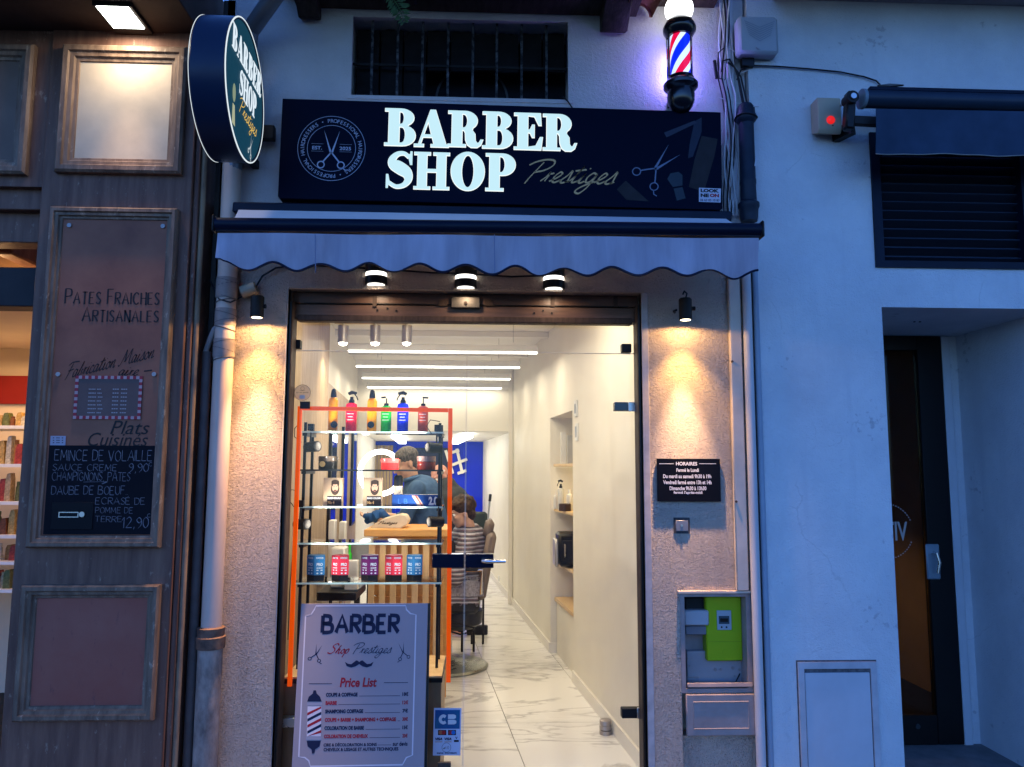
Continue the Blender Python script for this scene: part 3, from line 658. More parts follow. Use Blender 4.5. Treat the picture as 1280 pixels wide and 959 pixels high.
for px, py in ((87, 282), (204, 283), (73, 468), (193, 468)):
    p = P(px, py, YN - .008); MB().cyl(p, p + Vector((0, -.006, 0)), .010, n=14).build('screw_cap', m_whiteplastic if 0 else mat('pewter_cap', (.35, .32, .31), .4, metal=.3, var=.2), pil)
# menu card with gingham border
mc = T('menu_card', 'small brown menu card with red gingham border on the printed panel', 'menu card', P(135, 497, YN - .012))
x0, x1, z0, z1 = RC(93, 470, 177, 524, YN - .012)
MB().box(x0, x1, YN - .012, YN - .009, z0, z1).build('card', mat('card_brown', (.14, .085, .075), .5, var=.2), mc)
n = 0; stp = .0145
for side in range(4):
    L_ = (x1 - x0) if side < 2 else (z1 - z0)
    dk = MB(); 
k1 = MB(); k2 = MB()
nx = int((x1 - x0) / stp); nz = int((z1 - z0) / stp)
for i in range(nx + 1):
    for j in range(nz + 1):
        if not (i in (0, nx) or j in (0, nz)): continue
        xa = x0 + i * (x1 - x0) / (nx + 1); za = z0 + j * (z1 - z0) / (nz + 1)
        (k1 if (i + j) % 2 else k2).box(xa, xa + (x1 - x0) / (nx + 1), YN - .0135, YN - .012, za, za + (z1 - z0) / (nz + 1))
k1.build('border', mat('gingham_red', (.33, .03, .045), .5, var=.1), mc, fix=False); k2.build('border', mat('gingham_pale', (.45, .30, .30), .5, var=.1), mc, fix=False)
rows = ['CANNELLONI', 'RAVIOLIS', 'LASAGNES', 'GNOCCHI', 'TORTELLINI', 'CAPELLI', 'LINGUINE'] 
for i in range(7):
    y = 485 + i * 4.9; mcap = mat('menu_print', (.40, .34, .33), .6, var=0)
    put_text(front(YN - .0125), text2('-' * 5 + ' ' + '-' * 3), (111 - i * .3, y + 1, 126 + (i % 3), y + 2.2), 0, mcap, mc)
    put_text(front(YN - .0125), text2('--- ---'), (141 - i * .3, y + 1, 159 - i * .3, y + 2.2), 0, mcap, mc)
# slate board and letter slot
sb = T('chalkboard', 'black slate board with chalked dishes and prices in French', 'chalkboard', P(123, 660, YN - .014))
x0, x1, z0, z1 = RC(58, 557, 191, 668, YN - .012)
MB().box(x0, x1, YN - .014, YN - .009, z0, z1).build('slate', mat('slate_black', (.006, .006, .010), .6, vs=3, col2=(.012, .011, .014), detail=8, spec=.06), sb)
S = front(YN - .0148)
CH = lambda b: strokes(b, .035, .075, nib=.6, jit=.05, gap=.2)
for body, bx in (('EMINCE DE VOLAILLE', (68, 562, 190, 577)), ('SAUCE CREME', (66, 580, 146, 589)), ('9,90', (161, 579, 186, 592)), ('CHAMPIGNONS, PÂTES', (65, 588, 163, 603)),
                 ('DAUBE DE BOEUF..', (64, 607, 160, 619)), ('ECRASÉ DE', (119, 620, 181, 631)), ('POMME DE', (119, 634, 166, 642)), ('TERRE', (119, 645, 152, 653)), ('12,90', (152, 646, 186, 662))):
    put_text(S, CH(body), bx, 0, m_chalk, sb, 'chalk_writing')
put_text(S, merge(line2((0, 0), (1, .1), .08), line2((.8, -.5), (1, .1), .08)), (104, 602, 135, 605), 0, m_chalk, sb, 'chalk_writing')
put_text(S, strokes('C', .08, .1), (186, 578, 190, 583), 0, m_chalk, sb, 'chalk_writing')
put_text(S, strokes('C', .08, .1), (184, 642, 188, 647), 0, m_chalk, sb, 'chalk_writing')
ls = T('letter_slot', 'black metal letter flap with round lock set in the slate board', 'letter box', P(91, 660, YN - .02))
x0, x1, z0, z1 = RC(64, 628, 116, 662, YN - .018); MB().box(x0, x1, YN - .018, YN - .013, z0, z1).build('flap', mat('letterbox_black', (.008, .008, .011), .4, var=.2, spec=.1), ls, bevel=.001)
x0, x1, z0, z1 = RC(73, 640, 98, 647, YN - .021); MB().frame(x0, x1, z0, z1, YN - .018, [(0, 0), (0, .003), (.004, .003), (.004, 0)]).build('slot_rim', m_steel, ls)
p = P(103, 643, YN - .018); MB().cyl(p, p + Vector((0, -.006, 0)), .012, n=16).build('lock', m_steel, ls)
st = MB(); x0, x1, z0, z1 = RC(63, 545, 82, 557, YN - .010); st.box(x0, x1, YN - .0105, YN - .0088, z0, z1)
so = T('price_sticker', 'small pale sticker above the top left corner of the slate board', 'sticker', P(72, 557, YN - .010)); st.build('paper', mat('pale_blue_paper', (.40, .38, .45), .6, var=.1), so)
for i in range(3): put_text(front(YN - .011), text2('- -- -'), (66, 547 + i * 3, 79, 548 + i * 3), 0, m_ink, so)
# square floodlight under the cornice
fl = T('floodlight', 'square white floodlight shining down from the timber cornice', 'lamp', PZ(155, 20, ZC))
zc = ZC - .004; c = [PZ(*q, zc) for q in ((126, 3), (167, 3), (184, 40), (140, 40))]
xa, xb, ya, yb = (c[0].x + c[3].x) / 2, (c[1].x + c[2].x) / 2, c[0].y, c[2].y
MB().box(xa - .01, xb + .01, ya, yb, ZC - .018, ZC + .01).build('housing', m_dark, fl, bevel=.004)
MB().box(xa + .008, xb - .008, ya + .006, yb - .055, ZC - .022, ZC - .016).build('lens', emit('flood_lens', (.95, 1, .93), 14), fl)
lamp('AREA', 'flood_light', ((xa + xb) / 2, (ya + yb) / 2 - .02, ZC - .03), 3.6, (1, .80, .56), fl, size=.1, aim=(0, .02, -1))
lamp('SPOT', 'flood_beam', ((xa + xb) / 2, (ya + yb) / 2 - .02, ZC - .03), 55, (1, .74, .54), fl, angle=48, blend=1, radius=.05, aim=(0, .0, -1))
# neighbour's shop seen past the pilaster
nb = T('pasta_shop_interior', 'warm lit interior of the pasta shop with red band above the shelves', 'shop interior', (-2.9, .9, 0))
m_ncream = mat('warm_cream_wall', (.75, .62, .45), .7, var=.06); m_nred = mat('red_wall_band', (.26, .014, .01), .6, var=.1)
xi = P(20, 500, .9).x
MB().box(-4.4, -1.95, 1.9, 1.96, 0, 3).build('back_wall', m_ncream, nb)
zr0, zr1 = P(15, 505, 1.88).z, P(15, 470, 1.88).z; MB().box(-4.4, -1.95, 1.87, 1.899, zr0, zr1).build('red_band', m_nred, nb)
MB().box(-1.98, -1.93, .3, 2, 0, 3.1).build('side_wall', m_ncream, nb); MB().box(-4.45, -4.4, .3, 2, 0, 3.1).build('side_wall', m_ncream, nb)
zcl = PZ(10, 462, 2).z; zc2 = P(15, 385, .3).z; MB().box(-4.5, -1.9, .3, 2, zc2 + .03, zc2 + .08).build('ceiling', m_ncream, nb)
MB().box(-4.4, -1.98, .3, 1.9, -.02, .02).build('floor', m_dark, nb)
p = PZ(8, 449, zc2 + .03); MB().cyl((p.x, p.y, zc2 + .012), (p.x, p.y, zc2 + .029), .10, n=24).build('downlight', emit('warm_downlight', (1, .8, .5), 14), nb)
lamp('AREA', 'neighbour_light', (-2.9, 1.0, zc2 - .05), 26, (1, .60, .28), nb, size=1.2, aim=(0, 0, -1))
shf = T('grocery_shelf', 'white grocery shelves in the pasta shop window', 'shelf', (-3.1, 1.5, 0)); zsh = []
for yy in (530, 578, 625, 667, 700, 735):
    z = P(15, yy + 2, 1.2).z; zsh.append(z); MB().box(-4.2, P(38 - (yy - 530) * .07, yy, 1.2).x + .05, 1.2, 1.55, z - .02, z).build('board', m_whiteplastic, shf)
gcol = [('orange', (.5, .2, .05)), ('tan', (.55, .38, .2)), ('dark brown', (.2, .07, .03)), ('cream', (.7, .62, .45)), ('red', (.45, .06, .04)), ('olive', (.15, .17, .06)), ('golden', (.6, .38, .12))]
NTH = ('top', 'second', 'third', 'fourth', 'fifth', 'lowest'); KTH = ('first', 'second', 'third', 'fourth', 'fifth', 'sixth', 'seventh', 'eighth', 'ninth', 'tenth')
for si, z in enumerate(zsh[:6]):
    xe = P(38 - si * 3, 600, 1.28).x; h0 = (.08, .15, .15, .13, .11, .11)[si]
    for k in range(9):
        x = xe - k * .042; h = h0 * random.uniform(.75, 1.2); cn, cc = gcol[(k * 3 + si) % 7]
        mm = mat('grocery_' + cn.replace(' ', '_'), cc, .45, var=.6, vs=60); b = MB(); w_ = random.uniform(.016, .022); jar_ = (k + si) % 3 == 0; yy = 1.28 + random.uniform(-.03, .03)
        if jar_: b.lathe([(0, 0), (w_ * .9, 0), (w_ * .9, h * .7), (w_ * .6, h * .82), (w_ * .7, h * .84), (w_ * .7, h), (0, h)], (x, yy, z), n=10)
        else: b.prism([(x - w_, z), (x + w_, z), (x + w_ * .85, z + h * .8), (x + w_ * .5, z + h), (x - w_ * .5, z + h * .97), (x - w_ * .9, z + h * .75)], front(yy), -.02, .03)
        o = b.build('food_packet' if not jar_ else 'food_jar', mm, None, origin=(x, yy, z)); tag(o, '%s %s on the %s grocery shelf, %s from the dark pilaster' % (cn, 'jar' if jar_ else 'packet', NTH[si], KTH[k]), 'jar' if jar_ else 'packet', 'groceries on the pasta shop shelves')
# cavity over the dropped ceiling, lit warm, seen between the beams
MB().box(-4.4, -1.95, .8, .84, zc2 + .09, 3.5).build('lit_board', mat('warm_board', (.45, .26, .13), .6, var=.3, vs=5), nb)
MB().obox((P(25, 318, .5).x, .5, P(25, 318, .5).z + .03), (.10, .3, .14)).build('corbel', m_timber, nb, bevel=.01)
lamp('POINT', 'cavity_light', (-2.7, .55, zc2 + .2), 3.5, (1, .6, .28), nb, radius=.05)
# ------------------------------------------------------------------ downpipe
dp = T('downpipe', 'beige plastic downpipe left of the doorway, taped near its top', 'pipe', (P(262, 950, -.06).x, -.06, 0))
xd = P(278, 480, -.06).x; zj = P(266, 790, -.06).z
MB().cyl((xd, -.06, zj), (xd, -.06, P(290, 200, -.06).z), .045, n=24).build('pipe', m_pvc, dp)
a = P(288, 215, -.06); b_ = P(312, 40, -.12); c_ = P(345, -8, -.3)
MB().tube([(xd, -.06, a.z - .1), (xd, -.06, a.z), (xd + .02, -.07, a.z + .1), b_, c_, c_ + Vector((.1, -.1, .3))], .043, 16).build('upper_pipe', mat('grey_zinc', (.20, .22, .25), .4, metal=.4, var=.2), dp)
MB().lathe([(.046, 0), (.062, .0), (.064, .05), (.058, .055), (.060, .09), (.046, .095)], (xd, -.06, zj - .07), n=24).build('collar', m_rust, dp)
MB().cyl((xd, -.06, 0), (xd, -.06, zj - .05), .054, n=24).build('cast_pipe', m_cast, dp)
tp = MB()
for i, y in enumerate((352, 357, 372, 377, 392, 402, 411, 428, 437, 449)):
    z = P(285, y, -.06).z; d = .012 if i % 2 else -.012
    tp.tube([(xd + .048 * math.cos(R(t)), -.06 + .048 * math.sin(R(t)), z + d * math.cos(R(t))) for t in range(0, 361, 24)], .003, 5)
tp.build('wire_tie', mat('dull_wire', (.16, .13, .12), .6, var=0), dp)['kind'] = 'stuff'
tw = MB()
for za, zb, r in ((P(285, 377, 0).z, P(285, 352, 0).z, .0485), (P(285, 411, 0).z, P(285, 390, 0).z, .0475), (P(285, 450, 0).z, P(285, 427, 0).z, .048)):
    tw = MB(); tw.lathe([(r, za), (r + .002, za + .01), (r + .001, zb)], (xd, -.06, 0), n=24); tw.build('tape', mat('brown_tape', (.34, .27, .24), .5, vs=20, var=.3), dp)
bp = T('conduit_pipe', 'thin grey conduit with a stub elbow beside the beige downpipe', 'pipe', (P(252, 600, -.03).x, -.03, 0)); x = P(256, 500, -.03).x
MB().tube([(x, -.03, 0), (x, -.03, P(256, 440, -.03).z)], .022, 12).build('pipe', mat('grey_conduit', (.17, .13, .12), .6, vs=8, var=.4), bp)
MB().tube([P(256, 443, -.03), P(262, 426, -.05), P(268, 412, -.07), P(276, 404, -.09)], .013, 10).build('elbow', mat('pale_conduit', (.40, .34, .32), .6, var=.2), bp)
# ------------------------------------------------------------------ round projecting sign
Rr = .302; yc = -.435; zc = P(307, 115, yc).z
pn_, pf_ = P(279.5, 115, yc - Rr), P(331, 115, yc + Rr); xc = (pn_.x + pf_.x) / 2
ang = math.atan2(-(pf_.x - pn_.x), 2 * Rr); ux = Vector((math.cos(ang), math.sin(ang), 0)); uy = Vector((-math.sin(ang), math.cos(ang), 0))
C0 = Vector((xc, yc, zc))
rs = T('round_sign', 'round navy blade sign with lit lettering hanging off the left wall', 'sign', C0)
MB().lathe([(0, -.145), (Rr - .006, -.145), (Rr, -.139), (Rr, -.006), (Rr - .006, 0), (Rr - .012, -.001), (Rr - .012, -.006), (0, -.006)], C0, ux, 64).build('drum', mat('sign_drum', (.010, .022, .055), .3, var=.1), rs)
MB().lathe([(Rr - .001, -.002), (Rr + .001, -.002), (Rr + .001, .001), (Rr - .004, .002), (Rr - .004, -.0)], C0, ux, 64).build('lit_rim', emit('rim_glow', (.85, .95, 1), .9), rs)
MB().lathe([(Rr - .001, -.146), (Rr + .0006, -.146), (Rr + .0006, -.144), (Rr - .001, -.144)], C0, ux, 64).build('lit_rim', MATS['rim_glow'], rs)
fm = mat('lit_teal_face', (.01, .03, .05), .7, spec=.05, vs=6.5, var=.3, emis=(.010, .065, .105), es=.65)
MB().lathe([(0, -.0045), (Rr - .012, -.0045)], C0, ux, 64).build('face', fm, rs)
S = Surf(C0 + ux * .0, uy, (0, 0, 1)); S.n = ux
def letters_on(S, word, box, parent, m, h0, h1, gapf=.06, name='letter'):
    """serif letters set inside box (u0,u1,v0,v1); each letter is one object"""
    adv = []; tot = 0
    for ch in word:
        gs = glyph_groups(ch); xs = [p[0] for g in gs for sp in g for p in sp]; adv.append((min(xs), max(xs), gs)); tot += max(xs) - min(xs) + gapf
    tot -= gapf; k = (box[1] - box[0]) / tot; kz = box[3] - box[2]; x = box[0]
    for a, b, gs in adv:
        one_letter(S, gs, (x, x + (b - a) * k, box[2], box[3]), parent, m, h0, h1, name); x += (b - a + gapf) * k
def one_letter(S, gs, box, parent, m, h0, h1, name='letter', inner=None):
    xs = [p[0] for g in gs for sp in g for p in sp]; ys = [p[1] for g in gs for sp in g for p in sp]
    a, b, c, d = min(xs), max(xs), min(ys), max(ys); kx = (box[1] - box[0]) / (b - a); ky = (box[3] - box[2]) / (d - c)
    mb = MB()
    for gi, g in enumerate(gs):
        sp = [[((x - a) * kx + box[0], (y - c) * ky + box[2]) for x, y in s_] for s_ in g]
        vs, fs = outline(sp, ext=(h1 - h0) / 2 - gi * .0006)
        mb.add([S.at(x, y, (h0 + h1) / 2 + z) for x, y, z in vs], fs)
    o = mb.build(name, m, parent)
    if inner:
        q = MB(); sp = [[((x - a) * kx + box[0], (y - c) * ky + box[2]) for x, y in s_] for s_ in gs[0]]; vs, fs = outline(sp, ext=.002, off=.0028); q.add([S.at(x, y, .0025 + z) for x, y, z in vs], fs); q.build('rim', mrim, o)
    return o
ml = emit('lit_letter', (.55, .82, .90), .98); mrim = emit('letter_rim', (.93, 1, 1), 1.05)
mls = emit('blade_letter', (.80, .92, 1.0), .9)
letters_on(S, 'BARBER', (-.225, .235, .085, .195), rs, mls, 0, .0015, .05)
letters_on(S, 'SHOP', (-.10, .165, -.055, .06), rs, mls, 0, .0015, .05)
mgl = emit('gold_glow', (.95, .62, .12), .75)
MB().flat(fit(hand('Prestiges', .05, .13), (-.09, .19, -.165, -.05)), S, .001).build('script', mgl, rs)
MB().flat(xf(scissors2(.22, .06), .08, .12, R(-20), .085, -.255), S, .001).build('scissors_print', emit('pale_glow', (.8, .9, .95), .6), rs)
MB().flat(poly2([(x, y) for x, y in arc(-.17, -.09, .022, .04, 0, 352, 20)]), S, .001).build('brush_print', emit('brush_glow', (.45, .55, .35), .5), rs)
MB().flat(poly2([(-.185, -.14), (-.155, -.14), (-.14, -.225), (-.185, -.225)]), S, .0012).build('brush_print', emit('handle_glow', (.75, .8, .5), .5), rs)
pw = P(345, 168, -.05)
MB().box(xc - .09, xc - .06, yc + Rr - .02, .0, zc - .18, zc - .14).build('bracket', m_dark, rs)
MB().box(xc - .09, pw.x, -.09, -.05, pw.z - .04, pw.z + .03).build('bracket', m_dark, rs, bevel=.003)
# ------------------------------------------------------------------ main sign
YS = -.15
sa = P(347, 187, YS); sbp = P(902, 203, YS); tilt = math.atan2(sbp.z - sa.z, sbp.x - sa.x)
S = Surf((sa.x, YS, sa.z), (sbp.x - sa.x, 0, sbp.z - sa.z), (-(sbp.z - sa.z), 0, sbp.x - sa.x))
sg = T('shop_sign', 'wide black lightbox sign reading BARBER SHOP Prestiges above the awning', 'sign', P(625, 262, YS))
u0, v0 = S.uv(347, 249); u1, v1 = S.uv(901, 139); u1 = max(u1, S.uv(905, 265)[0] - .01); v1 = (S.uv(347, 124)[1] + S.uv(898, 139)[1]) / 2; v0 = (S.uv(347, 249)[1] + S.uv(905, 262)[1]) / 2
MB().prism([(u0 + .01, v0), (u1 - .01, v0), (u1, v0 + .01), (u1, v1), (u0, v1), (u0, v0 + .01)], S, -.13, 0).build('panel', mat('black_acrylic', (.001, .003, .013), .3, var=0, spec=.035), sg, bevel=.002)
for ch, bx in zip('BARBER', ((481.5, 137, 519.5, 182.5), (518.5, 138.5, 561, 184), (560.5, 140, 603.5, 184.5), (603.5, 141, 641, 186), (643, 142.5, 678, 187.5), (679, 144, 720.5, 189))):
    one_letter(S, glyph_groups(ch), S.box(*bx), sg, ml, .004, .012, inner=True)
for ch, bx in zip('SHOP', ((483, 190, 515.5, 236), (518, 191.5, 561.5, 237), (564, 191, 605.5, 238.5), (607.5, 193, 644, 239))):
    one_letter(S, glyph_groups(ch), S.box(*bx), sg, ml, .004, .012, inner=True)
put_text(S, hand('Prestiges', .05, .125, .9, .5), (655, 199.5, 773, 243), .0015, m_gold, sg, 'script')
cx, cy = S.uv(414.4, 185.6); er = 43.2 / F * 3.55
em = merge(ring2(cx, cy, er, .0022, 72), ring2(cx, cy, er * .715, .002, 60))
word = 'PROFESSIONAL HAIRDRESSERS • '; N2 = len(word) * 2; vfs = [em]
gw = {c: text2(c) for c in set(word) if c != ' '}
for i in range(N2):
    ch = word[i % len(word)]
    if ch == ' ': continue
    an = R(97) - 2 * math.pi * i / N2
    vf = gw[ch]; xs = [q[0] for q in vf[0]]; mx = (min(xs) + max(xs)) / 2
    vfs.append(xf(([(x - mx, y - .35) for x, y in vf[0]], vf[1]), er * .165, er * .165, an - math.pi / 2, cx + er * .86 * math.cos(an), cy + er * .86 * math.sin(an)))
vfs.append(xf(scissors2(.2, .028), er * 1.18, er * 1.18, 0, cx, cy - er * .62))
vfs.append(fit(text2('EST.', 0, .02), (cx - er * .57, cx - er * .28, cy - er * .05, cy + er * .06)))
vfs.append(fit(text2('2025', 0, .02), (cx + er * .24, cx + er * .58, cy - er * .05, cy + er * .06)))
for s in (-1, 1):
    for dy in (-.1, .13): vfs.append(line2((cx + s * er * .24, cy + er * dy), (cx + s * er * .6, cy + er * dy), .001))
MB().flat(merge(*vfs), S, .0012).build('emblem', m_silver, sg)
# dim barber's tools printed at the right
put_text(S, xf(scissors2(.17, .022), 1, 1.05, R(-42)), (790, 180, 851, 246), .0016, mat('tool_blue', (.16, .18, .26), .4, var=.2), sg, 'scissors_print')
def pq(*pts): return poly2([S.uv(*q) for q in pts])
MB().flat(merge(pq((830, 166), (868, 151), (871, 154), (833, 172)),), S, .0012).build('comb_print', mat('tool_dim_blue', (.03, .035, .06), .5, var=.3), sg)
MB().flat(merge(pq((868, 152), (877, 147), (877, 165), (866, 196), (860, 198), (862, 180))), S, .0008).build('razor_print', mat('tool_dark_blue', (.016, .022, .045), .5, var=.3), sg)
MB().flat(merge(pq((877, 170), (897, 174), (893, 195), (880, 240), (861, 234), (868, 200))), S, .0010).build('clipper_print', m_dimprint, sg)
MB().flat(merge(pq((782, 226), (771, 237), (783, 250), (811, 252))), S, .0009).build('clipper_print', m_dimprint, sg)
MB().flat(merge(pq((834, 224), (838, 217), (848, 215), (853, 219), (853, 232), (841, 234)), pq((842, 236), (853, 234), (857, 248), (846, 251))), S, .0011).build('brush_print', mat('tool_teal', (.025, .04, .055), .5, var=.3), sg)
stk = T('maker_sticker', 'small white LOOK NEON sticker at the lower right of the black sign', 'sticker', P(887, 253, YS - .003))
MB().flat(pq((873.5, 235), (901, 236), (900.5, 253.5), (873.5, 252.5)), S, .0022).build('paper', mat('sticker_white', (.55, .52, .6), .5, var=.05), stk)
put_text(S, text2('LOOK', 0, .06), (875.5, 236.5, 898.5, 241), .003, m_ink, stk); put_text(S, text2('NE', 0, .06), (875.5, 242.3, 886, 246.8), .003, m_ink, stk)
put_text(S, text2('ON', 0, .06), (887, 242.5, 898.5, 247), .003, m_red, stk); put_text(S, text2('06 63 03 10 83', 0, .02), (875, 249, 899, 252), .003, m_navyprint, stk)
# ------------------------------------------------------------------ barber pole
YP = -.15
bpz = P(850, 70, YP)
bpo = T('barber_pole', 'lit barber pole with red white blue stripes and round white globe', 'barber pole', (P(850, 140, YP).x, YP, P(850, 140, YP).z))
X = P(850, 70, YP).x; Z = lambda y: P(850, y, YP).z; k = 3.55 / F
MB().lathe([(0, Z(141.5)), (6 * k, Z(141)), (11 * k, Z(138.5)), (15 * k, Z(134)), (17.6 * k, Z(127)), (18.2 * k, Z(120)), (17.3 * k, Z(114)), (20 * k, Z(112.5)), (22.5 * k, Z(110)), (22.8 * k, Z(106.5)), (20.5 * k, Z(103.5)), (18.5 * k, Z(102)), (17.5 * k, Z(98)), (0, Z(98))], (X, YP, 0), n=40).build('base_cap', mat('gloss_black', (.006, .006, .01), .18, var=0, spec=.6), bpo)
MB().lathe([(0, Z(47)), (17 * k, Z(47)), (19 * k, Z(44)), (21.7 * k, Z(40)), (22 * k, Z(36)), (20 * k, Z(32)), (17 * k, Z(27)), (12 * k, Z(24)), (0, Z(23))], (X, YP, 0), n=40).build('top_cap', MATS['gloss_black'], bpo)
sm = stripe_mat('pole_stripes', [(0, (.75, .88, 1)), (.22, (.0, .02, .85)), (.56, (.85, .92, 1)), (.74, (.85, .0, .05))], axis=2, freq=4.7, emis=1.0, spiral=-2, off=.42)
co_ = MB().lathe([(0, Z(98.5)), (13.3 * k, Z(98.5)), (13.3 * k, Z(46.5)), (0, Z(46.5))], (X, YP, 0), n=40).build('striped_core', sm, bpo)
MB().lathe([(16.3 * k, Z(98.4)), (16.3 * k, Z(46.6))], (X, YP, 0), n=40).build('glass_sleeve', glass_mat('sleeve_glass', (.93, .95, 1)), bpo)
for s in (-1, 1): MB().cyl((X + s * 16.8 * k, YP + .01, Z(99)), (X + s * 16.8 * k, YP + .01, Z(46)), .003, n=8).build('rod', m_chrome, bpo)
MB().ball((X, YP, Z(12)), 19 * k, 28, 18).build('globe', emit('globe_glow', (.95, .98, 1), 5), bpo)
MB().box(X - .03, X + .03, YP + .05, -.001, Z(118), Z(108)).build('wall_bracket', m_black, bpo); MB().box(X - .025, X + .025, YP + .05, -.001, Z(42), Z(36)).build('wall_bracket', m_black, bpo)
lamp('POINT', 'globe_light', (X, YP, Z(12)), 17, (.42, .48, 1), bpo, radius=.07)
for f in (60, 85): lamp('POINT', 'core_light', (X - .0, YP + .085, Z(f)), 2.6, (.26, .22, 1), bpo, radius=.03)
# ------------------------------------------------------------------ awning over the door
aw = T('awning', 'grey scalloped awning with navy binding folded above the shop door', 'awning', P(610, 280, -.3))
YC, YB = -.16, -.46
ca, cb = P(290, 263.5, YC), P(915, 275, YC)
MB().bar((ca.x, YC + .06, ca.z + .02), (cb.x, YC + .06, cb.z + .02), .12, .05).build('cassette', m_navy, aw, bevel=.006)
ba, bb = P(270.5, 281, YB), P(949.5, 288, YB); 
q = MB(); dd = (bb - ba); 
q.tube([ba, ba.lerp(bb, .5), bb], .031, 12); q.bar(ba + Vector((0, .01, -.012)), bb + Vector((0, .01, -.012)), .05, .035); q.build('front_bar', m_navy, aw)
for e, s in ((ba, -1), (bb, 1)): MB().obox(e + Vector((s * .006, .005, 0)), (.014, .07, .075)).build('end_cap', m_black, aw, bevel=.006)
fb = MB(); nn = 40; vs = []; fs = []
for i in range(nn + 1):
    t = i / nn; a = Vector((ca.x + (cb.x - ca.x) * t + .03 * (1 - 2 * t), YC, ca.z + (cb.z - ca.z) * t + .005)); b = ba.lerp(bb, t) + Vector((.03 * (1 - 2 * t), 0, .022))
    for j in range(7):
        s = j / 6; p = a.lerp(b, s); p.z -= (.022 + .016 * math.sin(t * 5 + 1.0)) * math.sin(math.pi * s); p.x += .004 * math.sin(9 * t); vs.append(p)
for i in range(nn):
    for j in range(6): k_ = i * 7 + j; fs.append((k_, k_ + 1, k_ + 8, k_ + 7))
fb.add(vs, fs); o = fb.build('fabric_top', mat('sky_lit_fabric', (.62, .60, .62), .85, var=.1, bump=.2, bs=250, bd=.0006), aw, fix=False)  # top cloth coloured paler than the valance, for the sky light on it
# scalloped valance, gently wavy
vs = []; fs = []; tv = []; tf = []; nn = 220; nz = 7
for i in range(nn + 1):
    px = 271.5 + (948 - 271.5) * i / nn; t = i / nn
    ytop = 291 + 7 * t; low = 336.5 + 11.5 * t; amp = 5.2
    ph = (px - 310) / 60.8; yb = low - amp * (1 - math.cos(2 * math.pi * ph)) * 1.0
    if px < 279: yb = min(yb, low - 12)
    wav = .014 * math.sin(px * .021) + .008 * math.sin(px * .063 + 1) + .004 * math.sin(px * .17 + 2)
    for j in range(nz + 1):
        s = j / nz; p = P(px, ytop + (yb - ytop) * s, YB - .012); p.y += wav * s + .004 * math.sin(px * .12 + s * 3) * s + .006 * math.sin(px * .031 + s * 2.2) + .012 * max(0, 1 - abs(px - 800 - 60 * s) / 22) * s + .009 * max(0, 1 - abs(px - 300 - 40 * s) / 18) * s; vs.append(p)
    e = P(px, yb, YB - .012); e.y += wav + .004 * math.sin(px * .12 + 3); tv.append(e)
for i in range(nn):
    for j in range(nz): k_ = i * (nz + 1) + j; fs.append((k_, k_ + 1, k_ + nz + 2, k_ + nz + 1))
# give the cloth thickness
n_ = len(vs); vs2 = vs + [v + Vector((0, .003, 0)) for v in vs]; fs2 = fs + [tuple(reversed([a + n_ for a in f])) for f in fs]
MB().add(vs2, fs2).build('valance', m_fabric, aw, fix=False)
MB().tube(tv, .0055, 6).build('binding', m_trim, aw)
for px in (618, 394):
    MB().tube([P(px, 293, YB - .014), P(px + .5, 341, YB - .014)], .0018, 5).build('seam', mat('seam_thread', (.22, .23, .33), .8, var=0), aw)
for x in (ca.x + .15, cb.x - .15): MB().bar((x, YC + .03, ca.z - .05), (x + .0, YB + .03, ba.z - .02), .03, .02).build('folding_arm', m_navy, aw)
# ------------------------------------------------------------------ three up-down lights under the awning
prev = None
for i, (px, py, lb) in enumerate(((469, 347, 'left of the three black half-round wall lights under the awning'), (582, 351, 'middle one of the three black half-round wall lights under the awning'), (693, 352.5, 'right of the three black half-round wall lights under the awning'))):
    loc = P(px, py, -.035); loc.y = 0
    if prev is None:
        wl = T('wall_light', lb, 'wall light', loc, 'half-round wall lights under the awning'); x, z = loc.x, loc.z; r = .054
        def half(z0, z1, r): return MB().lathe([(0, z0), (r, z0), (r, z1), (0, z1)], (x, 0, z), n=20, a0=R(180), a1=R(360))
        half(.030, .075, r).build('upper_body', m_black, wl); half(.010, .030, r - .003).build('diffuser', emit('wall_light_glow', (1, .97, .9), 3.2), wl)
        half(-.028, .010, r).build('lower_body', m_black, wl); MB().lathe([(0, -.030), (r - .012, -.030), (r - .012, -.027)], (x, 0, z), n=20, a0=R(180), a1=R(360)).build('lens', MATS['wall_light_glow'], wl)
        prev = wl
    else: wl = copy_thing(prev, loc, lb)
    lamp('SPOT', 'down_light', (loc.x, -.045, loc.z - .035), 2.4, (1, .74, .5), None, angle=165, radius=.02)
for px in (469, 582, 693): q_ = P(px, 340, -.03); lamp('SPOT', 'up_light', (q_.x, -.03, q_.z + .05), 1.6, (1, .72, .5), None, angle=150, radius=.02, aim=(0, -.1, 1))
cab = T('cable', 'black cable strung along the wall behind the scalloped awning edge', 'cable', P(450, 330, -.02))
MB().tube([P(*q) for q in ((318, 362, -.03), (328, 345, -.02), (345, 335, -.015), (380, 331, -.012), (430, 334, -.012), (470, 336, -.012), (540, 341, -.012), (582, 342, -.012), (640, 346, -.012), (693, 344, -.012))], .005, 6).build('flex', m_cable, cab)
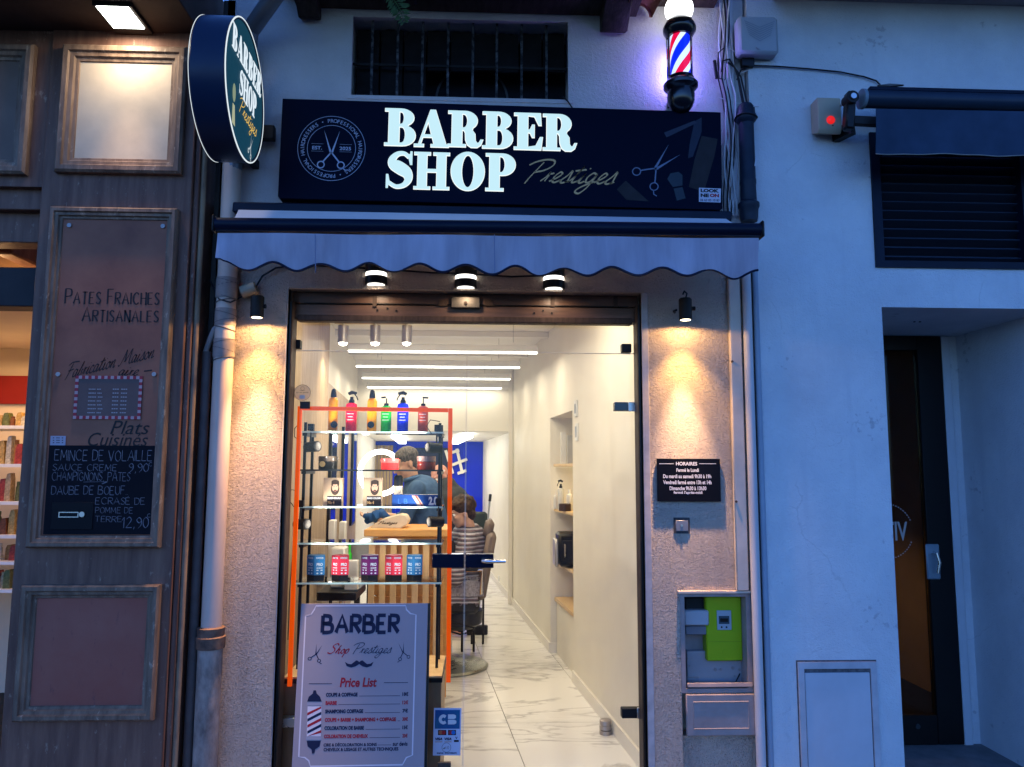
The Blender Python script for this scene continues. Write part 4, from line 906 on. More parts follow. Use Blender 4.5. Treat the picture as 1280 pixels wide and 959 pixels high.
# ------------------------------------------------------------------ two warm spotlights on the wall
def spot(px0, py0, lbl, white):
    y = -.095; top = P(px0, py0 - 14, y); bot = P(px0, py0 + 13, y); s = T('spotlight', lbl, 'spotlight', (top.x, 0, top.z), 'warm spotlights beside the door')
    MB().lathe([(0, 0), (.030, 0), (.031, .004), (.031, top.z - bot.z - .006), (.026, top.z - bot.z), (0, top.z - bot.z)], bot, (0, 0, 1), 20).build('body', m_dark, s)
    MB().cyl(bot + Vector((0, 0, -.001)), bot + Vector((0, 0, .004)), .024, n=18).build('lens', emit('spot_lens', (1, .85, .55), 9), s)
    MB().tube([(top.x - .03, -.0, top.z - .05), (top.x - .042, -.03, top.z - .05), (top.x - .036, -.055, top.z - .05)], .006, 8).build('stirrup', m_dark, s)
    MB().cyl((top.x + .03, y, top.z - .05), (top.x + .045, y, top.z - .05), .010, n=10).build('knob', m_dark, s)
    if white:
        a = P(306, 369, -.02); MB().cyl((a.x - .01, -.035, a.z + .01), (a.x + .055, -.035, a.z + .035), .03, n=16).build('mount', m_beige, s)
    else:
        MB().tube([top, top + Vector((.01, .01, .025)), top + Vector((.005, .04, .045)), top + Vector((0, .05, .03))], .004, 6).build('flex', m_cable, s)
    lamp('SPOT', 'spot_light', bot + Vector((0, -.0, -.014)), 4, (1, .58, .22), s, angle=172, blend=.10, radius=.015, aim=(0, -.0, -1))
    lamp('SPOT', 'beam_light', bot + Vector((0, -.005, -.012)), 40, (1, .56, .16), s, angle=84, blend=1, radius=.012, aim=(0, -.0, -1))
    lamp('SPOT', 'core_beam_light', bot + Vector((0, -.005, -.012)), 210, (1, .62, .36), s, angle=40, blend=1, radius=.012, aim=(0, -.0, -1))
    return s
spot(321, 384, 'small black spotlight on a pale mount left of the doorway', True)
spot(857, 387, 'small black spotlight without a mount right of the doorway', False)
cw = T('cable', 'black cable looping from the left spotlight to the downpipe', 'cable', P(300, 375, -.03)); MB().tube([P(307, 368, -.04), P(297, 374, -.03), P(288, 378, -.12), P(274, 374, -.1), P(262, 350, -.02)], .004, 6).build('flex', m_cable, cw)
# ------------------------------------------------------------------ roller shutter head and rails
sh = T('roller_shutter', 'brown steel roller shutter box and side rails round the shop doorway', 'shutter', ((D0 + D1) / 2, .06, 0))
z1 = DZ1 - .002; z0 = P(585, 400, .06).z
MB().box(D0 + .002, D1 - .002, .075, .16, z0, z1 - .06).build('box_cover', m_housing, sh, bevel=.003)
MB().box(D0 + .002, D1 - .002, .070, .16, z1 - .058, z1).build('box_cover', m_housing, sh, bevel=.003)
zs = P(585, 381, .07).z; MB().box(D0 + .06, D1 - .05, .068, .074, zs - .003, zs + .002).build('seam', m_black, sh)
zb = z0 - .012; MB().box(D0 + .03, D1 - .03, .06, .12, zb, z0 + .018).build('bottom_bar', m_rail, sh, bevel=.004)
x0_ = P(357, 650, .0).x; 
for a, b in ((D0 + .002, P(362.5, 660, .115).x), (P(795.5, 690, .115).x, D1 - .002)):
    MB().box(a, b - .0, .02, .115, 0, z1 - .05).build('guide_rail', m_rail, sh, bevel=.003)
    MB().box(a + .012, b - .012, .012, .0205, 0, z1 - .06).build('rail_slot', m_black, sh)
lk0 = RC(564, 371, 600, 385, .05); lk = MB().box(lk0[0], lk0[1], .045, .075, lk0[2], lk0[3]).build('lock_case', mat('lock_steel', (.13, .115, .10), .4, metal=.7, var=.4, vs=20), sh, bevel=.003)
p = P(582, 379, .045); MB().cyl(p, p + Vector((0, -.008, 0)), .008, n=12).build('lock_barrel', m_rail, lk)
for px in (548, 606): q = RC(px, 375, px + 11, 382, .06); MB().box(q[0], q[1], .062, .074, q[2], q[3]).build('lock_bolt', m_rail, sh)
for px in (468, 691, 770): q = RC(px - 2.5, 370, px + 2.5, 383, .06); MB().box(q[0], q[1], .064, .074, q[2], q[3]).build('hook', m_rail, sh)
for px, py in ((471, 387), (484, 385), (495, 388), (668, 391), (679, 388), (690, 391)):
    p = P(px, py, .062); MB().cyl((p.x, .0745, p.z), (p.x, .070, p.z), .005, n=8).build('rivet', m_black, sh)
# ------------------------------------------------------------------ opening hours plate
hp = T('opening_hours_plate', 'black plate with white French opening hours right of the door', 'sign', P(861, 627, -.012))
x0, x1, z0, z1 = RC(821.5, 573.5, 900.5, 627, -.012); MB().box(x0, x1, -.014, -.004, z0, z1).build('plate', mat('black_plate', (.004, .004, .008), .3, var=0, spec=.08), hp, bevel=.001)
MB().box(x0 + .02, x1 - .02, -.0045, .0, z0 + .02, z1 - .02).build('backing', m_dark, hp)
S = front(-.0148); mw = mat('white_print', (.60, .60, .64), .5, var=0)
for b, bx in (('HORAIRES', (845, 577.5, 871.5, 582)), ('Fermé le Lundi', (845.5, 585.5, 873.5, 590)), ('Du mardi au samedi 9h30 à 19h', (829, 593, 889, 598)), ('Vendredi fermé entre 13h et 14h', (829, 600.5, 889.5, 605.5)), ('Dimanche 9h30 à 13h30', (837, 608, 883, 613)), ("fermé l'après-midi", (842, 613.8, 878, 618.5))):
    put_text(S, text2(b, 0, .03), bx, 0, mw, hp)
for a, b in ((824, 842), (874, 895)): put_text(S, line2((0, 0), (1, 0), .1), (a, 579.4, b, 580.1), 0, mw, hp)
# small square bracket plate
bk = T('bell_plate', 'small square grey metal plate in a chipped hole under the hours sign', 'plate', P(852, 667, -.004))
x0, x1, z0, z1 = RC(842, 647, 862, 667, 0); MB().box(x0, x1, -.003, .004, z0, z1).build('plate', mat('hole_dark', (.08, .075, .08), .8, var=.5, vs=40), bk)
x0, x1, z0, z1 = RC(844.5, 650.5, 860, 664, 0); MB().box(x0, x1, -.006, -.002, z0, z1).build('cover', mat('zinc_plate', (.30, .29, .31), .4, metal=.6, var=.3), bk, bevel=.003)
p = P(852, 657, -.006); MB().cyl(p, p + Vector((0, -.004, 0)), .006, n=10).build('screw', m_steel, bk)
# ------------------------------------------------------------------ meter recess
YM = .10
mn = T('meter_niche', 'open grey plastic meter recess with dropped flap in the right wall', 'meter box', ((MET[0] + MET[1]) / 2, 0, LOWN[2]))
m_gp = mat('weathered_grey_plastic', (.38, .30, .28), .55, vs=7, col2=(.24, .19, .18), detail=7, bump=.15, bs=60, bd=.001)
fx0, fx1, fz0, fz1 = MET[0], MET[1], P(895, 866, 0).z, MET[3]
MB().holed(fx0, fx1, fz0, fz1, -.004, .155, [(fx0 + .02, fx1 - .025, fz0 + .02, fz1 - .018)]).build('casing', m_gp, mn)
MB().box(fx0 + .02, fx1 - .02, .13, .15, fz0 + .01, fz1 - .01).build('back_plate', m_gp, mn)
x0, x1, z0, z1 = RC(857, 812, 927, 852, YM + .02); MB().box(x0, x1, YM - .01, YM + .028, z0, z1).build('lower_cover', mat('cover_grey', (.34, .31, .31), .5, var=.15), mn, bevel=.003)
for px, py, r in ((862, 832, .004), (894, 837, .008), (901, 837, .006), (916, 835, .008), (924, 837, .006), (918, 845, .004)):
    p = P(px, py, YM - .01); MB().cyl(p, p + Vector((0, -.004, 0)), r, n=10).build('plug', m_gp, mn)
x0, x1, z0, z1 = RC(858, 846, 873, 851, YM - .01); MB().frame(x0, x1, z0, z1, YM - .01, [(0, 0), (0, .003), (.003, .003), (.003, 0)]).build('label_frame', m_gp, mn)
z = P(900, 858, 0).z
MB().obox(((fx0 + fx1) / 2 + .01, .03, z), (fx1 - fx0 - .03, .09, .02), (R(-12), 0, 0)).build('hinge_lip', m_gp, mn, bevel=.003)
x0, x1, z0, z1 = RC(858, 868, 944.5, 920, -.02)
MB().box(x0, x1, -.022, -.006, z0, z1).build('flap', m_gp, mn, bevel=.004)
MB().frame(x0 + .03, x1 - .03, z0 + .03, z1 - .03, -.022, [(0, 0), (.003, .003), (.006, 0)]).build('flap_rib', m_gp, mn)
MB().tube([P(925, 842, .08), P(921, 850, .07), P(918, 856, .06)], .003, 6).build('wire', m_cable, mn)
gm = T('electricity_meter', 'lime green electricity meter with small grey display', 'meter', P(904, 826, YM))
x0, x1, z0, z1 = RC(882, 745, 927, 826, YM - .03)
MB().box(x0, x1, YM - .04, YM + .03, z0, z1).build('case', mat('lime_plastic', (.30, .44, .01), .4, var=.06), gm, bevel=.006)
q = RC(896, 763, 914, 787.5, YM - .04); MB().box(q[0], q[1], YM - .045, YM - .039, q[2], q[3]).build('bezel', mat('bezel_grey', (.36, .42, .46), .4, var=.1), gm, bevel=.002)
q = RC(898.5, 770, 911.5, 780, YM - .045); dsp = MB().box(q[0], q[1], YM - .0475, YM - .0445, q[2], q[3]).build('display', mat('lcd', (.05, .08, .10), .15, var=0), gm)
q = RC(900, 773, 910, 777.5, YM - .047); MB().box(q[0], q[1], YM - .0485, YM - .0473, q[2], q[3]).build('digits', m_black, dsp)
for px in (902, 908): p = P(px, 784, YM - .045); MB().cyl(p, p + Vector((0, -.003, 0)), .0045, n=8).build('button', m_dark, gm)
z = P(904, 800, YM).z; MB().box(x0 + .004, x1 - .004, YM - .0408, YM - .0398, z, z + .0015).build('seam', mat('lime_dark', (.2, .28, .01), .5, var=0), gm)
p = P(906, 815, YM - .04); MB().cyl(p, p + Vector((0, -.003, 0)), .010, n=12).build('seal', mat('lime_plastic', (.4, .5, .02)), gm)
cbk = T('circuit_breaker', 'grey fuse unit left of the green meter', 'fuse box', P(870, 797, YM))
x0, x1, z0, z1 = RC(855, 763, 886, 782, YM - .05); MB().box(x0, x1, YM - .055, YM + .03, z0, z1).build('cover', mat('fuse_grey', (.42, .43, .45), .35, var=.1), cbk, bevel=.006)
x0, x1, z0, z1 = RC(856, 747, 884, 763, YM - .0); MB().box(x0, x1, YM - .01, YM + .03, z0, z1).build('upper_body', m_dark, cbk, bevel=.003)
x0, x1, z0, z1 = RC(856, 782, 883, 793, YM - .02); MB().box(x0, x1, YM - .035, YM + .03, z0, z1).build('lower_body', mat('fuse_dark', (.18, .18, .2), .5, var=.1), cbk, bevel=.004)
# sill and stained corner strip, long conduits at the party line
cs = T('corner_trunking', 'tall cream trunking strip right of the meter recess', 'trunking', (P(925, 900, -.03).x, -.03, 0))
zt = P(922, 345, 0).z; zb2 = P(930, 737, 0).z; xa = P(912, 540, -.02).x; xb = P(930, 540, -.02).x
MB().box(xa + .012, xb + .0, -.03, -.001, MET[3] + .012, zt).build('strip', mat('cream_strip', (.66, .54, .44), .6, vs=7, var=.2, bump=.3, bs=50, bd=.002), cs, bevel=.005)
for py in (452, 627): p = P(912, py, -.03); MB().cyl((xa + .018, -.031, p.z), (xa + .018, -.037, p.z), .006, n=8).build('screw', m_rust, cs)
MB().box(MET[0] - .012, MET[1] + .03, -.02, .0, MET[3] + .0, MET[3] + .01).build('sill', mat('cream_strip', (.6, .5, .4)), cs)
x = P(941, 600, -.04).x; MB().cyl((x, -.035, -.0), (x, -.035, P(937, 345, 0).z + .1), .022, n=16).build('conduit', mat('pale_pipe', (.58, .55, .55), .45, vs=3, stretch=(2, 2, 1), var=.15), cs)
x2 = P(953, 600, -.04).x; MB().cyl((x2, -.03, -.0), (x2, -.03, P(937, 345, 0).z + .1), .014, n=14).build('conduit', mat('blue_grey_pipe', (.30, .36, .44), .45, var=.15), cs)
# ------------------------------------------------------------------ upper right: cable bundle, vent pipe, alarm box
cbn = T('cable_bundle', 'tangle of white and black cables clipped down the wall past the sign', 'cables', P(912, 140, -.03))
xw = P(909, 60, -.02); MB().box(xw.x, xw.x + .035, -.02, -.001, P(905, 250, 0).z, 4.3).build('mini_trunking', mat('trunk_white', (.6, .58, .62), .5, var=.1), cbn, bevel=.003)
random.seed(11)
for i in range(9):
    pts = []; xx = 899 + i * 1.6 + random.uniform(-1, 1); 
    for j in range(14):
        y = -10 + j * 21.5; pts.append(P(xx + 3.2 * math.sin(j * .9 + i * 2.1) + (y > 110) * 4 + y * .018, y, -.028 - .004 * (i % 4)))
    MB().tube([Vector(q) for q in pts], .0032 + .001 * (i % 2), 6).build('cable', m_cablew if i % 3 else m_cable, cbn)
MB().tube([P(*q) for q in ((905, 60, -.03), (898, 66, -.04), (897, 80, -.05), (899, 98, -.04), (906, 100, -.03))], .003, 6).build('cable', m_cable, cbn)
MB().tube([P(893, 76, -.06), P(896, 98, -.06)], .009, 8).build('connector', m_black, cbn)
for a in (((903, 58), (915, 62), (925, 70), (940, 72), (948, 70)), ((900, 78), (906, 60), (914, 80), (924, 92), (935, 88)), ((899, 122), (910, 126), (925, 130), (932, 132))):
    MB().tube([P(x, y, -.03) for x, y in a], .0028, 6).build('cable', m_cablew, cbn)
for a in (((910, 78), (918, 84), (924, 100), (930, 130)), ((902, 90), (903, 76), (912, 74), (921, 90), (928, 128)), ((915, 80), (926, 96), (934, 130))):
    MB().tube([P(x, y, -.045) for x, y in a], .0045, 6).build('cable', m_cable, cbn)
xw = -.03
YR = -.03                                                 # face of the right-hand building
vp = T('vent_pipe', 'short dark blue cast pipe with cables entering its top', 'pipe', P(934, 280, -.09))
X = P(934, 200, -.09).x; Z = lambda y: P(934, y, -.09).z
MB().lathe([(0, Z(277)), (.040, Z(277)), (.044, Z(271)), (.046, Z(262)), (.052, Z(259)), (.052, Z(255)), (.040, Z(252)), (.038, Z(232)), (.040, Z(230)), (.040, Z(226)), (.038, Z(224)), (.037, Z(155)), (.050, Z(151)), (.052, Z(146)), (.046, Z(143)), (.044, Z(136)), (.030, Z(131)), (0, Z(130))], (X, -.09, 0), n=28).build('pipe', mat('blue_black_iron', (.012, .022, .042), .45, vs=12, var=.4, bump=.3, bs=50, bd=.002), vp)
MB().tube([(X + .054 * math.cos(R(t)), -.09 + .054 * math.sin(R(t)), Z(148) + .004 * math.sin(R(2 * t))) for t in range(0, 361, 20)], .004, 6).build('strap', m_cable, vp)
MB().tube([P(942, 133, -.14), P(949, 133, -.15)], .003, 6).build('strap_tail', m_cablew, vp)
MB().obox((X + .03, -.125, Z(205)), (.006, .004, .05), (0, .2, 0)).build('paint_chip', mat('chip_white', (.6, .62, .68), .8, var=.2), vp)
abx = T('alarm_box', 'white ribbed alarm siren box high on the blue lit wall', 'alarm', P(948, 68, YR - .06))
x0, x1, z0, z1 = RC(923, 20, 973, 67, YR - .07)
MB().box(x0, x1, YR - .075, YR - .0, z0, z1).build('case', m_greyplastic, abx, bevel=.014)
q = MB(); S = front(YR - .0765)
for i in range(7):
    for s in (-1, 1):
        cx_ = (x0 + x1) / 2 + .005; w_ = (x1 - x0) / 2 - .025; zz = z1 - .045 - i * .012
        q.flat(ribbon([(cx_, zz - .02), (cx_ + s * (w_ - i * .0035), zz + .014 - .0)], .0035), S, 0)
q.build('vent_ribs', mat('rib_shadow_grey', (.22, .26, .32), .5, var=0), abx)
p = P(948, 59, YR - .077); MB().cyl(p, p + Vector((0, -.004, 0)), .011, n=14).build('lock', m_greyplastic, abx)
x0_, x1_, z0_, z1_ = RC(927, 67, 942, 83, -.05); MB().box(x0_, x1_, -.06, -.03, z0_, z1_).build('cable_clip', m_black, abx)
wc = T('cable', 'thin black cable arching from the alarm box over to the navy awning', 'cable', P(1020, 90, YR - .01))
MB().tube([P(*q, YR - .012) for q in ((921, 100), (926, 88), (940, 82), (970, 83), (1010, 86), (1050, 90), (1080, 96), (1095, 101), (1104, 110))], .004, 6).build('flex', m_cable, wc)
tc_ = T('cable', 'short black cable hanging from the upper window onto the sign', 'cable', P(712, 130, -.02)); MB().tube([P(704, 121, -.01), P(710, 127, -.02), P(716, 136, -.06)], .004, 6).build('flex', m_cable, tc_)
# ------------------------------------------------------------------ right-hand building
rb = T('white_building', 'white rendered building with louvre opening and recessed entrance', 'building', (2.5, .2, 0))
LV = RC(1090, 170, 1420, 337, YR); RD = (P(1116, 660, YR).x, 2.86, -1, P(1190, 385, YR).z)
xj = P(950, 640, YR).x + .012
MB().holed(xj - .0, 4.6, -.1, 4.6, YR, .4, [LV, RD]).build('wall', m_white, rb)
rc = MB(); zc_ = RD[3]
yd = .77
MB().box(RD[0] - .3, RD[0] - .0005, .4, yd, -.05, zc_).build('recess_side', m_white, rb)
MB().box(RD[1] + .0005, RD[1] + .3, .4, yd + .2, -.05, zc_).build('recess_side', m_white, rb)
MB().box(RD[0] - .3, RD[1] + .3, .4, yd + .2, zc_ + .0005, zc_ + .2).build('recess_soffit', m_white, rb)
xst = P(1196, 800, yd).x; MB().box(xst, RD[1], yd, yd + .2, -.05, zc_).build('recess_back', m_white, rb)
MB().box(RD[0] - .3, RD[1] + .3, YR, yd + .1, -.05, .006).build('threshold', mat('recess_concrete', (.22, .22, .22), .8, vs=8, var=.35, bump=.3, bs=80, bd=.002), rb)
zz = P(1110, 8, YR).z; MB().box(P(965, 5, YR).x, 4.6, YR - .5, YR - .001, zz + .02, zz + .35).build('eave', mat('blue_eave', (.32, .31, .33), .8, var=.2), rb)
for px in (1143, 1150): p = PZ(px, 402, zc_); MB().cyl((p.x, p.y, zc_ - .0), (p.x, p.y, zc_ - .004), .006, n=10).build('ceiling_screw', m_dark, rb)
# wall hatch
hq = 0
ht = T('wall_hatch', 'white painted access hatch low in the white wall', 'hatch', P(1048, 959, YR))
x0, x1, _, z1 = RC(999.5, 827, 1098, 1000, YR)
fm_ = MB().holed(x0, x1, 0.01, z1, YR - .012, YR + .02, [(x0 + .028, x1 - .028, -.1, z1 - .03)]).build('frame', mat('hatch_frame', (.50, .50, .53), .7, vs=9, var=.25, bump=.4, bs=30, bd=.004), ht)
_, _, _, z1 = RC(1009, 839, 1086, 1000, YR - .01); MB().box(x0 + .032, x1 - .032, YR - .008, YR - .003, .02, z1 - .008).build('door', mat('hatch_door', (.53, .54, .58), .6, vs=4, var=.15, bump=.2, bs=30, bd=.002), ht, bevel=.002)
sx0, sx1, _, sz1 = RC(998, 825, 1099, 1000, YR)
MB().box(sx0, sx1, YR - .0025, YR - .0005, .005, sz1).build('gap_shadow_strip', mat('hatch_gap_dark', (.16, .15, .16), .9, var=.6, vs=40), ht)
# louvre
lv = T('louvre_vent', 'black louvred ventilation grille under the navy awning', 'vent', P(1185, 338, YR))
MB().holed(LV[0] + .0005, LV[1] - .0005, LV[2] + .0005, LV[3] - .0005, YR - .012, .1, [(LV[0] + .045, LV[1] - .04, LV[2] + .035, LV[3] - .03)]).build('frame', m_navy, lv)
MB().box(LV[0] + .01, LV[1] - .01, .11, .13, LV[2] + .01, LV[3] - .01).build('backing', m_black, lv)
ns = 13
for i in range(ns):
    z = LV[2] + .055 + i * (LV[3] - LV[2] - .08) / ns
    MB().obox(((LV[0] + LV[1]) / 2, .025, z), (LV[1] - LV[0] - .09, .055, .007), (R(-28), 0, 0)).build('slat', mat('louvre_slat', (.03, .045, .075), .45, metal=.3, var=.1), lv)
x = P(1276, 240, YR).x; MB().box(x, x + .03, YR - .008, .02, LV[2] + .035, LV[3] - .03).build('mullion', m_navy, lv)
# navy awning
na = T('awning', 'closed navy awning with short plain valance over the louvre vent', 'awning', P(1190, 150, -.25)); YA = -.22
a = P(1078, 124, YA); b = P(1460, 134, YA)
MB().tube([a, b], .043, 20).build('roller', mat('navy_roller', (.02, .035, .06), .35, var=.2), na)
MB().tube([a + Vector((-.008, 0, 0)), a + Vector((.008, 0, 0))], .048, 20).build('roller_end', mat('grey_end', (.16, .22, .26), .5, var=.2), na)
MB().bar(a + Vector((.03, .0, .048)), b + Vector((0, 0, .048)), .04, .02).build('cover_rail', m_navy, na, bevel=.003)
vs = []; n_ = 40
for i in range(n_ + 1):
    t = i / n_; px = 1095 + (1440 - 1095) * t
    for j in range(6):
        s = j / 5; p = P(px, 136 + 6 * t + (192 + 5 * t - 136 - 6 * t) * s, YA - .046); p.y += .008 * math.sin(px * .05 + s * 2) * s + .004 * math.sin(px * .13 - s * 4) * s; vs.append(p)
fs = [(i * 6 + j, i * 6 + j + 1, i * 6 + j + 7, i * 6 + j + 6) for i in range(n_) for j in range(5)]
k_ = len(vs); MB().add(vs + [v + Vector((0, .003, 0)) for v in vs], fs + [tuple(q + k_ for q in reversed(f)) for f in fs]).build('valance', m_navyfab, na, fix=False)
MB().tube([vs[i * 6 + 5] for i in range(n_ + 1)], .0025, 5).build('hem', mat('hem_grey', (.25, .24, .22), .8, var=0), na)
p0 = P(1063, 116, YA); p1 = P(1060, 163, YA)
MB().bar(p0, p1, .045, .05, up=(0, 1, 0)).build('end_bracket', m_black, na, bevel=.008)
pc = P(1065, 122, YA - .03); MB().cyl(pc + Vector((0, .05, 0)), pc + Vector((0, -.012, 0)), .03, n=20).build('pivot', m_dark, na); MB().cyl(pc + Vector((0, -.012, 0)), pc + Vector((0, -.02, 0)), .014, n=14).build('pivot_bolt', m_steel, na)
MB().bar(P(1062, 151, YA + .02), P(1102, 153, YA + .02), .03, .045).build('arm', m_dark, na, bevel=.004)
MB().bar(P(1066, 160, YA + .1), (P(1066, 160, YA).x, YR, P(1066, 150, YA).z), .04, .06).build('wall_bracket', m_black, na)
MB().obox(P(1113, 107, -.14), (.07, .12, .008), (R(30), R(-8), 0)).build('top_bracket', m_black, na, bevel=.002)
# beige detector with red light
dt = T('awning_detector', 'beige wall box with a glowing red spot beside the navy awning', 'detector', P(1034, 168, YR - .05))
x0, x1, z0, z1 = RC(1020, 124, 1049, 169, YR - .06)
MB().prism([(0, z0 + .03), (.07, z0), (.085, z0 + .02), (.085, z1 - .01), (.075, z1), (0, z1)], Surf((x0 + .0, YR, 0), (0, -1, 0), (0, 0, 1)), 0, -(x1 - x0)).build('case', m_beige, dt, bevel=.004)
p = P(1038.5, 150, YR - .087); MB().lathe([(0, -.003), (.021, -.003), (.021, .002), (.015, .007), (0, .009)], p, (0, -1, 0), 20).build('red_lens', mat('red_lens', (.5, .01, .01), .2, var=0, emis=(1, .02, .02), es=.7), dt)
p = P(1041, 157, YR - .087); MB().cyl(p, p + Vector((0, -.003, 0)), .003, n=8).build('screw', m_dark, dt)
MB().tube([P(1049, 134, -.1), P(1053, 130, -.12), P(1057, 130, -.14)], .007, 8).build('gland', m_greyplastic, dt)
# recessed glazed door
gd = T('recessed_glass_door', 'black framed glass door set back in the white entrance recess', 'door', P(1150, 920, yd))
xs1 = xst - .0005; xh = P(1160, 660, yd).x; xg = P(1166 - 12, 660, yd).x
x_st0 = P(1140 + 16, 660, yd).x; zb = .02; ztop = zc_ - .002
MB().box(x_st0, xs1, yd - .02, yd + .03, .01, ztop).build('stile', m_black, gd, bevel=.003)
MB().box(RD[0] - .28, x_st0 - .001, yd - .018, yd + .03, P(1120, 418 + 20, yd).z, ztop).build('top_rail', m_black, gd)
zbr = P(1160, 893, yd).z; MB().box(RD[0] - .28, x_st0 - .001, yd - .018, yd + .03, .01, zbr).build('bottom_rail', m_black, gd)
MB().box(RD[0] - .28, x_st0 - .001, yd, yd + .012, zbr, P(1120, 438, yd).z).build('pane', glass_mat('door_glass', (.75, .66, .5), .5), gd)
S = front(yd - .002)
mt = mat('frosted_print', (.42, .38, .34), .6, var=0)
put_text(S, text2('CTIV', 0, .02), (1093, 652, 1134.5, 676), 0, mt, gd)
cx, cy = S.uv(1108, 664); rr = 34 / F * 4.47; dots = []
for k in range(60):
    a = 2 * math.pi * k / 60
    if abs(math.sin(a)) > .35: dots.append(disc2(cx + rr * math.cos(a), cy + rr * math.sin(a), .004, 6))
MB().flat(merge(*dots), S, 0).build('lettering', mt, gd)
hx = RC(1157, 680, 1174, 724, yd - .02); hb = MB().box(hx[0], hx[1], yd - .032, yd - .0201, hx[2], hx[3]).build('handle_plate', mat('handle_grey', (.28, .36, .42), .35, metal=.5, var=.2), gd, bevel=.006)
z = hx[2] + .06; MB().tube([((hx[0] + hx[1]) / 2, yd - .03, hx[3] - .05), ((hx[0] + hx[1]) / 2, yd - .07, hx[3] - .05), ((hx[0] + hx[1]) / 2 + .01, yd - .075, hx[3] - .1), ((hx[0] + hx[1]) / 2, yd - .07, hx[2] + .04)], .009, 10).build('lever', m_steel, hb)
p = P(1147, 908, yd - .02); MB().cyl(p, p + Vector((0, -.006, 0)), .014, n=16).build('bottom_lock', mat('lock_dark', (.08, .09, .1), .3, metal=.8, var=0), gd)
MB().box(xst + .0, xst + .05, yd - .02, yd - .0005, .0, ztop).build('jamb', mat('jamb_paint', (.55, .57, .6), .6, var=.1), rb, bevel=.003)
rm = T('amber_lobby', 'dim amber lobby wall seen through the recessed glass door', 'room', (2.3, 2.2, 0))
MB().box(1.6, 3.2, 2.4, 2.45, 0, 2.6).build('back_wall', mat('amber_wall', (.50, .36, .14), .7, vs=1.6, col2=(.22, .15, .06), detail=3), rm)
MB().box(1.6, 1.62, yd + .2, 2.4, 0, 2.6).build('side_wall', mat('lobby_side', (.3, .2, .1), .7, var=.2), rm); MB().box(3.18, 3.2, yd + .2, 2.4, 0, 2.6).build('side_wall', MATS['lobby_side'], rm)
MB().box(1.6, 3.2, yd + .2, 2.45, 2.6, 2.65).build('ceiling', MATS['lobby_side'], rm); MB().box(1.6, 3.2, yd + .1, 2.45, -.05, .0).build('floor', m_dark, rm)
lamp('AREA', 'lobby_light', (2.35, 1.9, 1.1), 3.4, (1, .82, .55), rm, size=.4, aim=(0, .2, -1))
# ================================================================== inside the barber shop
def xr(Y): return .869 - .0957 * (Y - .31)
def xl(Y): return -1.09 - .0706 * (Y - .1)
TOP = Surf((0, 0, 0), (1, 0, 0), (0, 1, 0))
ZC2 = 2.78; YBH = 5.44; YE = 9.0; ZB = 2.0
m_int = mat('ivory_wall_finish', (.80, .76, .66), .5, vs=1.6, stretch=(1, 1, 1), col2=(.74, .69, .59), detail=6, bump=.12, bs=14, bd=.002)
m_ceil = mat('cream_ceiling', (.82, .78, .69), .6, var=.03, vs=2)
m_skirt = mat('ivory_skirting', (.78, .74, .66), .35, var=.04)
rw = MB()
def wallseg(mb, fx, ya, yb, out, z0, z1): mb.prism([(fx(ya), ya), (fx(ya) + out, ya), (fx(yb) + out, yb), (fx(yb), yb)], TOP, z0, z1)
wallseg(rw, xr, .162, 2.12, .40, 0, ZC2); wallseg(rw, xr, 2.12, 3.04, .40, 2.0, ZC2); wallseg(rw, xr, 3.04, YE, .40, 0, ZC2)
wallseg(rw, lambda y: xr(y) + .40, 1.85, 3.1, .05, 0, ZC2)
struct(rw.build('wall_right', m_int, fix=False))
lw_ = MB(); wallseg(lw_, xl, .162, YE, -.3, 0, ZC2); struct(lw_.build('wall_left', m_int, fix=False))
MBc = MB(); MBc.prism([(-2.0, .162), (1.4, .162), (1.4, YE + .1), (-2.2, YE + .1)], TOP, ZC2 + .001, ZC2 + .1); struct(MBc.build('ceiling', m_ceil, fix=False))
bh = MB(); bh.box(-1.9, .6, YBH, YBH + .12, ZB, ZC2 - .0); bh.box(-1.9, .6, YBH + .12, YE, ZB + .002, ZB + .08)
struct(bh.build('bulkhead', m_ceil))
MB2 = MB(); MB2.box(-1.95, .5, YE, YE + .1, 0, ZB + .2); struct(MB2.build('wall_back', mat('cobalt_wall', (.002, .02, .62), .5, var=.1, vs=2)))
# upper strip above the doorway, inside, and the front returns
MB().box(-1.5, 1.3, .161, .17, DZ1 + .001, ZC2).build('front_wall_inside', m_int, bld)
jb = MB()
jb.box(D1 - .001 + .0, 1.25, .161, .175, 0, ZC2); jb.build('front_return', m_int, bld)
# marble floor, tile by tile along the skewed room
m_marble = marble_mat()
fb_ = MB(); fb_.box(-2, 1.35, .0, YE + .1, -.06, -.012 + .005); struct(fb_.build('floor', mat('grey_grout', (.32, .30, .28), .8, var=.1)))
ft = struct(bpy.data.objects.new('tile_floor', None)); sc.collection.objects.link(ft); WORLD[ft.name] = Vector((0, 0, 0))
sk = -.0957; tiles = []
tile_me = None
for ci, off in enumerate((-.602, -1.204, -1.806, .0)):
    for rj in range(8):
        y0 = .02 + rj * 1.204; y1 = y0 + 1.2
        x0 = .889 + off; 
        def xx(y, k): return x0 + k * .598 + sk * (y - .1)
        if xx(y1, 1) < xl(y0) - .1: continue
        q = MB(); q.prism([(xx(y0, 0), y0), (xx(y0, 1), y0), (xx(y1, 1), y1), (xx(y1, 0), y1)], TOP, -.007, .002)
        q.build('tile', m_marble, ft, fix=False)
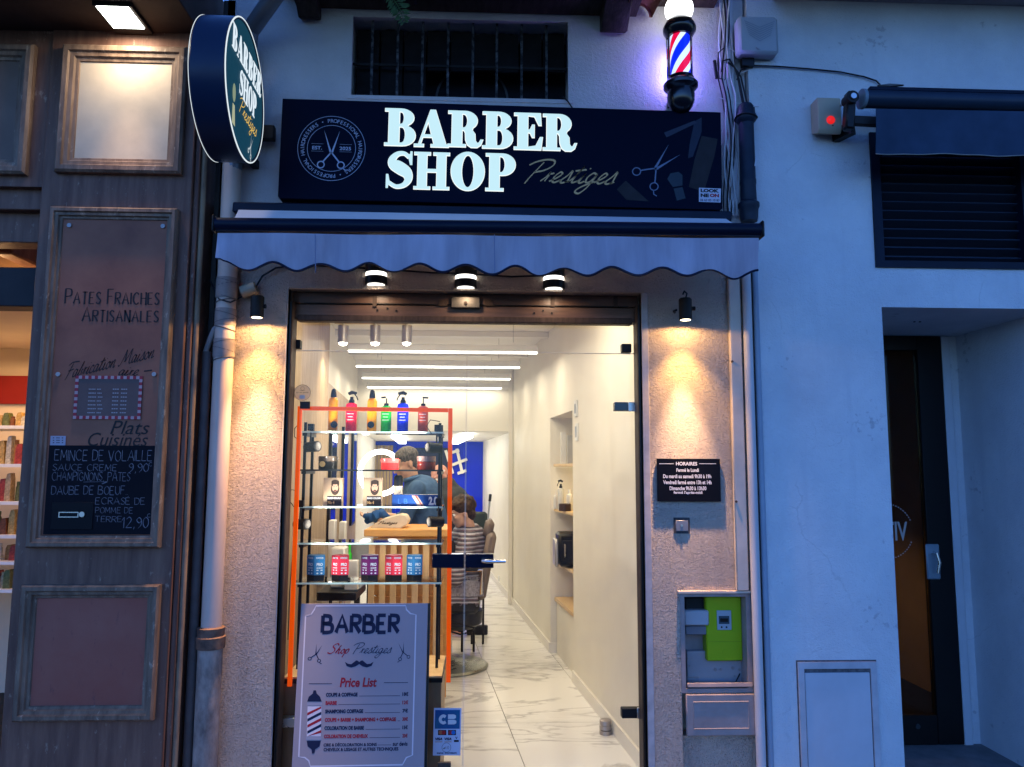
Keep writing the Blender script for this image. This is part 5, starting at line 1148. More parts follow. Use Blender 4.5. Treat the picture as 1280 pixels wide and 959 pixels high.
# skirting
for fx, s in ((xr, -1), (xl, 1)):
    for ya, yb in (((.17, 2.12), (3.04, YE)) if s < 0 else ((.6, YE),)):
        q = MB(); q.prism([(fx(ya), ya), (fx(ya) + s * .014, ya), (fx(yb) + s * .014, yb), (fx(yb), yb)], TOP, .0025, .085); struct(q.build('skirting', m_skirt, fix=False))
q = MB(); q.box(xr(3.04), xr(3.04) + .39, 3.026, 3.04, .0025, .085); struct(q.build('skirting', m_skirt))
# left wall slats (fine battens, too thin to pick apart)
sp_ = T('slatted_wall_panel', 'pale wooden slatted panelling on the left wall of the shop', 'wall panel', (-1.2, 2.5, 0))
m_slat = mat('pale_ash', (.46, .34, .22), .5, vs=3, stretch=(8, 8, .8), col2=(.32, .23, .15), bump=.15, bs=30, bd=.001)
m_oakp = mat('oak_panel', (.46, .34, .22), .45, vs=2, stretch=(1, 6, .7), col2=(.36, .26, .16), detail=7)
q = MB(); y = .2
while y < 2.55:
    q.box(xl(y) - .005, xl(y) + .022, y, y + .026, .09, ZC2 - .05); y += .044
q.build('slats', m_slat, sp_)['kind'] = 'stuff'
q = MB(); y = 2.6
for k in range(6):
    a = 2.58 + k * .475; q = MB(); q.prism([(xl(a), a), (xl(a) + .02, a), (xl(a + .465) + .02, a + .465), (xl(a + .465), a + .465)], TOP, .09, 2.25); q.build('board', m_oakp, sp_, fix=False)
for k, ya in enumerate((2.72, 3.68, 4.64)):
    mi = T('mirror', ('tall black framed mirror nearest the shop window', 'tall black framed mirror, middle one of three on the left wall', 'tall black framed mirror farthest from the shop window')[k], 'mirror', (xl(ya), ya, .9), 'mirrors on the left wall')
    yb = ya + .42
    q = MB(); q.prism([(xl(ya) + .021, ya), (xl(ya) + .045, ya), (xl(yb) + .045, yb), (xl(yb) + .021, yb)], TOP, .95, 1.95); q.build('frame', m_black, mi, fix=False)
    q = MB(); q.prism([(xl(ya) + .045, ya + .03), (xl(ya) + .047, ya + .03), (xl(yb) + .047, yb - .03), (xl(yb) + .045, yb - .03)], TOP, .98, 1.92); q.build('glass', mat('mirror_silver', (.85, .87, .9), .03, metal=1, var=0), mi, fix=False)
# counter along the left wall
wc_ = T('styling_counter', 'dark narrow styling counter along the left wall', 'counter', (-1.15, 3.6, 0))
q = MB(); q.prism([(xl(2.2) + .02, 2.2), (xl(2.2) + .36, 2.2), (xl(5.0) + .36, 5.0), (xl(5.0) + .02, 5.0)], TOP, .70, .75); q.build('top', m_black, wc_, fix=False)
for y in (2.3, 3.6, 4.9): MB().box(xl(y) + .3, xl(y) + .34, y - .02, y + .02, .002, .70).build('leg', m_dark, wc_)
# four suspended LED tubes
m_led = emit('led_white', (1, .97, .88), 8); m_tube = mat('grey_light_body', (.80, .80, .77), .5, var=.05)
m_wire = mat('fine_wire', (.3, .3, .3), .5, var=0)
for k in range(4):
    Y = 2.52 + k * .93; xa = P((435, 445, 452.5, 459)[k], (437, 457, 472, 485)[k], Y).x; xb = P((672, 650, 638, 627)[k], (441, 461, 475, 488)[k], Y).x; z = 2.5
    t = T('linear_light', ('long suspended tube light nearest the shop window', 'second suspended tube light from the shop window', 'third suspended tube light from the shop window', 'suspended tube light farthest from the window, by the bulkhead')[k], 'ceiling light', ((xa + xb) / 2, Y, z), 'suspended tube lights across the ceiling')
    MB().box(xa, xb, Y - .03, Y + .03, z + .004, z + .060).build('body', m_tube, t, bevel=.006)
    MB().box(xa + .004, xb - .004, Y - .024, Y + .024, z - .006, z + .0035).build('diffuser', m_led, t)
    for x in (xa + .2, xb - .2):
        MB().tube([(x, Y, z + .085), (x, Y, ZC2)], .0018, 4).build('wire', m_wire, t)
    lamp('AREA', 'tube_light', ((xa + xb) / 2, Y, z - .012), (11, 9.5, 7, 3.5)[k], (1, .83, .60), t, size=xb - xa, size_y=.05, aim=(0, 0, -1))
# track with three cans
tr = T('spot_track', 'ceiling rail with three silver can spotlights behind the glass', 'ceiling light', (-.86, 2.2, 2.72))
xa, xb = P(417, 400, 2.2).x, P(508, 400, 2.2).x; zt_ = P(460, 397, 2.2).z; zb_ = P(460, 404, 2.2).z
MB().box(xa, xb, 2.15, 2.25, zb_, zt_).build('rail', mat('wood_rail', (.50, .33, .19), .5, var=.1), tr, bevel=.003)
MB().tube([((xa + xb) / 2, 2.2, zt_), ((xa + xb) / 2, 2.2, ZC2)], .01, 8).build('stem', m_steel, tr)
for px in (429, 469, 509 - .5):
    p = P(px, 420, 2.2); z1_ = P(px, 407, 2.2).z; z0_ = P(px, 429, 2.2).z
    MB().cyl((p.x, 2.2, z1_), (p.x, 2.2, zb_), .008, n=8).build('joint', m_steel, tr)
    MB().lathe([(.030, z0_), (.040, z0_), (.040, z1_), (0, z1_)], (p.x, 2.2, 0), n=24).build('can', mat('satin_silver', (.50, .46, .42), .3, metal=.8, var=.1), tr)
    MB().lathe([(0, z0_ - .020), (.020, z0_ - .016), (.031, z0_ - .004), (.031, z0_ + .004)], (p.x, 2.2, 0), n=20).build('lens', emit('can_glow', (1, .95, .82), 40), tr)
    lamp('SPOT', 'can_light', (p.x, 2.2, z0_ - .03), 16, (1, .80, .52), tr, angle=130, blend=.7, radius=.03)
# ceiling trims seen through the top pane
q = MB(); q.box(-1.6, .8, 3.1, 3.18, ZC2 - .05, ZC2 - .0005); struct(q.build('ceiling_trim', m_skirt)); q = MB(); q.box(-1.6, .8, 4.3, 4.38, ZC2 - .05, ZC2 - .0005); struct(q.build('ceiling_trim', m_skirt))
q = MB(); q.box(xr(YBH) - .05, xr(YBH) + .0, YBH - .05, YBH - .001, 0.003, ZC2 - .001); struct(q.build('wall_trim', m_skirt))
for k_, (cx_, cy_, lb_) in enumerate(((-.45, .75, 'added unseen square ceiling light just inside the shop window, left'), (.25, .75, 'added unseen square ceiling light just inside the shop window, right')
)):
    cpn = T('added_ceiling_light', lb_, 'ceiling light', (cx_, cy_, ZC2)); MB().box(cx_ - .2, cx_ + .2, cy_ - .2, cy_ + .2, ZC2 - .02, ZC2 - .0002).build('frame', m_skirt, cpn); MB().box(cx_ - .18, cx_ + .18, cy_ - .18, cy_ + .18, ZC2 - .024, ZC2 - .0195).build('diffuser', emit('added_light_glow', (1, .95, .85), 4), cpn)
    lamp('AREA', 'added_panel_light', (cx_, cy_, ZC2 - .03), (15, 13, 3)[k_], (1, .84, .62), cpn, size=.34, aim=(0, 0, -1))  # lights added above the line of sight to brighten the shop front
# back room fixtures and furniture
for (a, b, lb) in (((-.15, 5.9), (-.42, 8.6), 'right hand long tube light on the low back ceiling'), ((-1.06, 5.9), (-1.24, 8.6), 'left hand long tube light on the low back ceiling')):
    for ya, yb in ((a[1], a[1] + 1.25), (a[1] + 1.4, a[1] + 2.6)):
        t1 = (ya - a[1]) / 2.7; t2 = (yb - a[1]) / 2.7; A = Vector((a[0] + (b[0] - a[0]) * t1, ya, ZB - .03)); B = Vector((a[0] + (b[0] - a[0]) * t2, yb, ZB - .03))
        o = MB().bar(A, B, .11, .05).build('tube_fixture', emit('back_tube', (1, .98, .95), 8), None, origin=A); tag(o, lb + (', nearer half' if ya == a[1] else ', farther half'), 'ceiling light')
lamp('AREA', 'back_room_light', (-.7, 7.4, ZB - .08), 14, (1, .88, .72), None, size=.8, size_y=2.2, aim=(0, 0, -1))
fr_ = T('blue_door', 'pale slatted door in a cobalt blue frame on the back wall', 'door', (-1.5, YE - .05, 0))
x0, x1, z0, z1 = RC(462, 552, 494, 700, YE - .05)
MB().holed(x0, x1, .002, z1, YE - .05, YE - .001, [(x0 + .05, x1 - .05, -.1, z1 - .06)]).build('frame', mat('cobalt_frame', (.004, .03, .5), .4, var=0), fr_)
for k in range(6):
    w_ = (x1 - x0 - .10) / 6; MB().box(x0 + .05 + k * w_ + .004, x0 + .05 + (k + 1) * w_ - .004, YE - .03, YE - .005, .004, z1 - .062).build('slat', m_slat, fr_)
hk = T('coat_rack', 'white crossed-bar coat rack on the blue back wall', 'coat rack', P(570, 578, YE - .04))
for a, b in (((557, 563), (566, 592)), ((571, 561), (578, 592)), ((557, 568), (574, 563)), ((561, 583), (584, 574)), ((572, 592), (583, 588))):
    MB().bar(P(*a, YE - .05), P(*b, YE - .05 - .01 * (a[0] % 2)), .045, .03, up=(0, 1, 0)).build('bar', m_skirt, hk)
nvp = MB(); x0, x1, z0, z1 = RC(508, 560, 560, 640, YE - .02); o = nvp.box(x0, x1, YE - .03, YE - .0, .9, z1).build('dark_reflection_board', mat('reflection_navy', (.012, .018, .06), .4, var=.2), None, origin=((x0 + x1) / 2, YE, .9)); tag(o, 'large navy board imitating a dark reflection on the blue back wall', 'board')  # dark reflection put in as a navy board
# ring lamp
rl = T('ring_light', 'glowing white ring lamp on a stand left of the barber', 'ring light', (P(475, 700, 2.9).x, 2.9, 0))
pr_ = P(476, 591, 2.9); rr_ = 26 / F * 6.6
q = MB(); n = 48; q.tube([pr_ + Vector((rr_ * .96 * math.cos(2 * math.pi * k / n), .12 * rr_ * math.cos(2 * math.pi * k / n), rr_ * math.sin(2 * math.pi * k / n))) for k in range(n + 1)], .021, 10); q.build('ring', emit('ring_glow', (.97, .98, 1), 9), rl)
MB().cyl((pr_.x, 2.93, .02), (pr_.x, 2.93, pr_.z - rr_), .012, n=10).build('pole', m_dark, rl)
for k in range(3):
    a = R(30 + 120 * k); MB().tube([(pr_.x, 2.93, .25), (pr_.x + .3 * math.cos(a), 2.93 + .3 * math.sin(a), .01)], .009, 8).build('leg', m_dark, rl)
# niche shelves on the right and what stands on them
nz = T('niche_shelves', 'pale wooden shelves in the recess of the right wall', 'shelf', (1.0, 2.5, .4)); m_shelf = mat('maple_board', (.70, .50, .27), .4, vs=3, stretch=(6, 1, 1), col2=(.60, .41, .21))
zshn = []
for y in (580, 637, 704):
    z = P(705, y, 2.85).z; zshn.append(z)
    q = MB(); q.prism([(xr(2.14) + .05, 2.14), (xr(2.14) + .39, 2.14), (xr(3.02) + .39, 3.02), (xr(3.02) + .025, 3.02)], TOP, z - .022, z); q.build('board', m_shelf, nz, fix=False, bevel=.002)
z = P(695, 749, 2.9).z
q = MB(); q.prism([(xr(2.14) + .03, 2.14), (xr(2.14) + .39, 2.14), (xr(3.02) + .39, 3.02), (xr(3.02) + .03, 3.02)], TOP, z - .03, z); q.build('bench_board', m_shelf, nz, fix=False)
q = MB(); q.prism([(xr(2.14) + .045, 2.14), (xr(2.14) + .38, 2.14), (xr(3.0) + .38, 3.0), (xr(3.0) + .045, 3.0)], TOP, .003, z - .031); q.build('bench_front', m_int, nz, fix=False)
lamp('POINT', 'niche_light', (xr(2.6) + .2, 2.6, zshn[0] - .06), 1.6, (1, .88, .55), nz, radius=.03)
def bottle(name, lb, cat, p, r, h, m, cap, kind='pump', face=1, group=None, square=False, capm=None):
    """p: point on the shelf; kinds: pump, trigger, spray, plain"""
    t = T(name, lb, cat, p, group); x, y, z = p; bh_ = h * (.72 if kind in ('pump', 'trigger') else .80)
    pr = [(0, 0), (r * .92, 0), (r, h * .02), (r, bh_ * .88), (r * .93, bh_ * .95), (r * .45, bh_), (0, bh_)] if kind != 'spray' else [(0, 0), (r * .95, 0), (r, h * .01), (r, bh_ * .9), (r * .8, bh_ * .97), (r * .5, bh_), (0, bh_)]
    MB().lathe(pr, (x, y, z), n=20).build('body', m, t)
    q = MB()
    if kind == 'pump':
        q.lathe([(0, 0), (r * .45, 0), (r * .45, h * .06), (r * .12, h * .07), (r * .12, h * .2), (0, h * .2)], (x, y, z + bh_), n=12); q.bar((x - r * .15, y, z + h * .95), (x + face * r * 1.0, y, z + h * .94), .010, .009)
    elif kind == 'trigger':
        q.lathe([(0, 0), (r * .5, 0), (r * .5, h * .05), (r * .3, h * .09), (r * .3, h * .14)], (x, y, z + bh_), n=12)
        q.tube([(x - face * r * .6, y, z + h * .93), (x, y, z + h * .97), (x + face * r * .9, y, z + h * .95)], [r * .28, r * .35, r * .22], 8)
        q.tube([(x + face * r * .5, y, z + h * .93), (x + face * r * .9, y, z + h * .86), (x + face * r * 1.1, y, z + h * .78)], r * .12, 6)
    elif kind == 'spray': q.lathe([(0, 0), (r * .62, 0), (r * .62, h * .06), (r * .45, h * .17), (r * .2, h * .2), (0, h * .2)], (x, y, z + bh_), n=14)
    else: q.lathe([(0, 0), (r * .5, 0), (r * .5, h * .2), (0, h * .2)], (x, y, z + bh_), n=12)
    q.build('cap', cap, t)
    return t
def prod(name, col, r=.3): return mat(name, col, r, var=.1, vs=20)
pn = lambda px, yy, z: (P(px, 600, yy).x, yy, z)
wht = prod('white_pack', (.75, .73, .68))
o = MB().box(pn(701, 2.9, 0)[0], pn(707, 2.9, 0)[0], 2.86, 2.93, zshn[0], zshn[0] + .27).build('white_carton', wht, None, origin=pn(704, 2.9, zshn[0])); tag(o, 'tall white carton on the top shelf of the right recess', 'carton')
o = MB().box(pn(709, 2.8, 0)[0], pn(715, 2.8, 0)[0], 2.76, 2.83, zshn[0], zshn[0] + .24).build('grey_carton', prod('grey_pack', (.45, .44, .42)), None, origin=pn(711, 2.8, zshn[0])); tag(o, 'grey and white carton beside the tall one in the recess', 'carton')
bottle('spray_bottle', 'clear bottle with black trigger on the middle recess shelf', 'bottle', pn(701, 2.85, zshn[1]), .028, .25, prod('clearish', (.6, .6, .58)), m_black, 'trigger', -1)
bottle('lotion_bottle', 'small white lotion bottle on the middle recess shelf', 'bottle', pn(694.5, 2.95, zshn[1]), .020, .16, wht, wht, 'pump', 1)
bottle('tall_flask', 'white flask at the far right of the middle recess shelf', 'bottle', pn(711.5, 2.7, zshn[1]), .024, .17, wht, wht, 'plain')
o = MB().lathe([(0, 0), (.05, 0), (.05, .055), (.046, .06), (0, .06)], pn(706, 2.62, zshn[1]), n=20).build('dark_jar', prod('brown_jar', (.05, .03, .025)), None, origin=pn(706, 2.62, zshn[1])); tag(o, 'dark brown round jar on the middle recess shelf', 'jar')
tw_ = T('towel_warmer', 'black towel warmer box on the lowest recess shelf', 'appliance', pn(708, 2.6, zshn[2]))
x0 = pn(693, 2.6, 0)[0]; z = zshn[2]
MB().box(x0 + .025, x0 + .24, 2.5, 2.8, z + .012, z + .27).build('body', m_black, tw_, bevel=.02); MB().box(x0 + .05, x0 + .20, 2.488, 2.4995, z + .05, z + .22).build('door', m_dark, tw_, bevel=.006)
MB().tube([(x0 + .07, 2.485, z + .09), (x0 + .07, 2.465, z + .10), (x0 + .07, 2.465, z + .18), (x0 + .07, 2.485, z + .19)], .006, 8).build('handle', m_steel, tw_)
MB().box(x0 - .0, x0 + .03, 2.56, 2.76, z, z + .22).build('side_tray', mat('tray_silver', (.55, .52, .5), .3, metal=.6, var=.1), tw_, bevel=.01)
o = MB().lathe([(0, 0), (.045, 0), (.04, .06), (.012, .11), (0, .115)], (x0 + .2, 2.62, z + .27), n=18).build('red_cloth', prod('cloth_red', (.55, .02, .03), .8), None, origin=(x0 + .2, 2.62, z + .27)); tag(o, 'red folded cloth on top of the black towel warmer', 'cloth')
# two light switches and socket on the right wall
def on_right(name, lb, cat, px, py, w_, h_, m):
    # intersect the pixel ray with the skewed wall plane
    d = ray(px, py); nrm = Vector((1, .0957, 0)); t = (Vector((xr(0), 0, 0)) - CAM).dot(nrm) / d.dot(nrm); p = CAM + d * t
    q = MB(); q.obox(p - Vector((.006, 0, 0)), (.012, w_, h_), (0, 0, math.atan(.0957))); o = q.build(name, m, None, origin=p, bevel=.002); tag(o, lb, cat); return o, p
o, p = on_right('light_switch', 'upper white switch plate right of the wall recess', 'switch', 721, 511, .075, .12, m_whiteplastic)
MB().obox(p - Vector((.014, 0, 0)), (.006, .035, .07), (0, 0, math.atan(.0957))).build('rocker', m_greyplastic, o)
o, p = on_right('light_switch', 'lower white switch plate right of the wall recess', 'switch', 722, 540, .075, .13, m_whiteplastic)
MB().obox(p - Vector((.014, 0, 0)), (.006, .035, .08), (0, 0, math.atan(.0957))).build('rocker', m_greyplastic, o)
o, p = on_right('wall_socket', 'small white socket low on the far right wall', 'socket', 624, 724, .08, .08, m_whiteplastic)
# steel doorstop
p = PZ(764, 918, 0); p.x = .748; dsx = T('doorstop', 'ribbed steel doorstop on the marble floor', 'doorstop', (p.x, p.y, 0))
MB().lathe([(0, .003), (.036, .003), (.036, .024), (.032, .026), (.032, .03), (.036, .032), (.036, .052), (.032, .054), (.032, .058), (.035, .06), (.034, .082), (.028, .086), (0, .087)], (p.x, p.y, 0), n=28).build('body', mat('satin_steel', (.42, .38, .36), .35, metal=.8, var=.15), dsx)
MB().lathe([(.0321, .0265), (.0322, .0295)], (p.x, p.y, 0), n=28).build('rubber_ring', m_black, dsx)
# ------------------------------------------------------------------ reception desk
YD = 1.3
dk = T('reception_desk', 'pallet-style slatted wooden reception desk behind the display rack', 'desk', (-.5, 1.5, 0))
x0, x1 = P(455, 660, YD).x, P(560, 660, YD).x; zt1 = P(500, 662, YD).z; zt0 = P(500, 671, YD).z
m_pine = mat('honey_pine', (.80, .42, .12), .4, vs=2.5, stretch=(1, 1, 8), col2=(.62, .28, .07), detail=7, bump=.1, bs=30, bd=.001)
m_pine2 = mat('pale_pine', (.82, .55, .27), .45, vs=2.5, stretch=(8, 8, 1), col2=(.66, .40, .17), detail=7, bump=.1, bs=30, bd=.001)
MB().box(x0, x1, YD, YD + .5, zt0, zt1).build('top', m_pine, dk, bevel=.005)
MB().box(x0 + .03, x1 - .02, YD + .46, YD + .49, .004, zt0).build('back_panel', m_pine, dk)
nb_ = 9; hh = (zt0 - .02) / nb_
for i in range(nb_): MB().box(x0 + .05, x1 - .03, YD + .075, YD + .095, .012 + i * hh, .012 + (i + 1) * hh - .008).build('plank', m_pine, dk, bevel=.002)
npx = 7; wS = (x1 - x0 - .05) / npx
for i in range(npx): MB().box(x0 + .03 + i * wS, x0 + .03 + i * wS + wS * .56, YD + .025, YD + .045, .01, zt0 - .03).build('slat', m_pine2, dk, bevel=.002)
for i in range(npx): MB().box(x0 + .03 + i * wS - .004, x0 + .03 + i * wS + wS * .56 + .004, YD + .046, YD + .074, zt0 - .055, zt0 - .03).build('block', m_pine2, dk)
bag = T('paper_bag', 'folded beige paper bag lying on the wooden desk top', 'bag', P(490, 660, YD + .15))
Sg = Surf((0, YD + .12, 0), (1, 0, 0), (0, 0, 1)); fl2 = lambda px, py: (P(px, py, YD + .12).x, P(px, py, YD + .12).z)
q = MB(); q.prism([fl2(*a) for a in ((462, 661), (468, 655), (478, 649), (500, 643), (507, 644), (511, 651), (508, 657), (500, 661))], front(YD + .12), -.16, .0); q.build('body', mat('kraft_pale', (.72, .62, .46), .8, var=.1, vs=12, bump=.5, bs=14, bd=.01), bag, bevel=.006)
MB().flat(fit(hand('Prestiges', .12, .2), (fl2(473, 656)[0], fl2(497, 656)[0], fl2(485, 657)[1], fl2(485, 651)[1])), front(YD + .112), .005).build('print', m_ink, bag)
dn = T('denim_cloth', 'crumpled blue denim cloth on the back of the desk', 'cloth', P(470, 650, YD + .4)); q = MB()
for a, b, r in (((458, 652), (480, 640), .034), ((456, 645), (470, 650), .03), ((470, 640), (486, 648), .028)): q.tube([P(*a, YD + .42), P((a[0] + b[0]) / 2, (a[1] + b[1]) / 2 - 1.5, YD + .38), P(*b, YD + .42)], [r * .6, r, r * .7], 10)
q.build('folds', mat('denim_blue', (.03, .12, .36), .8, vs=12, var=.5, bump=.6, bs=40, bd=.006), dn)
# ------------------------------------------------------------------ display plinth, rack and goods behind the glass
pl = T('window_plinth', 'low wooden display plinth with black top edge behind the glass', 'plinth', (-.62, .35, 0))
x0, x1, zp = P(353, 850, .19).x, P(553, 850, .19).x, P(450, 846, .19).z
m_oak2 = mat('brown_oak_veneer', (.30, .17, .09), .4, vs=3, stretch=(6, 6, .8), col2=(.22, .12, .06), detail=7)
x0 = max(x0, xl(.2) + .02)
MB().box(x0 + .005, x1 - .005, .195, .60, .003, zp - .03).build('front_panel', m_oak2, pl); MB().box(x0, x1, .185, .62, zp - .03, zp - .008).build('top_edge', m_black, pl, bevel=.002); MB().box(x0 + .006, x1 - .004, .19, .61, zp - .0078, zp).build('top_board', m_pine2, pl)
rk = T('display_rack', 'black metal rack with five glass shelves behind the shop window', 'shelf', (-.55, .42, zp))
RX0, RX1 = P(380, 640, .42).x, P(549.5, 640, .42).x
zr = P(550, 530, .42).z
m_rackm = mat('rack_black', (.02, .022, .025), .35, metal=.5, var=.1)
for x in (RX0 + .01, RX1):
    for y in (.35, .53): MB().box(x - .007, x + .007, y - .007, y + .007, zp, zr).build('upright', m_rackm, rk)
m_sg = glass_mat('shelf_glass', (.93, .97, .96), 1.2); m_edge = mat('glass_edge', (.45, .62, .60), .15, var=0, emis=(.5, .75, .7), es=.10)  # shelf edges carry a faint painted glow of their own
shz = []
for i, y in enumerate((539.5, 587, 633, 678.5, 728)):
    z = P(460, y, .34).z; shz.append(z); sx0, sx1 = RX0 - .03, RX1 + .02
    MB().box(sx0 + .002, sx1 - .002, .334, .555, z - .008, z - .0005).build('shelf', m_sg, rk); MB().box(sx0, sx1, .33, .3335, z - .0085, z).build('shelf_edge', m_edge if i != 1 else m_rackm, rk)
    for x in (RX0 + .01, RX1): 
        MB().box(x - .012, x + .012, .336, .56, z - .024, z - .009).build('bracket', m_rackm, rk)
for k, (px, py, s, lb) in enumerate(((389, 558, 1, 'black clip lamp high on the left rack upright'), (376, 655, 1, 'black clip lamp low on the left rack upright'), (543, 559, -1, 'black clip lamp high on the right rack upright'), (545, 652, -1, 'black clip lamp low on the right rack upright'))):
    y = .30; p = P(px, py, y); t = T('clip_lamp', lb, 'lamp', p, 'clip lamps on the display rack')
    MB().cyl(p + Vector((-s * .03, .03, -.004)), p + Vector((s * .035, -.01, .0)), .026, .028, 16).build('head', m_dark, t)
    MB().cyl(p + Vector((s * .036, -.0106, .0)), p + Vector((s * .037, -.0112, .0)), .022, n=14).build('lens', mat('lamp_lens_dark', (.12, .11, .1), .15, var=0), t)
    MB().tube([p + Vector((-s * .01, .02, .02)), p + Vector((-s * .01, .03, .06)), p + Vector((-s * .012, .04, .09))], .005, 6).build('stalk', m_dark, t)
    MB().obox(p + Vector((-s * .012, .04, .10)), (.03, .03, .035)).build('clip', m_dark, t)
    lamp('SPOT', 'clip_light', p + Vector((s * .045, -.045, 0)), 13, (1, .93, .84), t, angle=165, blend=.5, radius=.025, aim=(s * 1, .15, .1 if k % 2 == 0 else -.1))
for a, lb in ((((375, 528), (368, 536), (368, 546), (377, 553)), 'thin black lamp wire looping left of the top shelf'), (((550, 527), (538, 525), (533, 533), (540, 543), (549, 544)), 'thin black lamp wire looping beside the red pump bottle'), (((372, 640), (361, 625), (364, 612), (372, 614)), 'thin black lamp wire by the left door frame'), (((372, 665), (366, 690), (362, 740), (360, 800)), 'thin black wire running down beside the orange frame')):
    o = MB().tube([P(*q, .25) for q in a], .0022, 5).build('lamp_wire', m_cable, None, origin=P(*a[0], .25)); tag(o, lb, 'wire')
YI = .42; pz = lambda px, i: (P(px, 600, YI).x, YI, shz[i])
K = 4.12 / F
orange = prod('orange_can', (.95, .36, .0), .3); 
b1 = bottle('spray_can', 'orange spray can, leftmost bottle on the top glass shelf', 'bottle', pz(414, 0), 5.8 * K, 54 * K, orange, m_dark, 'spray')
b2 = bottle('spray_bottle', 'red bottle with black trigger on the top glass shelf', 'bottle', pz(437, 0), 6.9 * K, 51 * K, prod('red_liquid', (.9, .01, .05), .2), m_black, 'trigger', 1)
b3 = bottle('spray_can', 'orange spray can between the red and green bottles', 'bottle', pz(463, 0), 6 * K, 53 * K, orange, m_dark, 'spray')
b4 = bottle('pump_bottle', 'green pump bottle on the top glass shelf', 'bottle', pz(481, 0), 6.5 * K, 46 * K, prod('green_liquid', (.02, .5, .05), .2), m_dark, 'pump', -1)
b5 = bottle('spray_bottle', 'blue bottle with black trigger on the top glass shelf', 'bottle', pz(502, 0), 7 * K, 51 * K, prod('blue_liquid', (.01, .03, .95), .2), m_black, 'trigger', -1)
b6 = bottle('pump_bottle', 'dull red pump bottle, rightmost on the top glass shelf', 'bottle', pz(527.5, 0), 6.4 * K, 46 * K, prod('dull_red', (.6, .09, .05), .3), m_black, 'pump', 1)
ylab = YI - 6 * K - .004
for t, px in ((b1, 417), (b3, 463)):
    p = pz(px, 0); MB().cyl((p[0], ylab - .002, p[2] + .038), (p[0], ylab - .0035, p[2] + .038), .018, n=18).build('round_label', m_black, t)
for t, px in ((b2, 437), (b4, 481), (b5, 502), (b6, 527.5)):
    p = pz(px, 0); q = MB()
    for j, (w_, h_) in enumerate(((.030, .006), (.036, .003), (.026, .003), (.034, .003))): q.box(p[0] - w_ / 2, p[0] + w_ / 2, ylab - .003, ylab - .0022, p[2] + .11 - j * .016, p[2] + .11 - j * .016 + h_)
    q.build('label_print', mat('label_pale', (.6, .6, .6), .5, var=0), t)
def jar(lb, px, i, w_, h_, m1, m2, lab=None):
    p = pz(px, i); t = T('hair_wax_jar', lb, 'jar', p)
    MB().lathe([(0, 0), (w_ * .97, 0), (w_, .003), (w_, h_ * .58), (w_ * .98, h_ * .6), (0, h_ * .6)], p, n=28).build('body', m1, t); MB().lathe([(0, h_ * .61), (w_ * 1.02, h_ * .61), (w_ * 1.02, h_ - .003), (w_, h_), (0, h_)], p, n=28).build('lid', m2, t)
    if lab: MB().cyl((p[0] - .02, YI - w_ - .001, p[2] + h_ * .4), (p[0] - .02, YI - w_ - .0022, p[2] + h_ * .4), h_ * .22, n=16).build('logo', lab, t)
jar('black jar with gold emblem at the left of the second shelf', 409.5, 1, 11.5 * K, 16 * K, m_black, mat('smoked_lid', (.08, .06, .045), .2, var=0), mat('gold_label', (.6, .42, .15), .4, var=0))
jar('bright red jar in the middle of the second shelf', 487, 1, 11 * K, 13.5 * K, prod('jar_red', (.75, .03, .03), .2), prod('jar_redlid', (.85, .10, .09), .2))
jar('dark red jar with clear lid at the right of the second shelf', 532.5, 1, 11.5 * K, 16.5 * K, prod('jar_dred', (.25, .03, .02), .2), prod('jar_clear', (.35, .22, .2), .15))
def man_face(S, x0, x1, z0, z1, par):
    """printed head of a bearded man on the colour box"""
    w_, h_ = x1 - x0, z1 - z0; U = lambda a, b: (x0 + a * w_, z0 + b * h_)
    skin = mat('print_skin', (.55, .33, .22), .5, var=0); dark = mat('print_hair', (.05, .03, .02), .5, var=0)
    E = lambda cx, cy, rx, ry: poly2([U(cx + rx * math.cos(a), cy + ry * math.sin(a)) for a in [2 * math.pi * k / 18 for k in range(18)]])
    MB().flat(E(.55, .58, .27, .24), S, .0004).build('print', dark, par); MB().flat(E(.55, .64, .20, .17), S, .0008).build('print', skin, par)
    MB().flat(merge(E(.55, .84, .25, .09), E(.36, .76, .06, .08), E(.74, .76, .06, .08), E(.48, .68, .035, .012), E(.64, .68, .035, .012), E(.56, .53, .08, .02), E(.56, .44, .16, .09)), S, .0012).build('print', dark, par)
    MB().flat(E(.56, .495, .06, .014), S, .0015).build('print', mat('print_lip', (.4, .15, .12), .5, var=0), par)
for px, lb in ((416, 'beard colour box with printed man, left one on the third shelf'), (465.5, 'beard colour box with printed man, right one on the third shelf')):
    x0, x1 = P(px - 11.7, 615, .36).x, P(px + 11.7, 615, .36).x; z0 = shz[2]; z1 = P(px, 597.5, .36).z; t = T('beard_colour_box', lb, 'box', (x0, .4, z0), 'beard colour boxes')
    MB().box(x0, x1, .36, .41, z0, z1).build('carton', mat('tan_carton', (.50, .35, .22), .4, var=.05), t)
    S = front(.3598); MB().flat(poly2([(x0 + .02, z0 + .002), (x1 - .002, z0 + .002), (x1 - .002, z0 + .052), (x0 + .02, z0 + .052)]), S, .0003).build('print', m_ink, t); man_face(S, x0 + .015, x1, z0 + .01, z1, t)
    MB().flat(fit(text2('BEARD COLOUR', 0, .03), (x0 + .022, x1 - .004, z0 + .036, z0 + .046)), S, .0006).build('lettering', m_cream, t)
    MB().flat(fit(text2('No 4', 0, .05), (x0 + .024, x0 + .058, z0 + .010, z0 + .026)), S, .0006).build('lettering', m_gold, t)
x0, x1 = P(490, 625, .34).x, P(549, 625, .34).x; z0 = shz[2]; z1 = P(520, 618.5, .34).z; t = T('clipper_box', 'long navy clipper box marked 2.0 on the third shelf', 'box', (x0, .4, z0))
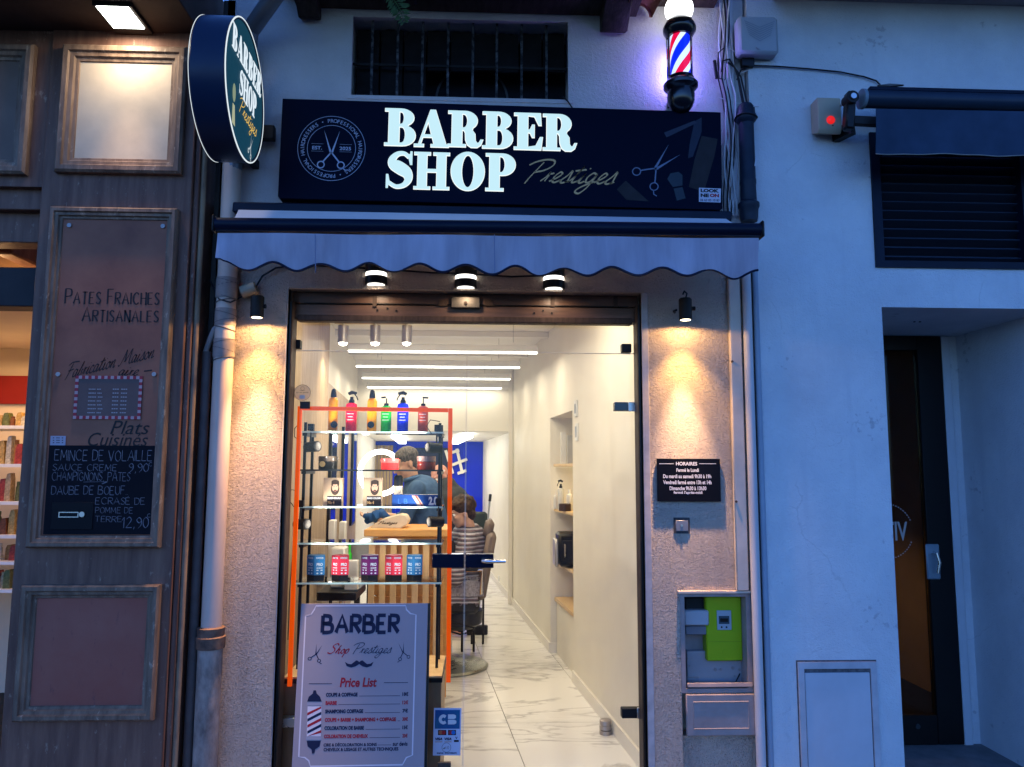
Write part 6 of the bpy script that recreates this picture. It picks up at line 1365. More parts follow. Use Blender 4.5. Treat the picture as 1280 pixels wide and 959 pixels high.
MB().box(x0, x1, .345, .42, z0, z1).build('carton', mat('navy_carton', (.015, .05, .20), .25, var=.1), t); S = front(.3445)
MB().flat(fit(text2('2.0', 0, .05), (x1 - .055, x1 - .008, z0 + .006, z1 - .010)), S, .0005).build('lettering', m_cream, t); MB().flat(fit(text2('L B', 0, .02), (x0 + .03, x0 + .08, z0 + .012, z1 - .02)), S, .0005).build('lettering', mat('print_blue', (.03, .10, .34), .5, var=0), t)
MB().flat(poly2([(x0 + .10, z1 - .005), (x0 + .13, z1 - .005), (x0 + .165, z0 + .003), (x0 + .135, z0 + .003)]), S, .0004).build('stripe', mat('print_tan', (.45, .30, .24), .5, var=0), t); MB().flat(poly2([(x0 + .118, z1 - .005), (x0 + .124, z1 - .005), (x0 + .158, z0 + .003), (x0 + .152, z0 + .003)]), S, .0007).build('stripe', m_red, t)
x0, x1 = P(492, 600, .37).x, P(503.5, 600, .37).x; t = T('powder_bottle', 'black bottle with cream label standing on the navy clipper box', 'bottle', (x0, .39, z1)); zz1 = P(497, 594, .37).z; zm = P(497, 608, .37).z
MB().lathe([(0, 0), ((x1 - x0) / 2, 0), ((x1 - x0) / 2, zm - z1), (0, zm - z1)], ((x0 + x1) / 2, .385, z1 + .001), n=18).build('label', mat('label_cream', (.55, .45, .32), .5, var=0), t)
MB().lathe([(0, zm - z1 + .001), ((x1 - x0) / 2, zm - z1 + .001), ((x1 - x0) / 2, zz1 - z1 - .012), ((x1 - x0) / 3, zz1 - z1), (0, zz1 - z1)], ((x0 + x1) / 2, .385, z1), n=18).build('upper_body', m_black, t)
# five pouches
pc_ = [('blue', (.03, .16, .36)), ('red', (.60, .03, .06)), ('purple', (.12, .01, .10)), ('red', (.60, .03, .06)), ('blue', (.03, .20, .42))]
lbs = ('blue box of powder, leftmost on the bottom glass shelf', 'red box of powder beside the leftmost blue one', 'dark purple box of powder in the middle of the bottom shelf', 'red box of powder right of the purple one', 'blue box of powder, rightmost on the bottom glass shelf')
for k, (xa, xb) in enumerate(((383, 406), (414, 436), (451, 473), (481, 503), (508, 528))):
    x0, x1 = P(xa, 700, .38).x, P(xb, 700, .38).x; z0 = shz[4]; z1 = P(xa, 694.5, .38).z; t = T('powder_box', lbs[k], 'box', ((x0 + x1) / 2, .42, z0), 'powder boxes on the bottom shelf')
    mm = prod('pouch_' + pc_[k][0], pc_[k][1], .35); xm = x0 + (x1 - x0) * .46; zb = z0 + (z1 - z0) * .24
    q = MB(); q.prism([(x0, .395), (xm, .375), (x1, .385), (x1 - .012, .45), (x0 + .01, .45)], TOP, zb, z1); q.build('carton', mm, t, fix=True)
    q = MB(); q.prism([(x0 + .002, .394), (xm, .374), (x1 - .002, .384), (x1 - .014, .45), (x0 + .012, .45)], TOP, z0 + .001, zb - .0005); q.build('tub', m_black, t)
    S = Surf(((x0 + xm) / 2, .385, 0), (xm - x0, -.02, 0), (0, 0, 1)); S2 = Surf(((x1 + xm) / 2, .380, 0), (x1 - xm, .01, 0), (0, 0, 1)); h = z1 - zb; wd = xm - x0
    pm = mat('pouch_print', (.5, .6, .68), .5, var=0)
    for SS, ww in ((S, wd), (S2, x1 - xm)):
        for (tx, a, b, c, d) in (('KIDS', -.36, .36, .82, .92), ('PRO', -.3, .3, .46, .62), ('---', -.3, .3, .34, .38), ('- -', -.3, .3, .22, .27), ('\u2022 \u2022', -.3, .3, .05, .13)):
            if tx == 'KIDS': tx = 'POWDER'
            MB().flat(fit(text2(tx, 0, .03), (a * ww, b * ww, zb + c * h, zb + d * h)), SS, .0012).build('lettering', pm, t)
# things on a low table behind the rack
lt = T('low_table', 'black low side table behind the display rack', 'table', (-.9, 1.25, 0)); x0, x1 = P(402, 740, 1.25).x, P(450, 740, 1.25).x; z = P(425, 736, 1.25).z
MB().box(x0, x1, 1.1, 1.5, z - .05, z).build('top', m_black, lt, bevel=.004); MB().cyl(((x0 + x1) / 2, 1.3, .004), ((x0 + x1) / 2, 1.3, z - .05), .02, n=12).build('leg', m_steel, lt); MB().cyl(((x0 + x1) / 2, 1.3, .004), ((x0 + x1) / 2, 1.3, .02), .12, n=20).build('foot', m_dark, lt)
p = lambda px: (P(px, 700, 1.3).x, 1.3, z)
q = RC(414, 684, 432, 735, 1.3); o = MB().box(q[0], q[1], 1.26, 1.4, z, q[3]).build('white_box', wht, None, origin=(q[0], 1.3, z), bevel=.01); tag(o, 'white box standing on the low black table', 'box')
q = RC(432, 700, 448, 735, 1.22); o = MB().box(q[0], q[1], 1.18, 1.24, z, q[3]).build('white_card_box', wht, None, origin=(q[0], 1.2, z), bevel=.004); tag(o, 'smaller white box in front of the dark cables', 'box')
bottle('green_bottle', 'bright green bottle behind the glass shelves', 'bottle', (P(437, 690, 1.42).x, 1.42, z), .016, P(437, 680, 1.42).z - z, prod('neon_green', (.05, .7, .04)), prod('neon_green', (0, 0, 0)), 'plain')
bottle('yellow_bottle', 'orange yellow bottle beside the bright green one', 'bottle', (P(430, 690, 1.45).x, 1.45, z), .018, P(430, 686, 1.45).z - z, prod('amber_yellow', (.7, .45, .03)), wht, 'plain')
for px, y0_ in ((415, 650), (428, 652)):
    q = RC(px - 4, y0_, px + 4, 684, 1.9); o = MB().box(q[0], q[1], 1.88, 1.96, .76, q[3]).build('white_tower', wht, None, origin=(q[0], 1.9, .76), bevel=.006); tag(o, 'slim white bottle-like device, %s of two behind the shelves' % ('left' if px < 420 else 'right'), 'device'); 
    MB().cyl(((q[0] + q[1]) / 2, 1.92, .0), ((q[0] + q[1]) / 2, 1.92, .759), .012, n=8).build('stand', m_dark, o)
# ------------------------------------------------------------------ glazed shop front
YG = .128
gf = T('glass_shopfront', 'frameless glass shop front with hinged door and dark lock case', 'shopfront', (0, YG, 0))
gm_ = glass_mat('shop_glass', (.97, .985, .975), 0.55, smear=.02)
zt_l = P(585, 441, YG).z; xs_ = P(581, 700, YG).x; gx0, gx1 = D0 + .012, D1 - .012; zgt = P(585, 398, YG).z + .03
MB().box(gx0, gx1, YG - .005, YG + .005, zt_l + .004, zgt).build('transom_pane', gm_, gf)
MB().box(gx0, xs_ - .003, YG - .005, YG + .005, .008, zt_l - .002).build('fixed_pane', gm_, gf)
dr = MB().box(xs_ + .003, gx1, YG - .005, YG + .005, .012, zt_l - .004).build('door', gm_, gf)
m_ge = mat('polished_glass_edge', (.62, .60, .52), .2, var=0)
MB().box(gx0, gx1, YG - .005, YG + .005, zt_l + .0005, zt_l + .0035).build('pane_edge', m_ge, gf); MB().box(xs_ - .0025, xs_ - .001, YG - .005, YG + .005, .01, zt_l - .004).build('pane_edge', m_ge, gf)
MB().box(xs_ + .0015, xs_ + .0028, YG - .005, YG + .005, .012, zt_l - .004).build('glass_edge', m_ge, dr)
m_fit = mat('blue_black_fitting', (.004, .006, .02), .12, var=0, spec=.5)
for nm, bx, par, mm in (('lock_case', (540, 692.5, 580, 710), gf, m_fit), ('lock_case', (582, 692.5, 617, 710), dr, m_fit), ('hinge', (767.5, 503, 791, 514), dr, m_fit), ('hinge', (777, 885.5, 802, 897.5), dr, m_dark), ('glass_clamp', (777, 430, 789, 441), gf, m_dark), ('glass_clamp', (367, 425, 376, 436), gf, m_dark), ('glass_clamp', (351, 897, 373, 909), gf, m_steel)):
    q = RC(*bx, YG - .012); MB().box(q[0], q[1], YG - .022, YG + .022, q[2], q[3]).build(nm, mm, par, bevel=.003)
for bx in ((785, 503, 794, 514.5), (796, 884, 803.5, 898)):
    q = RC(*bx, YG - .02); MB().box(q[0], q[1], YG - .03, YG - .0225, q[2], q[3]).build('hinge_cover', m_steel, dr, bevel=.002)
a = P(604, 701.5, YG - .05); MB().tube([a + Vector((0, .03, 0)), a, a + Vector((.015, -.012, 0)), P(632, 702, YG - .06)], [.008, .009, .009, .008], 12).build('lever', m_chrome, dr)
# round sticker and its dark card
rs_ = T('round_sticker', 'round beige sticker at the top left of the shop glass', 'sticker', P(378, 501, YG - .007)); x, z = P(378, 491, YG - .007).x, P(378, 491, YG - .007).z; S = front(YG - .0062); r_ = 10.5 * 3.83 / F
MB().flat(disc2(x, z, r_, 32), S, 0).build('disc', backlit_mat('sticker_beige', (.72, .58, .44)), rs_); MB().flat(merge(ring2(x, z, r_ * .93, .0012), fit(text2('ici on parle', 0, 0), (x - r_ * .7, x + r_ * .7, z - r_ * .1, z + r_ * .12)), ring2(x, z + r_ * .5, r_ * .22, .001, 16), line2((x - r_ * .3, z + r_ * .25), (x + r_ * .3, z + r_ * .25), .001)), S, .0008).build('print', m_dimprint, rs_)
MB().flat(poly2([(x - r_ * .3, z - r_ * .72), (x + r_ * .3, z - r_ * .72), (x + r_ * .3, z - r_ * .28), (x - r_ * .3, z - r_ * .28)]), S, .0012).build('print', m_cream, rs_)
q = RC(375, 502, 387.5, 511, YG - .01); o = MB().box(q[0], q[1], YG - .012, YG - .0055, q[2], q[3]).build('sensor_box', mat('dark_maroon', (.03, .01, .01), .3, var=0), None, origin=(q[0], YG, q[2])); tag(o, 'tiny dark box under the round beige sticker', 'sensor')
# orange frame hung inside the glass
of = T('orange_frame', 'thin bright orange open-bottomed frame around the window display', 'frame', P(465, 853, .16)); m_or = mat('orange_glow', (.50, .07, .0), .7, var=0, spec=.1, emis=(.95, .085, .0), es=.66)  # the orange has a glow added to its colour to stay vivid
YO = .165; A, B, C, D = P(362, 858, YO), P(375, 510.5, YO), P(563, 513, YO), P(560.5, 853, YO)
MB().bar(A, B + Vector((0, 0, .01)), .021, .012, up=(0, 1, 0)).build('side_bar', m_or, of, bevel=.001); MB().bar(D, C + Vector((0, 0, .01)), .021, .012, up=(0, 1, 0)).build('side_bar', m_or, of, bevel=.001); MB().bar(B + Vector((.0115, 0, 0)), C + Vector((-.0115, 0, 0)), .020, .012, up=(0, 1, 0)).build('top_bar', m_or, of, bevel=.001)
# ------------------------------------------------------------------ price board leaning outside
pb = T('price_board', 'pale price list board with barber pole drawing leaning on the glass', 'sign', P(450, 985, -.03))
tp0 = P(455, 754, .085); bt = P(450, 959, .0); vdir = (tp0 - bt); vdir.x = 0; vdir.normalize(); udir = Vector((1, 0, .0)); nd = udir.cross(vdir)
S = Surf(tp0, udir, vdir)
a, b = S.uv(375, 757), S.uv(535, 752); l = (S.uv(375, 757)[0] + S.uv(366, 959)[0]) / 2; r = (S.uv(535, 753)[0] + S.uv(530, 959)[0]) / 2; top = (a[1] + b[1]) / 2
bot = -(tp0.z - .01) / vdir.z
m_bd = mat('board_white', (.31, .275, .30), .35, vs=3, var=.06)
MB().prism([(l, bot), (r, bot), (r, top), (l, top)], S, -.018, 0).build('panel', m_bd, pb, bevel=.001)
MB().prism([(r + .001, bot), (r + .012, bot), (r + .012, top), (r + .001, top)], S, -.02, -.004).build('edge_trim', m_black, pb)
put = lambda vf, bx, m, h=.0008, nm='lettering', sh_=None: MB().flat(fit(vf, S.box(*bx), sh_), S, h).build(nm, m, pb)
put(strokes('BARBER', .20, .30, nib=.2, gap=.30), (401, 767, 500, 793), m_navyprint)
put(hand('Shop', .07, .17), (409, 804, 437, 822), m_red); put(hand('Prestiges', .05, .11), (441, 803, 490, 823), m_navyprint)
mst = merge(poly2([(0, .5), (-.1, .62), (-.22, .66), (-.36, .5), (-.55, .3), (-.78, .34), (-1, .52), (-.86, .12), (-.55, -.02), (-.25, .08), (0, .3)]), poly2([(0, .5), (.1, .62), (.22, .66), (.36, .5), (.55, .3), (.78, .34), (1, .52), (.86, .12), (.55, -.02), (.25, .08), (0, .3)]))
put(mst, (431, 825.5, 467, 834.5), m_navyprint)
put(xf(scissors2(.16, .035), 1, 1, R(-14)), (385, 804.5, 403, 830), m_navyprint); put(xf(scissors2(.16, .035), -1, 1, R(14)), (497, 802, 513, 828), m_navyprint)
put(text2('Price List', .15, .03), (425, 847, 471, 859), m_red); put(line2((0, 0), (1, 0), .1), (386, 854.2, 415, 854.9), m_navyprint); put(line2((0, 0), (1, 0), .1), (480, 853, 510, 853.7), m_navyprint)
for i, (b_, pr, xe, mm) in enumerate((('COUPE & COIFFAGE', '18€', 447, 0), ('BARBE', '12€', 421, 1), ('SHAMPOING COIFFAGE', '7€', 454, 0), ('COUPE + BARBE + SHAMPOING + COIFFAGE', '30€', 495, 1), ('COLORATION DE BARBE', '15€', 455, 0), ('COLORATION DE CHEVEUX', '20€', 460, 1))):
    y = 868.3 + i * 10.4; x = 407.5 - i * .5; mm = m_red if mm else m_navyprint
    put(text2(b_, 0, .055), (x, y - 2.4, xe, y + 2.6), mm); put(text2(pr, 0, .04), (503, y - 3.2, 510.5 - i * .2, y + 1.8), mm); put(line2((0, 0), (1, 0), .1), (xe + 2, y + 1.4, 500, y + 1.9), m_navyprint)
put(text2('CIRE & DÉCOLORATION & SOINS', 0, .04), (404.5, 928, 471, 933), m_navyprint); put(text2('sur devis', 0, .03), (491, 927, 509.5, 932.5), m_navyprint); put(line2((0, 0), (1, 0), .1), (472, 931, 489, 931.5), m_navyprint)
put(text2('CHEVEUX & LISSAGE ET AUTRES TECHNIQUES', 0, .04), (404.5, 934.5, 498, 939.5), m_navyprint)
m_bl = mat('board_line', (.62, .58, .62), .4, var=0)
BD = [(382, 770), (389, 768), (393, 762), (395, 757.5), (507, 757), (508, 762), (513, 767), (520, 768.5), (515.5, 944), (508, 947), (503, 956), (388, 958), (386, 951), (381, 947), (373.5, 946)]
pts = [S.uv(*q) for q in BD]; MB().flat(ribbon(pts + pts[:2], .006), S, .0007).build('border_line', m_bl, pb)
# drawn barber pole
PL = lambda *pp: poly2([S.uv(*q) for q in pp])
put2 = lambda vf, m, h=.001: MB().flat(vf, S, h).build('pole_print', m, pb)
put2(PL((392, 863), (395, 863), (396, 867), (400, 871), (402, 877), (384, 877), (386, 871), (391, 867)), m_navyprint); put2(PL((383.5, 926), (401, 926), (399.5, 933), (394, 937), (393, 942), (390, 942), (389.5, 937), (384.5, 933)), m_navyprint)
for a_ in (((384, 878), (402.5, 878), (402.5, 882), (384, 882)), ((382.5, 921), (402, 921), (402, 925), (382.5, 925))): put2(PL(*a_), mat('print_grey', (.3, .3, .36), .5, var=0))
put2(PL((384.5, 883), (402, 883), (401, 920.5), (383.5, 920.5)), m_bl, .0009)
for i in range(5):
    y = 886 + i * 7.6; lo = lambda v: min(max(v, 883), 920.5)
    put2(PL((384.3, lo(y + 5)), (401.6, lo(y - 4)), (401.5, lo(y - .3)), (384.2, lo(y + 8.6))), m_red if i % 2 == 0 else m_navyprint, .0012)
# bank card sticker on the glass
cbs = T('card_payment_sticker', 'bank card sticker with CB and VISA marks low on the glass', 'sticker', P(559, 945, YG - .007)); S = front(YG - .0065); T_ = lambda *pp: poly2([S.uv(*q) for q in pp])
MB().flat(T_((542.5, 885), (577, 885), (575.5, 944.5), (541, 944.5)), S, 0).build('paper', mat('sticker_paper', (.52, .54, .66), .4, var=0), cbs)
MB().flat(T_((544, 887.5), (575, 887.5), (574.5, 911), (543.5, 911)), S, .0006).build('print', mat('cb_teal', (.02, .13, .22), .4, vs=14, col2=(.01, .05, .22)), cbs)
put_text(S, strokes('C', .42, .42), (548.5, 893, 558, 905.5), .0012, m_cream, cbs); put_text(S, merge(poly2([(0, .54), (0, 1), (.7, 1), (.95, .9), (.95, .64), (.7, .54)]), poly2([(0, 0), (0, .46), (.75, .46), (1, .36), (1, .1), (.75, 0)])), (560, 893, 570.5, 905.5), .0012, m_cream, cbs)
for a, b, c1, c2 in ((547.5, 558, (.5, .12, .05), (.45, .02, .02)), (560, 570, (.4, .03, .05), (.02, .15, .45))):
    MB().flat(T_((a, 912.5), (b, 912.5), (b, 919), (a, 919)), S, .0005).build('print', m_ink, cbs)
    for s, c_ in ((-.17, c1), (.17, c2)):
        u = S.uv((a + b) / 2 + s * (b - a), 915.7); MB().flat(disc2(u[0], u[1], .0095, 16), S, .0009 + s * .001).build('print', mat('card_%g_%g' % (a, s), c_, .5, var=0), cbs)
for a in (544, 555.5): put_text(S, text2('VISA', .2, .05), (a, 922, a + 9, 925.5), .0008, m_navyprint, cbs); put_text(S, line2((0, 0), (1, 0), .1), (a, 927, a + 9, 927.8), .0008, mat('print_orange', (.5, .2, .03), .5, var=0), cbs)
put_text(S, text2('V', 0, .04), (569, 921, 572, 924), .0008, m_navyprint, cbs); MB().flat(T_((567.5, 925), (573.5, 925), (573.5, 927.5), (567.5, 927.5)), S, .0008).build('print', m_ink, cbs)
u = S.uv(558, 934.5); MB().flat(merge(ring2(u[0], u[1], .021, .0014, 26), *[ribbon([(u[0] - .008 + k * .005 + (.006 + .002 * k) * math.cos(t / 5 * 1.8 - .9), u[1] + (.006 + .002 * k) * math.sin(t / 5 * 1.8 - .9)) for t in range(6)], .0014) for k in range(3)], line2((u[0] - .014, u[1] - .006), (u[0] - .006, u[1]), .004)), S, .0008).build('print', m_ink, cbs)
put_text(S, text2('sans contact', 0, .02), (546, 940, 571, 942.5), .0008, m_navyprint, cbs)
q = RC(548, 948, 564, 965, .2); o = MB().box(q[0], q[1], .14, .16, q[2], q[3]).build('small_photo_card', mat('card_brownish', (.18, .13, .11), .4, vs=30, var=.7), None, origin=(q[0], .15, q[2])); tag(o, 'small brown picture card under the bank card sticker', 'card')
# ================================================================== people and the barber chair
def ellip(mb, c, r, rot=None): mb.ball(c, 1.0, 14, 10, r, rot)
def caps_(mb, p0, p1, r0, r1):
    p0, p1 = Vector(p0), Vector(p1); n = 5
    mb.tube([p0.lerp(p1, k / n) for k in range(n + 1)], [r0 + (r1 - r0) * k / n for k in range(n + 1)], 12)
    mb.ball(p0, r0, 12, 8); mb.ball(p1, r1, 12, 8)
def fuse(mb, name, m, parent, voxel=.009, smooth=6, rough=0, seed=0):
    """melt overlapping volumes into one continuous surface"""
    o0 = WORLD[parent.name]; me = bpy.data.meshes.new('tmp'); me.from_pydata([v - o0 for v in mb.v], [], mb.f)
    o = bpy.data.objects.new('tmp', me); sc.collection.objects.link(o)
    md = o.modifiers.new('r', 'REMESH'); md.mode = 'VOXEL'; md.voxel_size = voxel
    ms = o.modifiers.new('s', 'SMOOTH'); ms.iterations = smooth; ms.factor = .5
    if rough:
        tx = bpy.data.textures.new('n', 'CLOUDS'); tx.noise_scale = .035; dm = o.modifiers.new('d', 'DISPLACE'); dm.texture = tx; dm.strength = rough; dm.mid_level = .5
    dg = bpy.context.evaluated_depsgraph_get(); me2 = bpy.data.meshes.new_from_object(o.evaluated_get(dg)); bpy.data.objects.remove(o)
    me2.materials.clear(); me2.materials.append(m); me2.name = name
    me2.polygons.foreach_set('use_smooth', [True] * len(me2.polygons))
    q = bpy.data.objects.new(name, me2); sc.collection.objects.link(q); q.parent = parent; WORLD[q.name] = o0; return q
m_skin = mat('skin', (.62, .36, .25), .5, vs=20, var=.12); m_skin2 = mat('ruddy_skin', (.68, .34, .27), .5, vs=20, var=.12)
m_eye = mat('eye_white', (.8, .78, .75), .2, var=0); m_iris = mat('iris_brown', (.05, .03, .02), .2, var=0)
def head_parts(c, yaw, pitch, s=1.0, roll=0):
    M = Matrix.Rotation(R(yaw), 3, 'Z') @ Matrix.Rotation(R(pitch), 3, 'Y') @ Matrix.Rotation(R(roll), 3, 'X'); c = Vector(c)
    return M, (lambda x, y, z: c + M @ Vector((x * s, y * s, z * s)))
def add_head(mb, M, H, s):
    E = lambda c, r: mb.ball(H(*c), 1, 16, 12, [q * s for q in r], M)
    E((-.012, 0, .035), (.095, .076, .082)); E((.030, 0, -.03), (.062, .060, .075)); E((.052, 0, -.085), (.030, .034, .024))
    caps_(mb, H(.088, 0, .005), H(.108, 0, -.028), .010 * s, .014 * s); E((.084, 0, .032), (.016, .045, .010))
    E((.085, 0, -.056), (.014, .024, .008)); E((.083, 0, -.066), (.013, .021, .007))
    for q in (-1, 1): E((-.008, q * .078, -.012), (.018, .010, .030)); E((.062, q * .038, -.022), (.024, .020, .022))
def eyes(H, s, par):
    for q in (-1, 1):
        e = MB().ball(H(.081, q * .031, .008), .0125 * s, 12, 8).build('eye', m_eye, par); MB().ball(H(.0905, q * .031, .008), .006 * s, 10, 6).build('iris', m_iris, e)
def hand_(mb, w_, d, side, s=1.0, curl=.5):
    """palm and five curled fingers from wrist w_, pointing along d"""
    w_ = Vector(w_); d = Vector(d).normalized(); a = d.cross(Vector((0, 0, 1))).normalized() * side; n = a.cross(d)
    mb.ball(w_ + d * .045 * s, 1, 12, 8, (.045 * s, .038 * s, .018 * s), Matrix((d, a, n)).transposed())
    for k, (o, L_) in enumerate(((-.028, .062), (-.010, .074), (.010, .070), (.028, .055))):
        b = w_ + d * .075 * s + a * o * s; m1 = b + (d * .55 - n * .1) * L_ * s; m2 = m1 + (d * .3 - n * curl) * L_ * .6 * s
        caps_(mb, b, m1, .0088 * s, .008 * s); caps_(mb, m1, m2, .008 * s, .0065 * s)
    t0 = w_ + d * .025 * s - a * .03 * s; t1 = t0 + (d * .035 - a * .025 - n * .012) * s; t2 = t1 + (d * .03 - a * .004 - n * .012) * s
    caps_(mb, t0, t1, .012 * s, .010 * s); caps_(mb, t1, t2, .010 * s, .008 * s)
# --- the barber: grey hair, blue denim shirt, leaning left behind the desk
Yb = 2.35
hd = P(507.5, 580, Yb); nk = P(515, 600, Yb + .01); ch_ = P(527, 618, Yb + .02); wa = P(540, 662, Yb + .03); hp_ = Vector((P(545, 690, Yb).x, Yb + .04, .90))
pa_ = T('person', 'grey haired barber in a blue denim shirt bending towards the ring lamp', 'person', (hp_.x, hp_.y, 0))
M, H = head_parts(hd, 180 + 25, 22, 1.0); b = MB(); add_head(b, M, H, 1.0)
caps_(b, H(-.02, 0, -.05), nk, .052, .056); caps_(b, nk, ch_, .055, .10); ellip(b, ch_ + Vector((0, 0, -.02)), (.12, .17, .15)); caps_(b, ch_, wa, .13, .120); caps_(b, wa, hp_, .125, .14)
for s in (-1, 1):
    sh_ = ch_ + Vector((-.02, s * .185, .05)); el = sh_ + Vector((-.10, s * .05, -.26)); wr = el + Vector((-.21, -s * .07, .04))
    caps_(b, sh_, el, .052, .040); caps_(b, el, wr, .038, .027); hand_(b, wr, (-1, -s * .2, .12), s)
    hj = hp_ + Vector((0, s * .09, -.05)); kn = Vector((hj.x - .02, hj.y, .47)); an = Vector((hj.x + .03, hj.y, .07)); caps_(b, hj, kn, .082, .055); caps_(b, kn, an, .052, .036); caps_(b, an, an + Vector((-.16, 0, -.03)), .038, .032)
fuse(b, 'body', m_skin, pa_, .0075)
eyes(H, 1.0, pa_)
h = MB(); h.ball(H(-.022, 0, .05), 1, 18, 12, (.100, .083, .083), M); h.ball(H(-.06, 0, .0), 1, 14, 10, (.055, .076, .07), M)
fuse(h, 'hair', mat('salt_grey_hair', (.15, .135, .13), .7, vs=110, col2=(.025, .02, .02), stretch=(1, 1, .3), bump=.6, bs=160, bd=.004), pa_, .008, 3, .012)
st_ = MB(); caps_(st_, nk + Vector((.01, 0, -.02)), ch_, .074, .15); ellip(st_, ch_ + Vector((0, 0, -.02)), (.145, .195, .17)); caps_(st_, ch_, wa, .155, .142); caps_(st_, wa, hp_, .142, .152)
for s in (-1, 1):
    sh_ = ch_ + Vector((-.02, s * .185, .05)); el = sh_ + Vector((-.10, s * .05, -.26)); caps_(st_, sh_, el, .066, .054); wr = el + Vector((-.21, -s * .07, .04)); caps_(st_, el, el.lerp(wr, .35), .054, .048)
fuse(st_, 'shirt', mat('denim_shirt', (.06, .13, .26), .8, vs=14, col2=(.035, .075, .17), bump=.5, bs=24, bd=.012, detail=6), pa_, .010, 4)
cl_ = MB(); cl_.tube([nk + Vector((.075 * math.cos(a), .078 * math.sin(a), .012 + .018 * math.cos(a))) for a in [R(t) for t in range(0, 361, 24)]], .014, 8); cl_.build('collar', mat('denim_collar', (.09, .18, .34), .8, var=.2), pa_)
tr_ = MB(); caps_(tr_, hp_ + Vector((0, 0, .02)), hp_ - Vector((0, 0, .04)), .158, .15)
for s in (-1, 1): hj = hp_ + Vector((0, s * .09, -.05)); kn = Vector((hj.x - .02, hj.y, .47)); an = Vector((hj.x + .03, hj.y, .10)); caps_(tr_, hj, kn, .098, .072); caps_(tr_, kn, an, .070, .060)
fuse(tr_, 'trousers', mat('black_trousers', (.02, .02, .025), .8, var=.3), pa_, .011, 4)
for s in (-1, 1): hj = hp_ + Vector((0, s * .09, -.05)); q = MB(); q.ball((hj.x - .045, hj.y, .05), 1, 16, 10, (.135, .048, .047)); q.build('shoe', m_black, pa_)
# --- man behind in a grey jumper, bald, leaning forward
Yc = 3.75; hd = P(549.5, 596, Yc); nk = P(557, 606, Yc); ch_ = P(566, 628, Yc); hp_ = Vector((P(573, 680, Yc).x, Yc, .88))
pc2 = T('person', 'bald man in a dark grey jumper stooping behind the seated boy', 'person', (hp_.x, hp_.y, 0))
M, H = head_parts(hd, 180 + 50, 25, .98); b = MB(); add_head(b, M, H, .98); caps_(b, H(-.02, 0, -.05), nk, .052, .06); caps_(b, nk, ch_, .06, .11); caps_(b, ch_, hp_, .14, .13)
for s in (-1, 1):
    sh_ = ch_ + Vector((-.02, s * .18, .06)); el = sh_ + Vector((-.10, s * .05, -.27)); wr = el + Vector((-.22, -s * .05, .02)); caps_(b, sh_, el, .05, .04); caps_(b, el, wr, .037, .027); hand_(b, wr, (-1, 0, .1), s)
    hj = hp_ + Vector((0, s * .09, -.05)); kn = Vector((hj.x - .02, hj.y, .47)); an = Vector((hj.x + .03, hj.y, .07)); caps_(b, hj, kn, .082, .055); caps_(b, kn, an, .052, .036); caps_(b, an, an + Vector((-.16, 0, -.03)), .038, .032)
fuse(b, 'body', m_skin2, pc2, .009); eyes(H, .98, pc2)
st_ = MB(); caps_(st_, nk + Vector((.01, 0, -.015)), ch_, .10, .165); ellip(st_, ch_, (.16, .20, .17)); caps_(st_, ch_, hp_, .165, .155)
for s in (-1, 1): sh_ = ch_ + Vector((-.02, s * .18, .06)); el = sh_ + Vector((-.10, s * .05, -.27)); wr = el + Vector((-.22, -s * .05, .02)); caps_(st_, sh_, el, .066, .056); caps_(st_, el, el.lerp(wr, .9), .054, .04)
fuse(st_, 'jumper', mat('charcoal_knit', (.055, .058, .06), .9, vs=12, var=.4, bump=.5, bs=60, bd=.006), pc2, .011, 4)
tr_ = MB(); caps_(tr_, hp_ + Vector((0, 0, .02)), hp_ - Vector((0, 0, .04)), .158, .15)
for s in (-1, 1): hj = hp_ + Vector((0, s * .09, -.05)); kn = Vector((hj.x - .02, hj.y, .47)); an = Vector((hj.x + .03, hj.y, .10)); caps_(tr_, hj, kn, .098, .072); caps_(tr_, kn, an, .070, .060)
fuse(tr_, 'trousers', mat('jeans_dark', (.03, .04, .07), .8, var=.3), pc2, .011, 4)
# --- barber chair
Yh = 2.45; cxh = P(560, 822, 2.6).x; 
bcx, bcy = P(556, 822, 2.6).x, 2.6
bc = T('barber_chair', 'grey barber chair with chrome column and round base', 'chair', (bcx, bcy, 0)); m_vin = mat('black_vinyl', (.03, .028, .028), .35, var=.3, vs=8); m_basec = mat('dull_chrome', (.36, .37, .33), .28, metal=.8, var=.15)
MB().lathe([(0, .004), (.34, .004), (.345, .012), (.33, .026), (.14, .05), (.06, .075), (0, .075)], (bcx, bcy, 0), n=48).build('base', m_basec, bc)
MB().lathe([(.055, .07), (.055, .30), (.085, .32), (.085, .38), (0, .38)], (bcx, bcy, 0), n=24).build('column', m_basec, bc)
sxc = P(577, 750, 2.5).x
MB().box(sxc - .30, sxc + .14, 2.36, 2.86, .44, .56).build('seat', m_vin, bc, bevel=.035); q = MB(); q.lathe([(0, .30), (.13, .30), (.19, .34), (.20, .44), (0, .44)], (sxc - .03, 2.6, 0), n=28); q.build('seat_pan', m_vin, bc)
q = MB(); q.obox((sxc + .19, 2.6, .80), (.08, .46, .52), (0, R(10), 0)); q.build('backrest', mat('taupe_vinyl', (.20, .155, .13), .45, var=.2, vs=8), bc, bevel=.03)
hr = P(611, 662, 2.45); q = MB(); q.obox(hr + Vector((0, .12, 0)), (.075, .26, .15), (0, R(12), 0)); q.build('headrest', MATS['taupe_vinyl'], bc, bevel=.03)
for dy in (-.03, .03): MB().tube([(sxc + .215, 2.57 + dy, 1.0), hr + Vector((0.01, .12 + dy, -.03))], .009, 8).build('headrest_bar', m_chrome, bc)
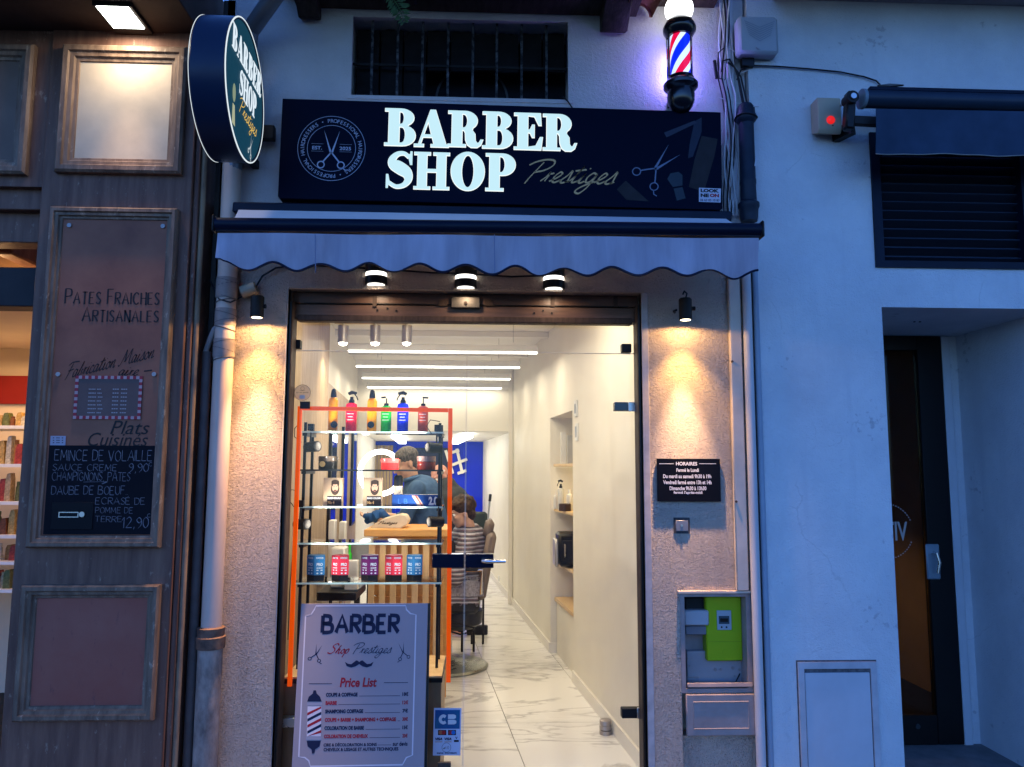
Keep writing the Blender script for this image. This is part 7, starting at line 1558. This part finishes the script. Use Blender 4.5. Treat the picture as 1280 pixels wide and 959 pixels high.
for y in (2.33, 2.87):
    MB().tube([(sxc + .15, y, .60), (sxc + .16, y, .78), (sxc - .22, y, .77), (sxc - .24, y, .56)], .014, 10).build('arm_frame', m_chrome, bc); MB().box(sxc - .22, sxc + .13, y - .03, y + .03, .775, .81).build('armrest', m_vin, bc, bevel=.012)
MB().tube([P(562, 779, 2.3), P(575, 780, 2.3), P(593, 785, 2.25), P(590, 790, 2.25), P(575, 793, 2.3), P(562, 789, 2.3)], .007, 8).build('pump_lever', m_dark, bc)
q = MB(); q.obox((sxc - .55, 2.6, .22), (.16, .36, .03), (0, R(-15), 0)); q.build('footrest', m_basec, bc, bevel=.008); MB().tube([(sxc - .28, 2.6, .42), (sxc - .45, 2.6, .27), (sxc - .53, 2.6, .24)], .02, 8).build('footrest_arm', m_basec, bc)
# --- boy in striped cape
Yk = 2.5; s_ = .93; hd = P(577.5, 642, Yk); nk = P(588, 664, Yk + .03); hp_ = Vector((sxc + .03, 2.6, .66)); ch_ = Vector(((nk.x + hp_.x) / 2 - .0, 2.57, nk.z - .17))
bo = T('person', 'boy with curly brown hair seated in a striped barber cape', 'person', (hp_.x, 2.6, .56))
M, H = head_parts(hd, 180 + 18, 14, s_); b = MB(); add_head(b, M, H, s_); caps_(b, H(-.03, 0, -.05), nk, .045, .05); caps_(b, nk, ch_, .05, .10); caps_(b, ch_, hp_, .12, .12)
for s in (-1, 1):
    sh_ = ch_ + Vector((0, s * .15, .09)); el = sh_ + Vector((-.10, s * .06, -.22)); wr = el + Vector((-.18, -s * .04, .0)); caps_(b, sh_, el, .042, .034); caps_(b, el, wr, .032, .023); hand_(b, wr, (-1, 0, -.1), s, .85)
    hj = hp_ + Vector((0, s * .08, -.02)); kn = hj + Vector((-.40, s * .02, .02)); an = kn + Vector((-.08, 0, -.36)); caps_(b, hj, kn, .07, .048); caps_(b, kn, an, .045, .032); caps_(b, an, an + Vector((-.13, 0, -.02)), .032, .028)
fuse(b, 'body', m_skin, bo, .0075); eyes(H, s_, bo)
h = MB(); h.ball(H(-.030, 0, .058), 1, 18, 12, (.105, .088, .082), M); h.ball(H(-.068, 0, .0), 1, 14, 10, (.050, .078, .072), M); h.ball(H(.035, 0, .085), 1, 14, 10, (.052, .07, .042), M)
random.seed(5)
for k in range(26):
    a, e = random.uniform(0, 6.28), random.uniform(.3, 1.3); h.ball(H(-.03 + .1 * math.cos(a) * math.cos(e), .085 * math.sin(a) * math.cos(e), .06 + .085 * math.sin(e)), .020, 8, 6)
fuse(h, 'hair', mat('curly_brown_hair', (.075, .040, .022), .6, vs=60, col2=(.02, .012, .008), bump=.8, bs=90, bd=.008), bo, .0075, 2, .02)
cp = MB(); caps_(cp, nk + Vector((0, 0, -.012)), ch_ + Vector((0, 0, .08)), .066, .16); caps_(cp, nk + Vector((0, 0, -.03)), ch_ + Vector((0, -.13, .10)), .06, .09); caps_(cp, nk + Vector((0, 0, -.03)), ch_ + Vector((0, .13, .10)), .06, .09)
for s in (-1, 1): sh_ = ch_ + Vector((0, s * .15, .09)); el = sh_ + Vector((-.10, s * .08, -.24)); caps_(cp, sh_, el, .075, .085); caps_(cp, el, el + Vector((-.20, -s * .04, -.04)), .08, .06)
caps_(cp, ch_, hp_ + Vector((-.02, 0, 0)), .17, .20); caps_(cp, hp_ + Vector((-.02, -.12, 0)), hp_ + Vector((-.42, -.13, -.02)), .11, .09); caps_(cp, hp_ + Vector((-.02, .12, 0)), hp_ + Vector((-.42, .13, -.02)), .11, .09)
cp.box(hp_.x - .44, hp_.x + .10, 2.36, 2.84, .50, .70)
o = fuse(cp, 'cape', stripe_mat('striped_cape', [(0, (.40, .38, .42)), (.36, (.075, .065, .085)), (.80, (.25, .14, .16)), (.90, (.075, .065, .085))], axis=2, freq=31, rough=.6), bo, .011, 8, .02)
hmx = hp_.x + .12
hem = MB(); zc0 = P(580, 722, 2.33).z
n = 24; vs = []; fs = []
for i in range(n + 1):
    t = i / n; x = hp_.x - .46 + .60 * t; y = 2.352 + .008 * math.sin(t * 22)
    vs += [(x, y, .66), (x + .004, y - .006, .58), (x, y - .012 + .006 * math.sin(t * 30), zc0 - .035 * t)]
for i in range(n):
    for j in (0, 1): k_ = i * 3 + j; fs.append((k_, k_ + 3, k_ + 4, k_ + 1))
n_ = len(vs); hem.add(vs + [(x, y + .003, z) for x, y, z in vs], fs + [tuple(q + n_ for q in reversed(f)) for f in fs]).build('cape_hem', mat('cape_hem_cloth', (.09, .08, .10), .6, vs=60, col2=(.35, .33, .36), edge=.6), bo, fix=False)
ky = MB(); S = Surf((hp_.x, 2.333, 0), (1, 0, 0), (0, 0, 1)); x = hp_.x - hp_.x - .1
for i in range(10):
    x0 = -.14 + i * .026; zz = zc0 + .012 - .035 * ((x0 + .46) / .6)
    ky.flat(ribbon([(x0, zz), (x0, zz + .022), (x0 + .018, zz + .022), (x0 + .018, zz + .008), (x0 + .008, zz + .008)], .004), S, .004)
ky.build('key_pattern', mat('cape_key_print', (.42, .40, .42), .6, var=0), bo)
# broom and dark green chair back behind the boy
bm_ = T('broom', 'grey broom leaning on the far right wall behind the boy', 'broom', (P(607, 690, 3.9).x, 3.9, 0)); a = P(613, 618, 4.0); c_ = P(606, 688, 3.9)
dv = (c_ - a).normalized(); e = a + dv * ((a.z - .08) / -dv.z); MB().tube([a + dv * .06, e], .010, 8).build('handle', m_greyplastic, bm_); MB().tube([a, a + dv * .07], .014, 8).build('grip', m_black, bm_); MB().box(e.x - .10, e.x + .10, e.y - .03, e.y + .03, .004, .09).build('brush', m_dark, bm_, bevel=.01)
wch = T('waiting_chair', 'dark green padded chair behind the seated boy', 'chair', (P(598, 650, 3.3).x, 3.3, 0)); x0, x1, z0, z1 = RC(588, 640, 609, 690, 3.3)
MB().box(x0, x1, 3.3, 3.36, z0, z1).build('backrest', mat('dark_green_vinyl', (.04, .055, .045), .5, var=.2), wch, bevel=.02); MB().box(x0 - .12, x1 - .01, 3.05, 3.3, z0 - .25, z0 - .17).build('seat', MATS['dark_green_vinyl'], wch, bevel=.02)
for dx in (x0 + .02, x1 - .03): MB().tube([(dx, 3.37, .004), (dx, 3.37, z1 - .1)], .01, 8).build('leg', m_dark, wch); MB().tube([(dx - .08, 3.08, .004), (dx - .08, 3.08, z0 - .2)], .01, 8).build('leg', m_dark, wch)
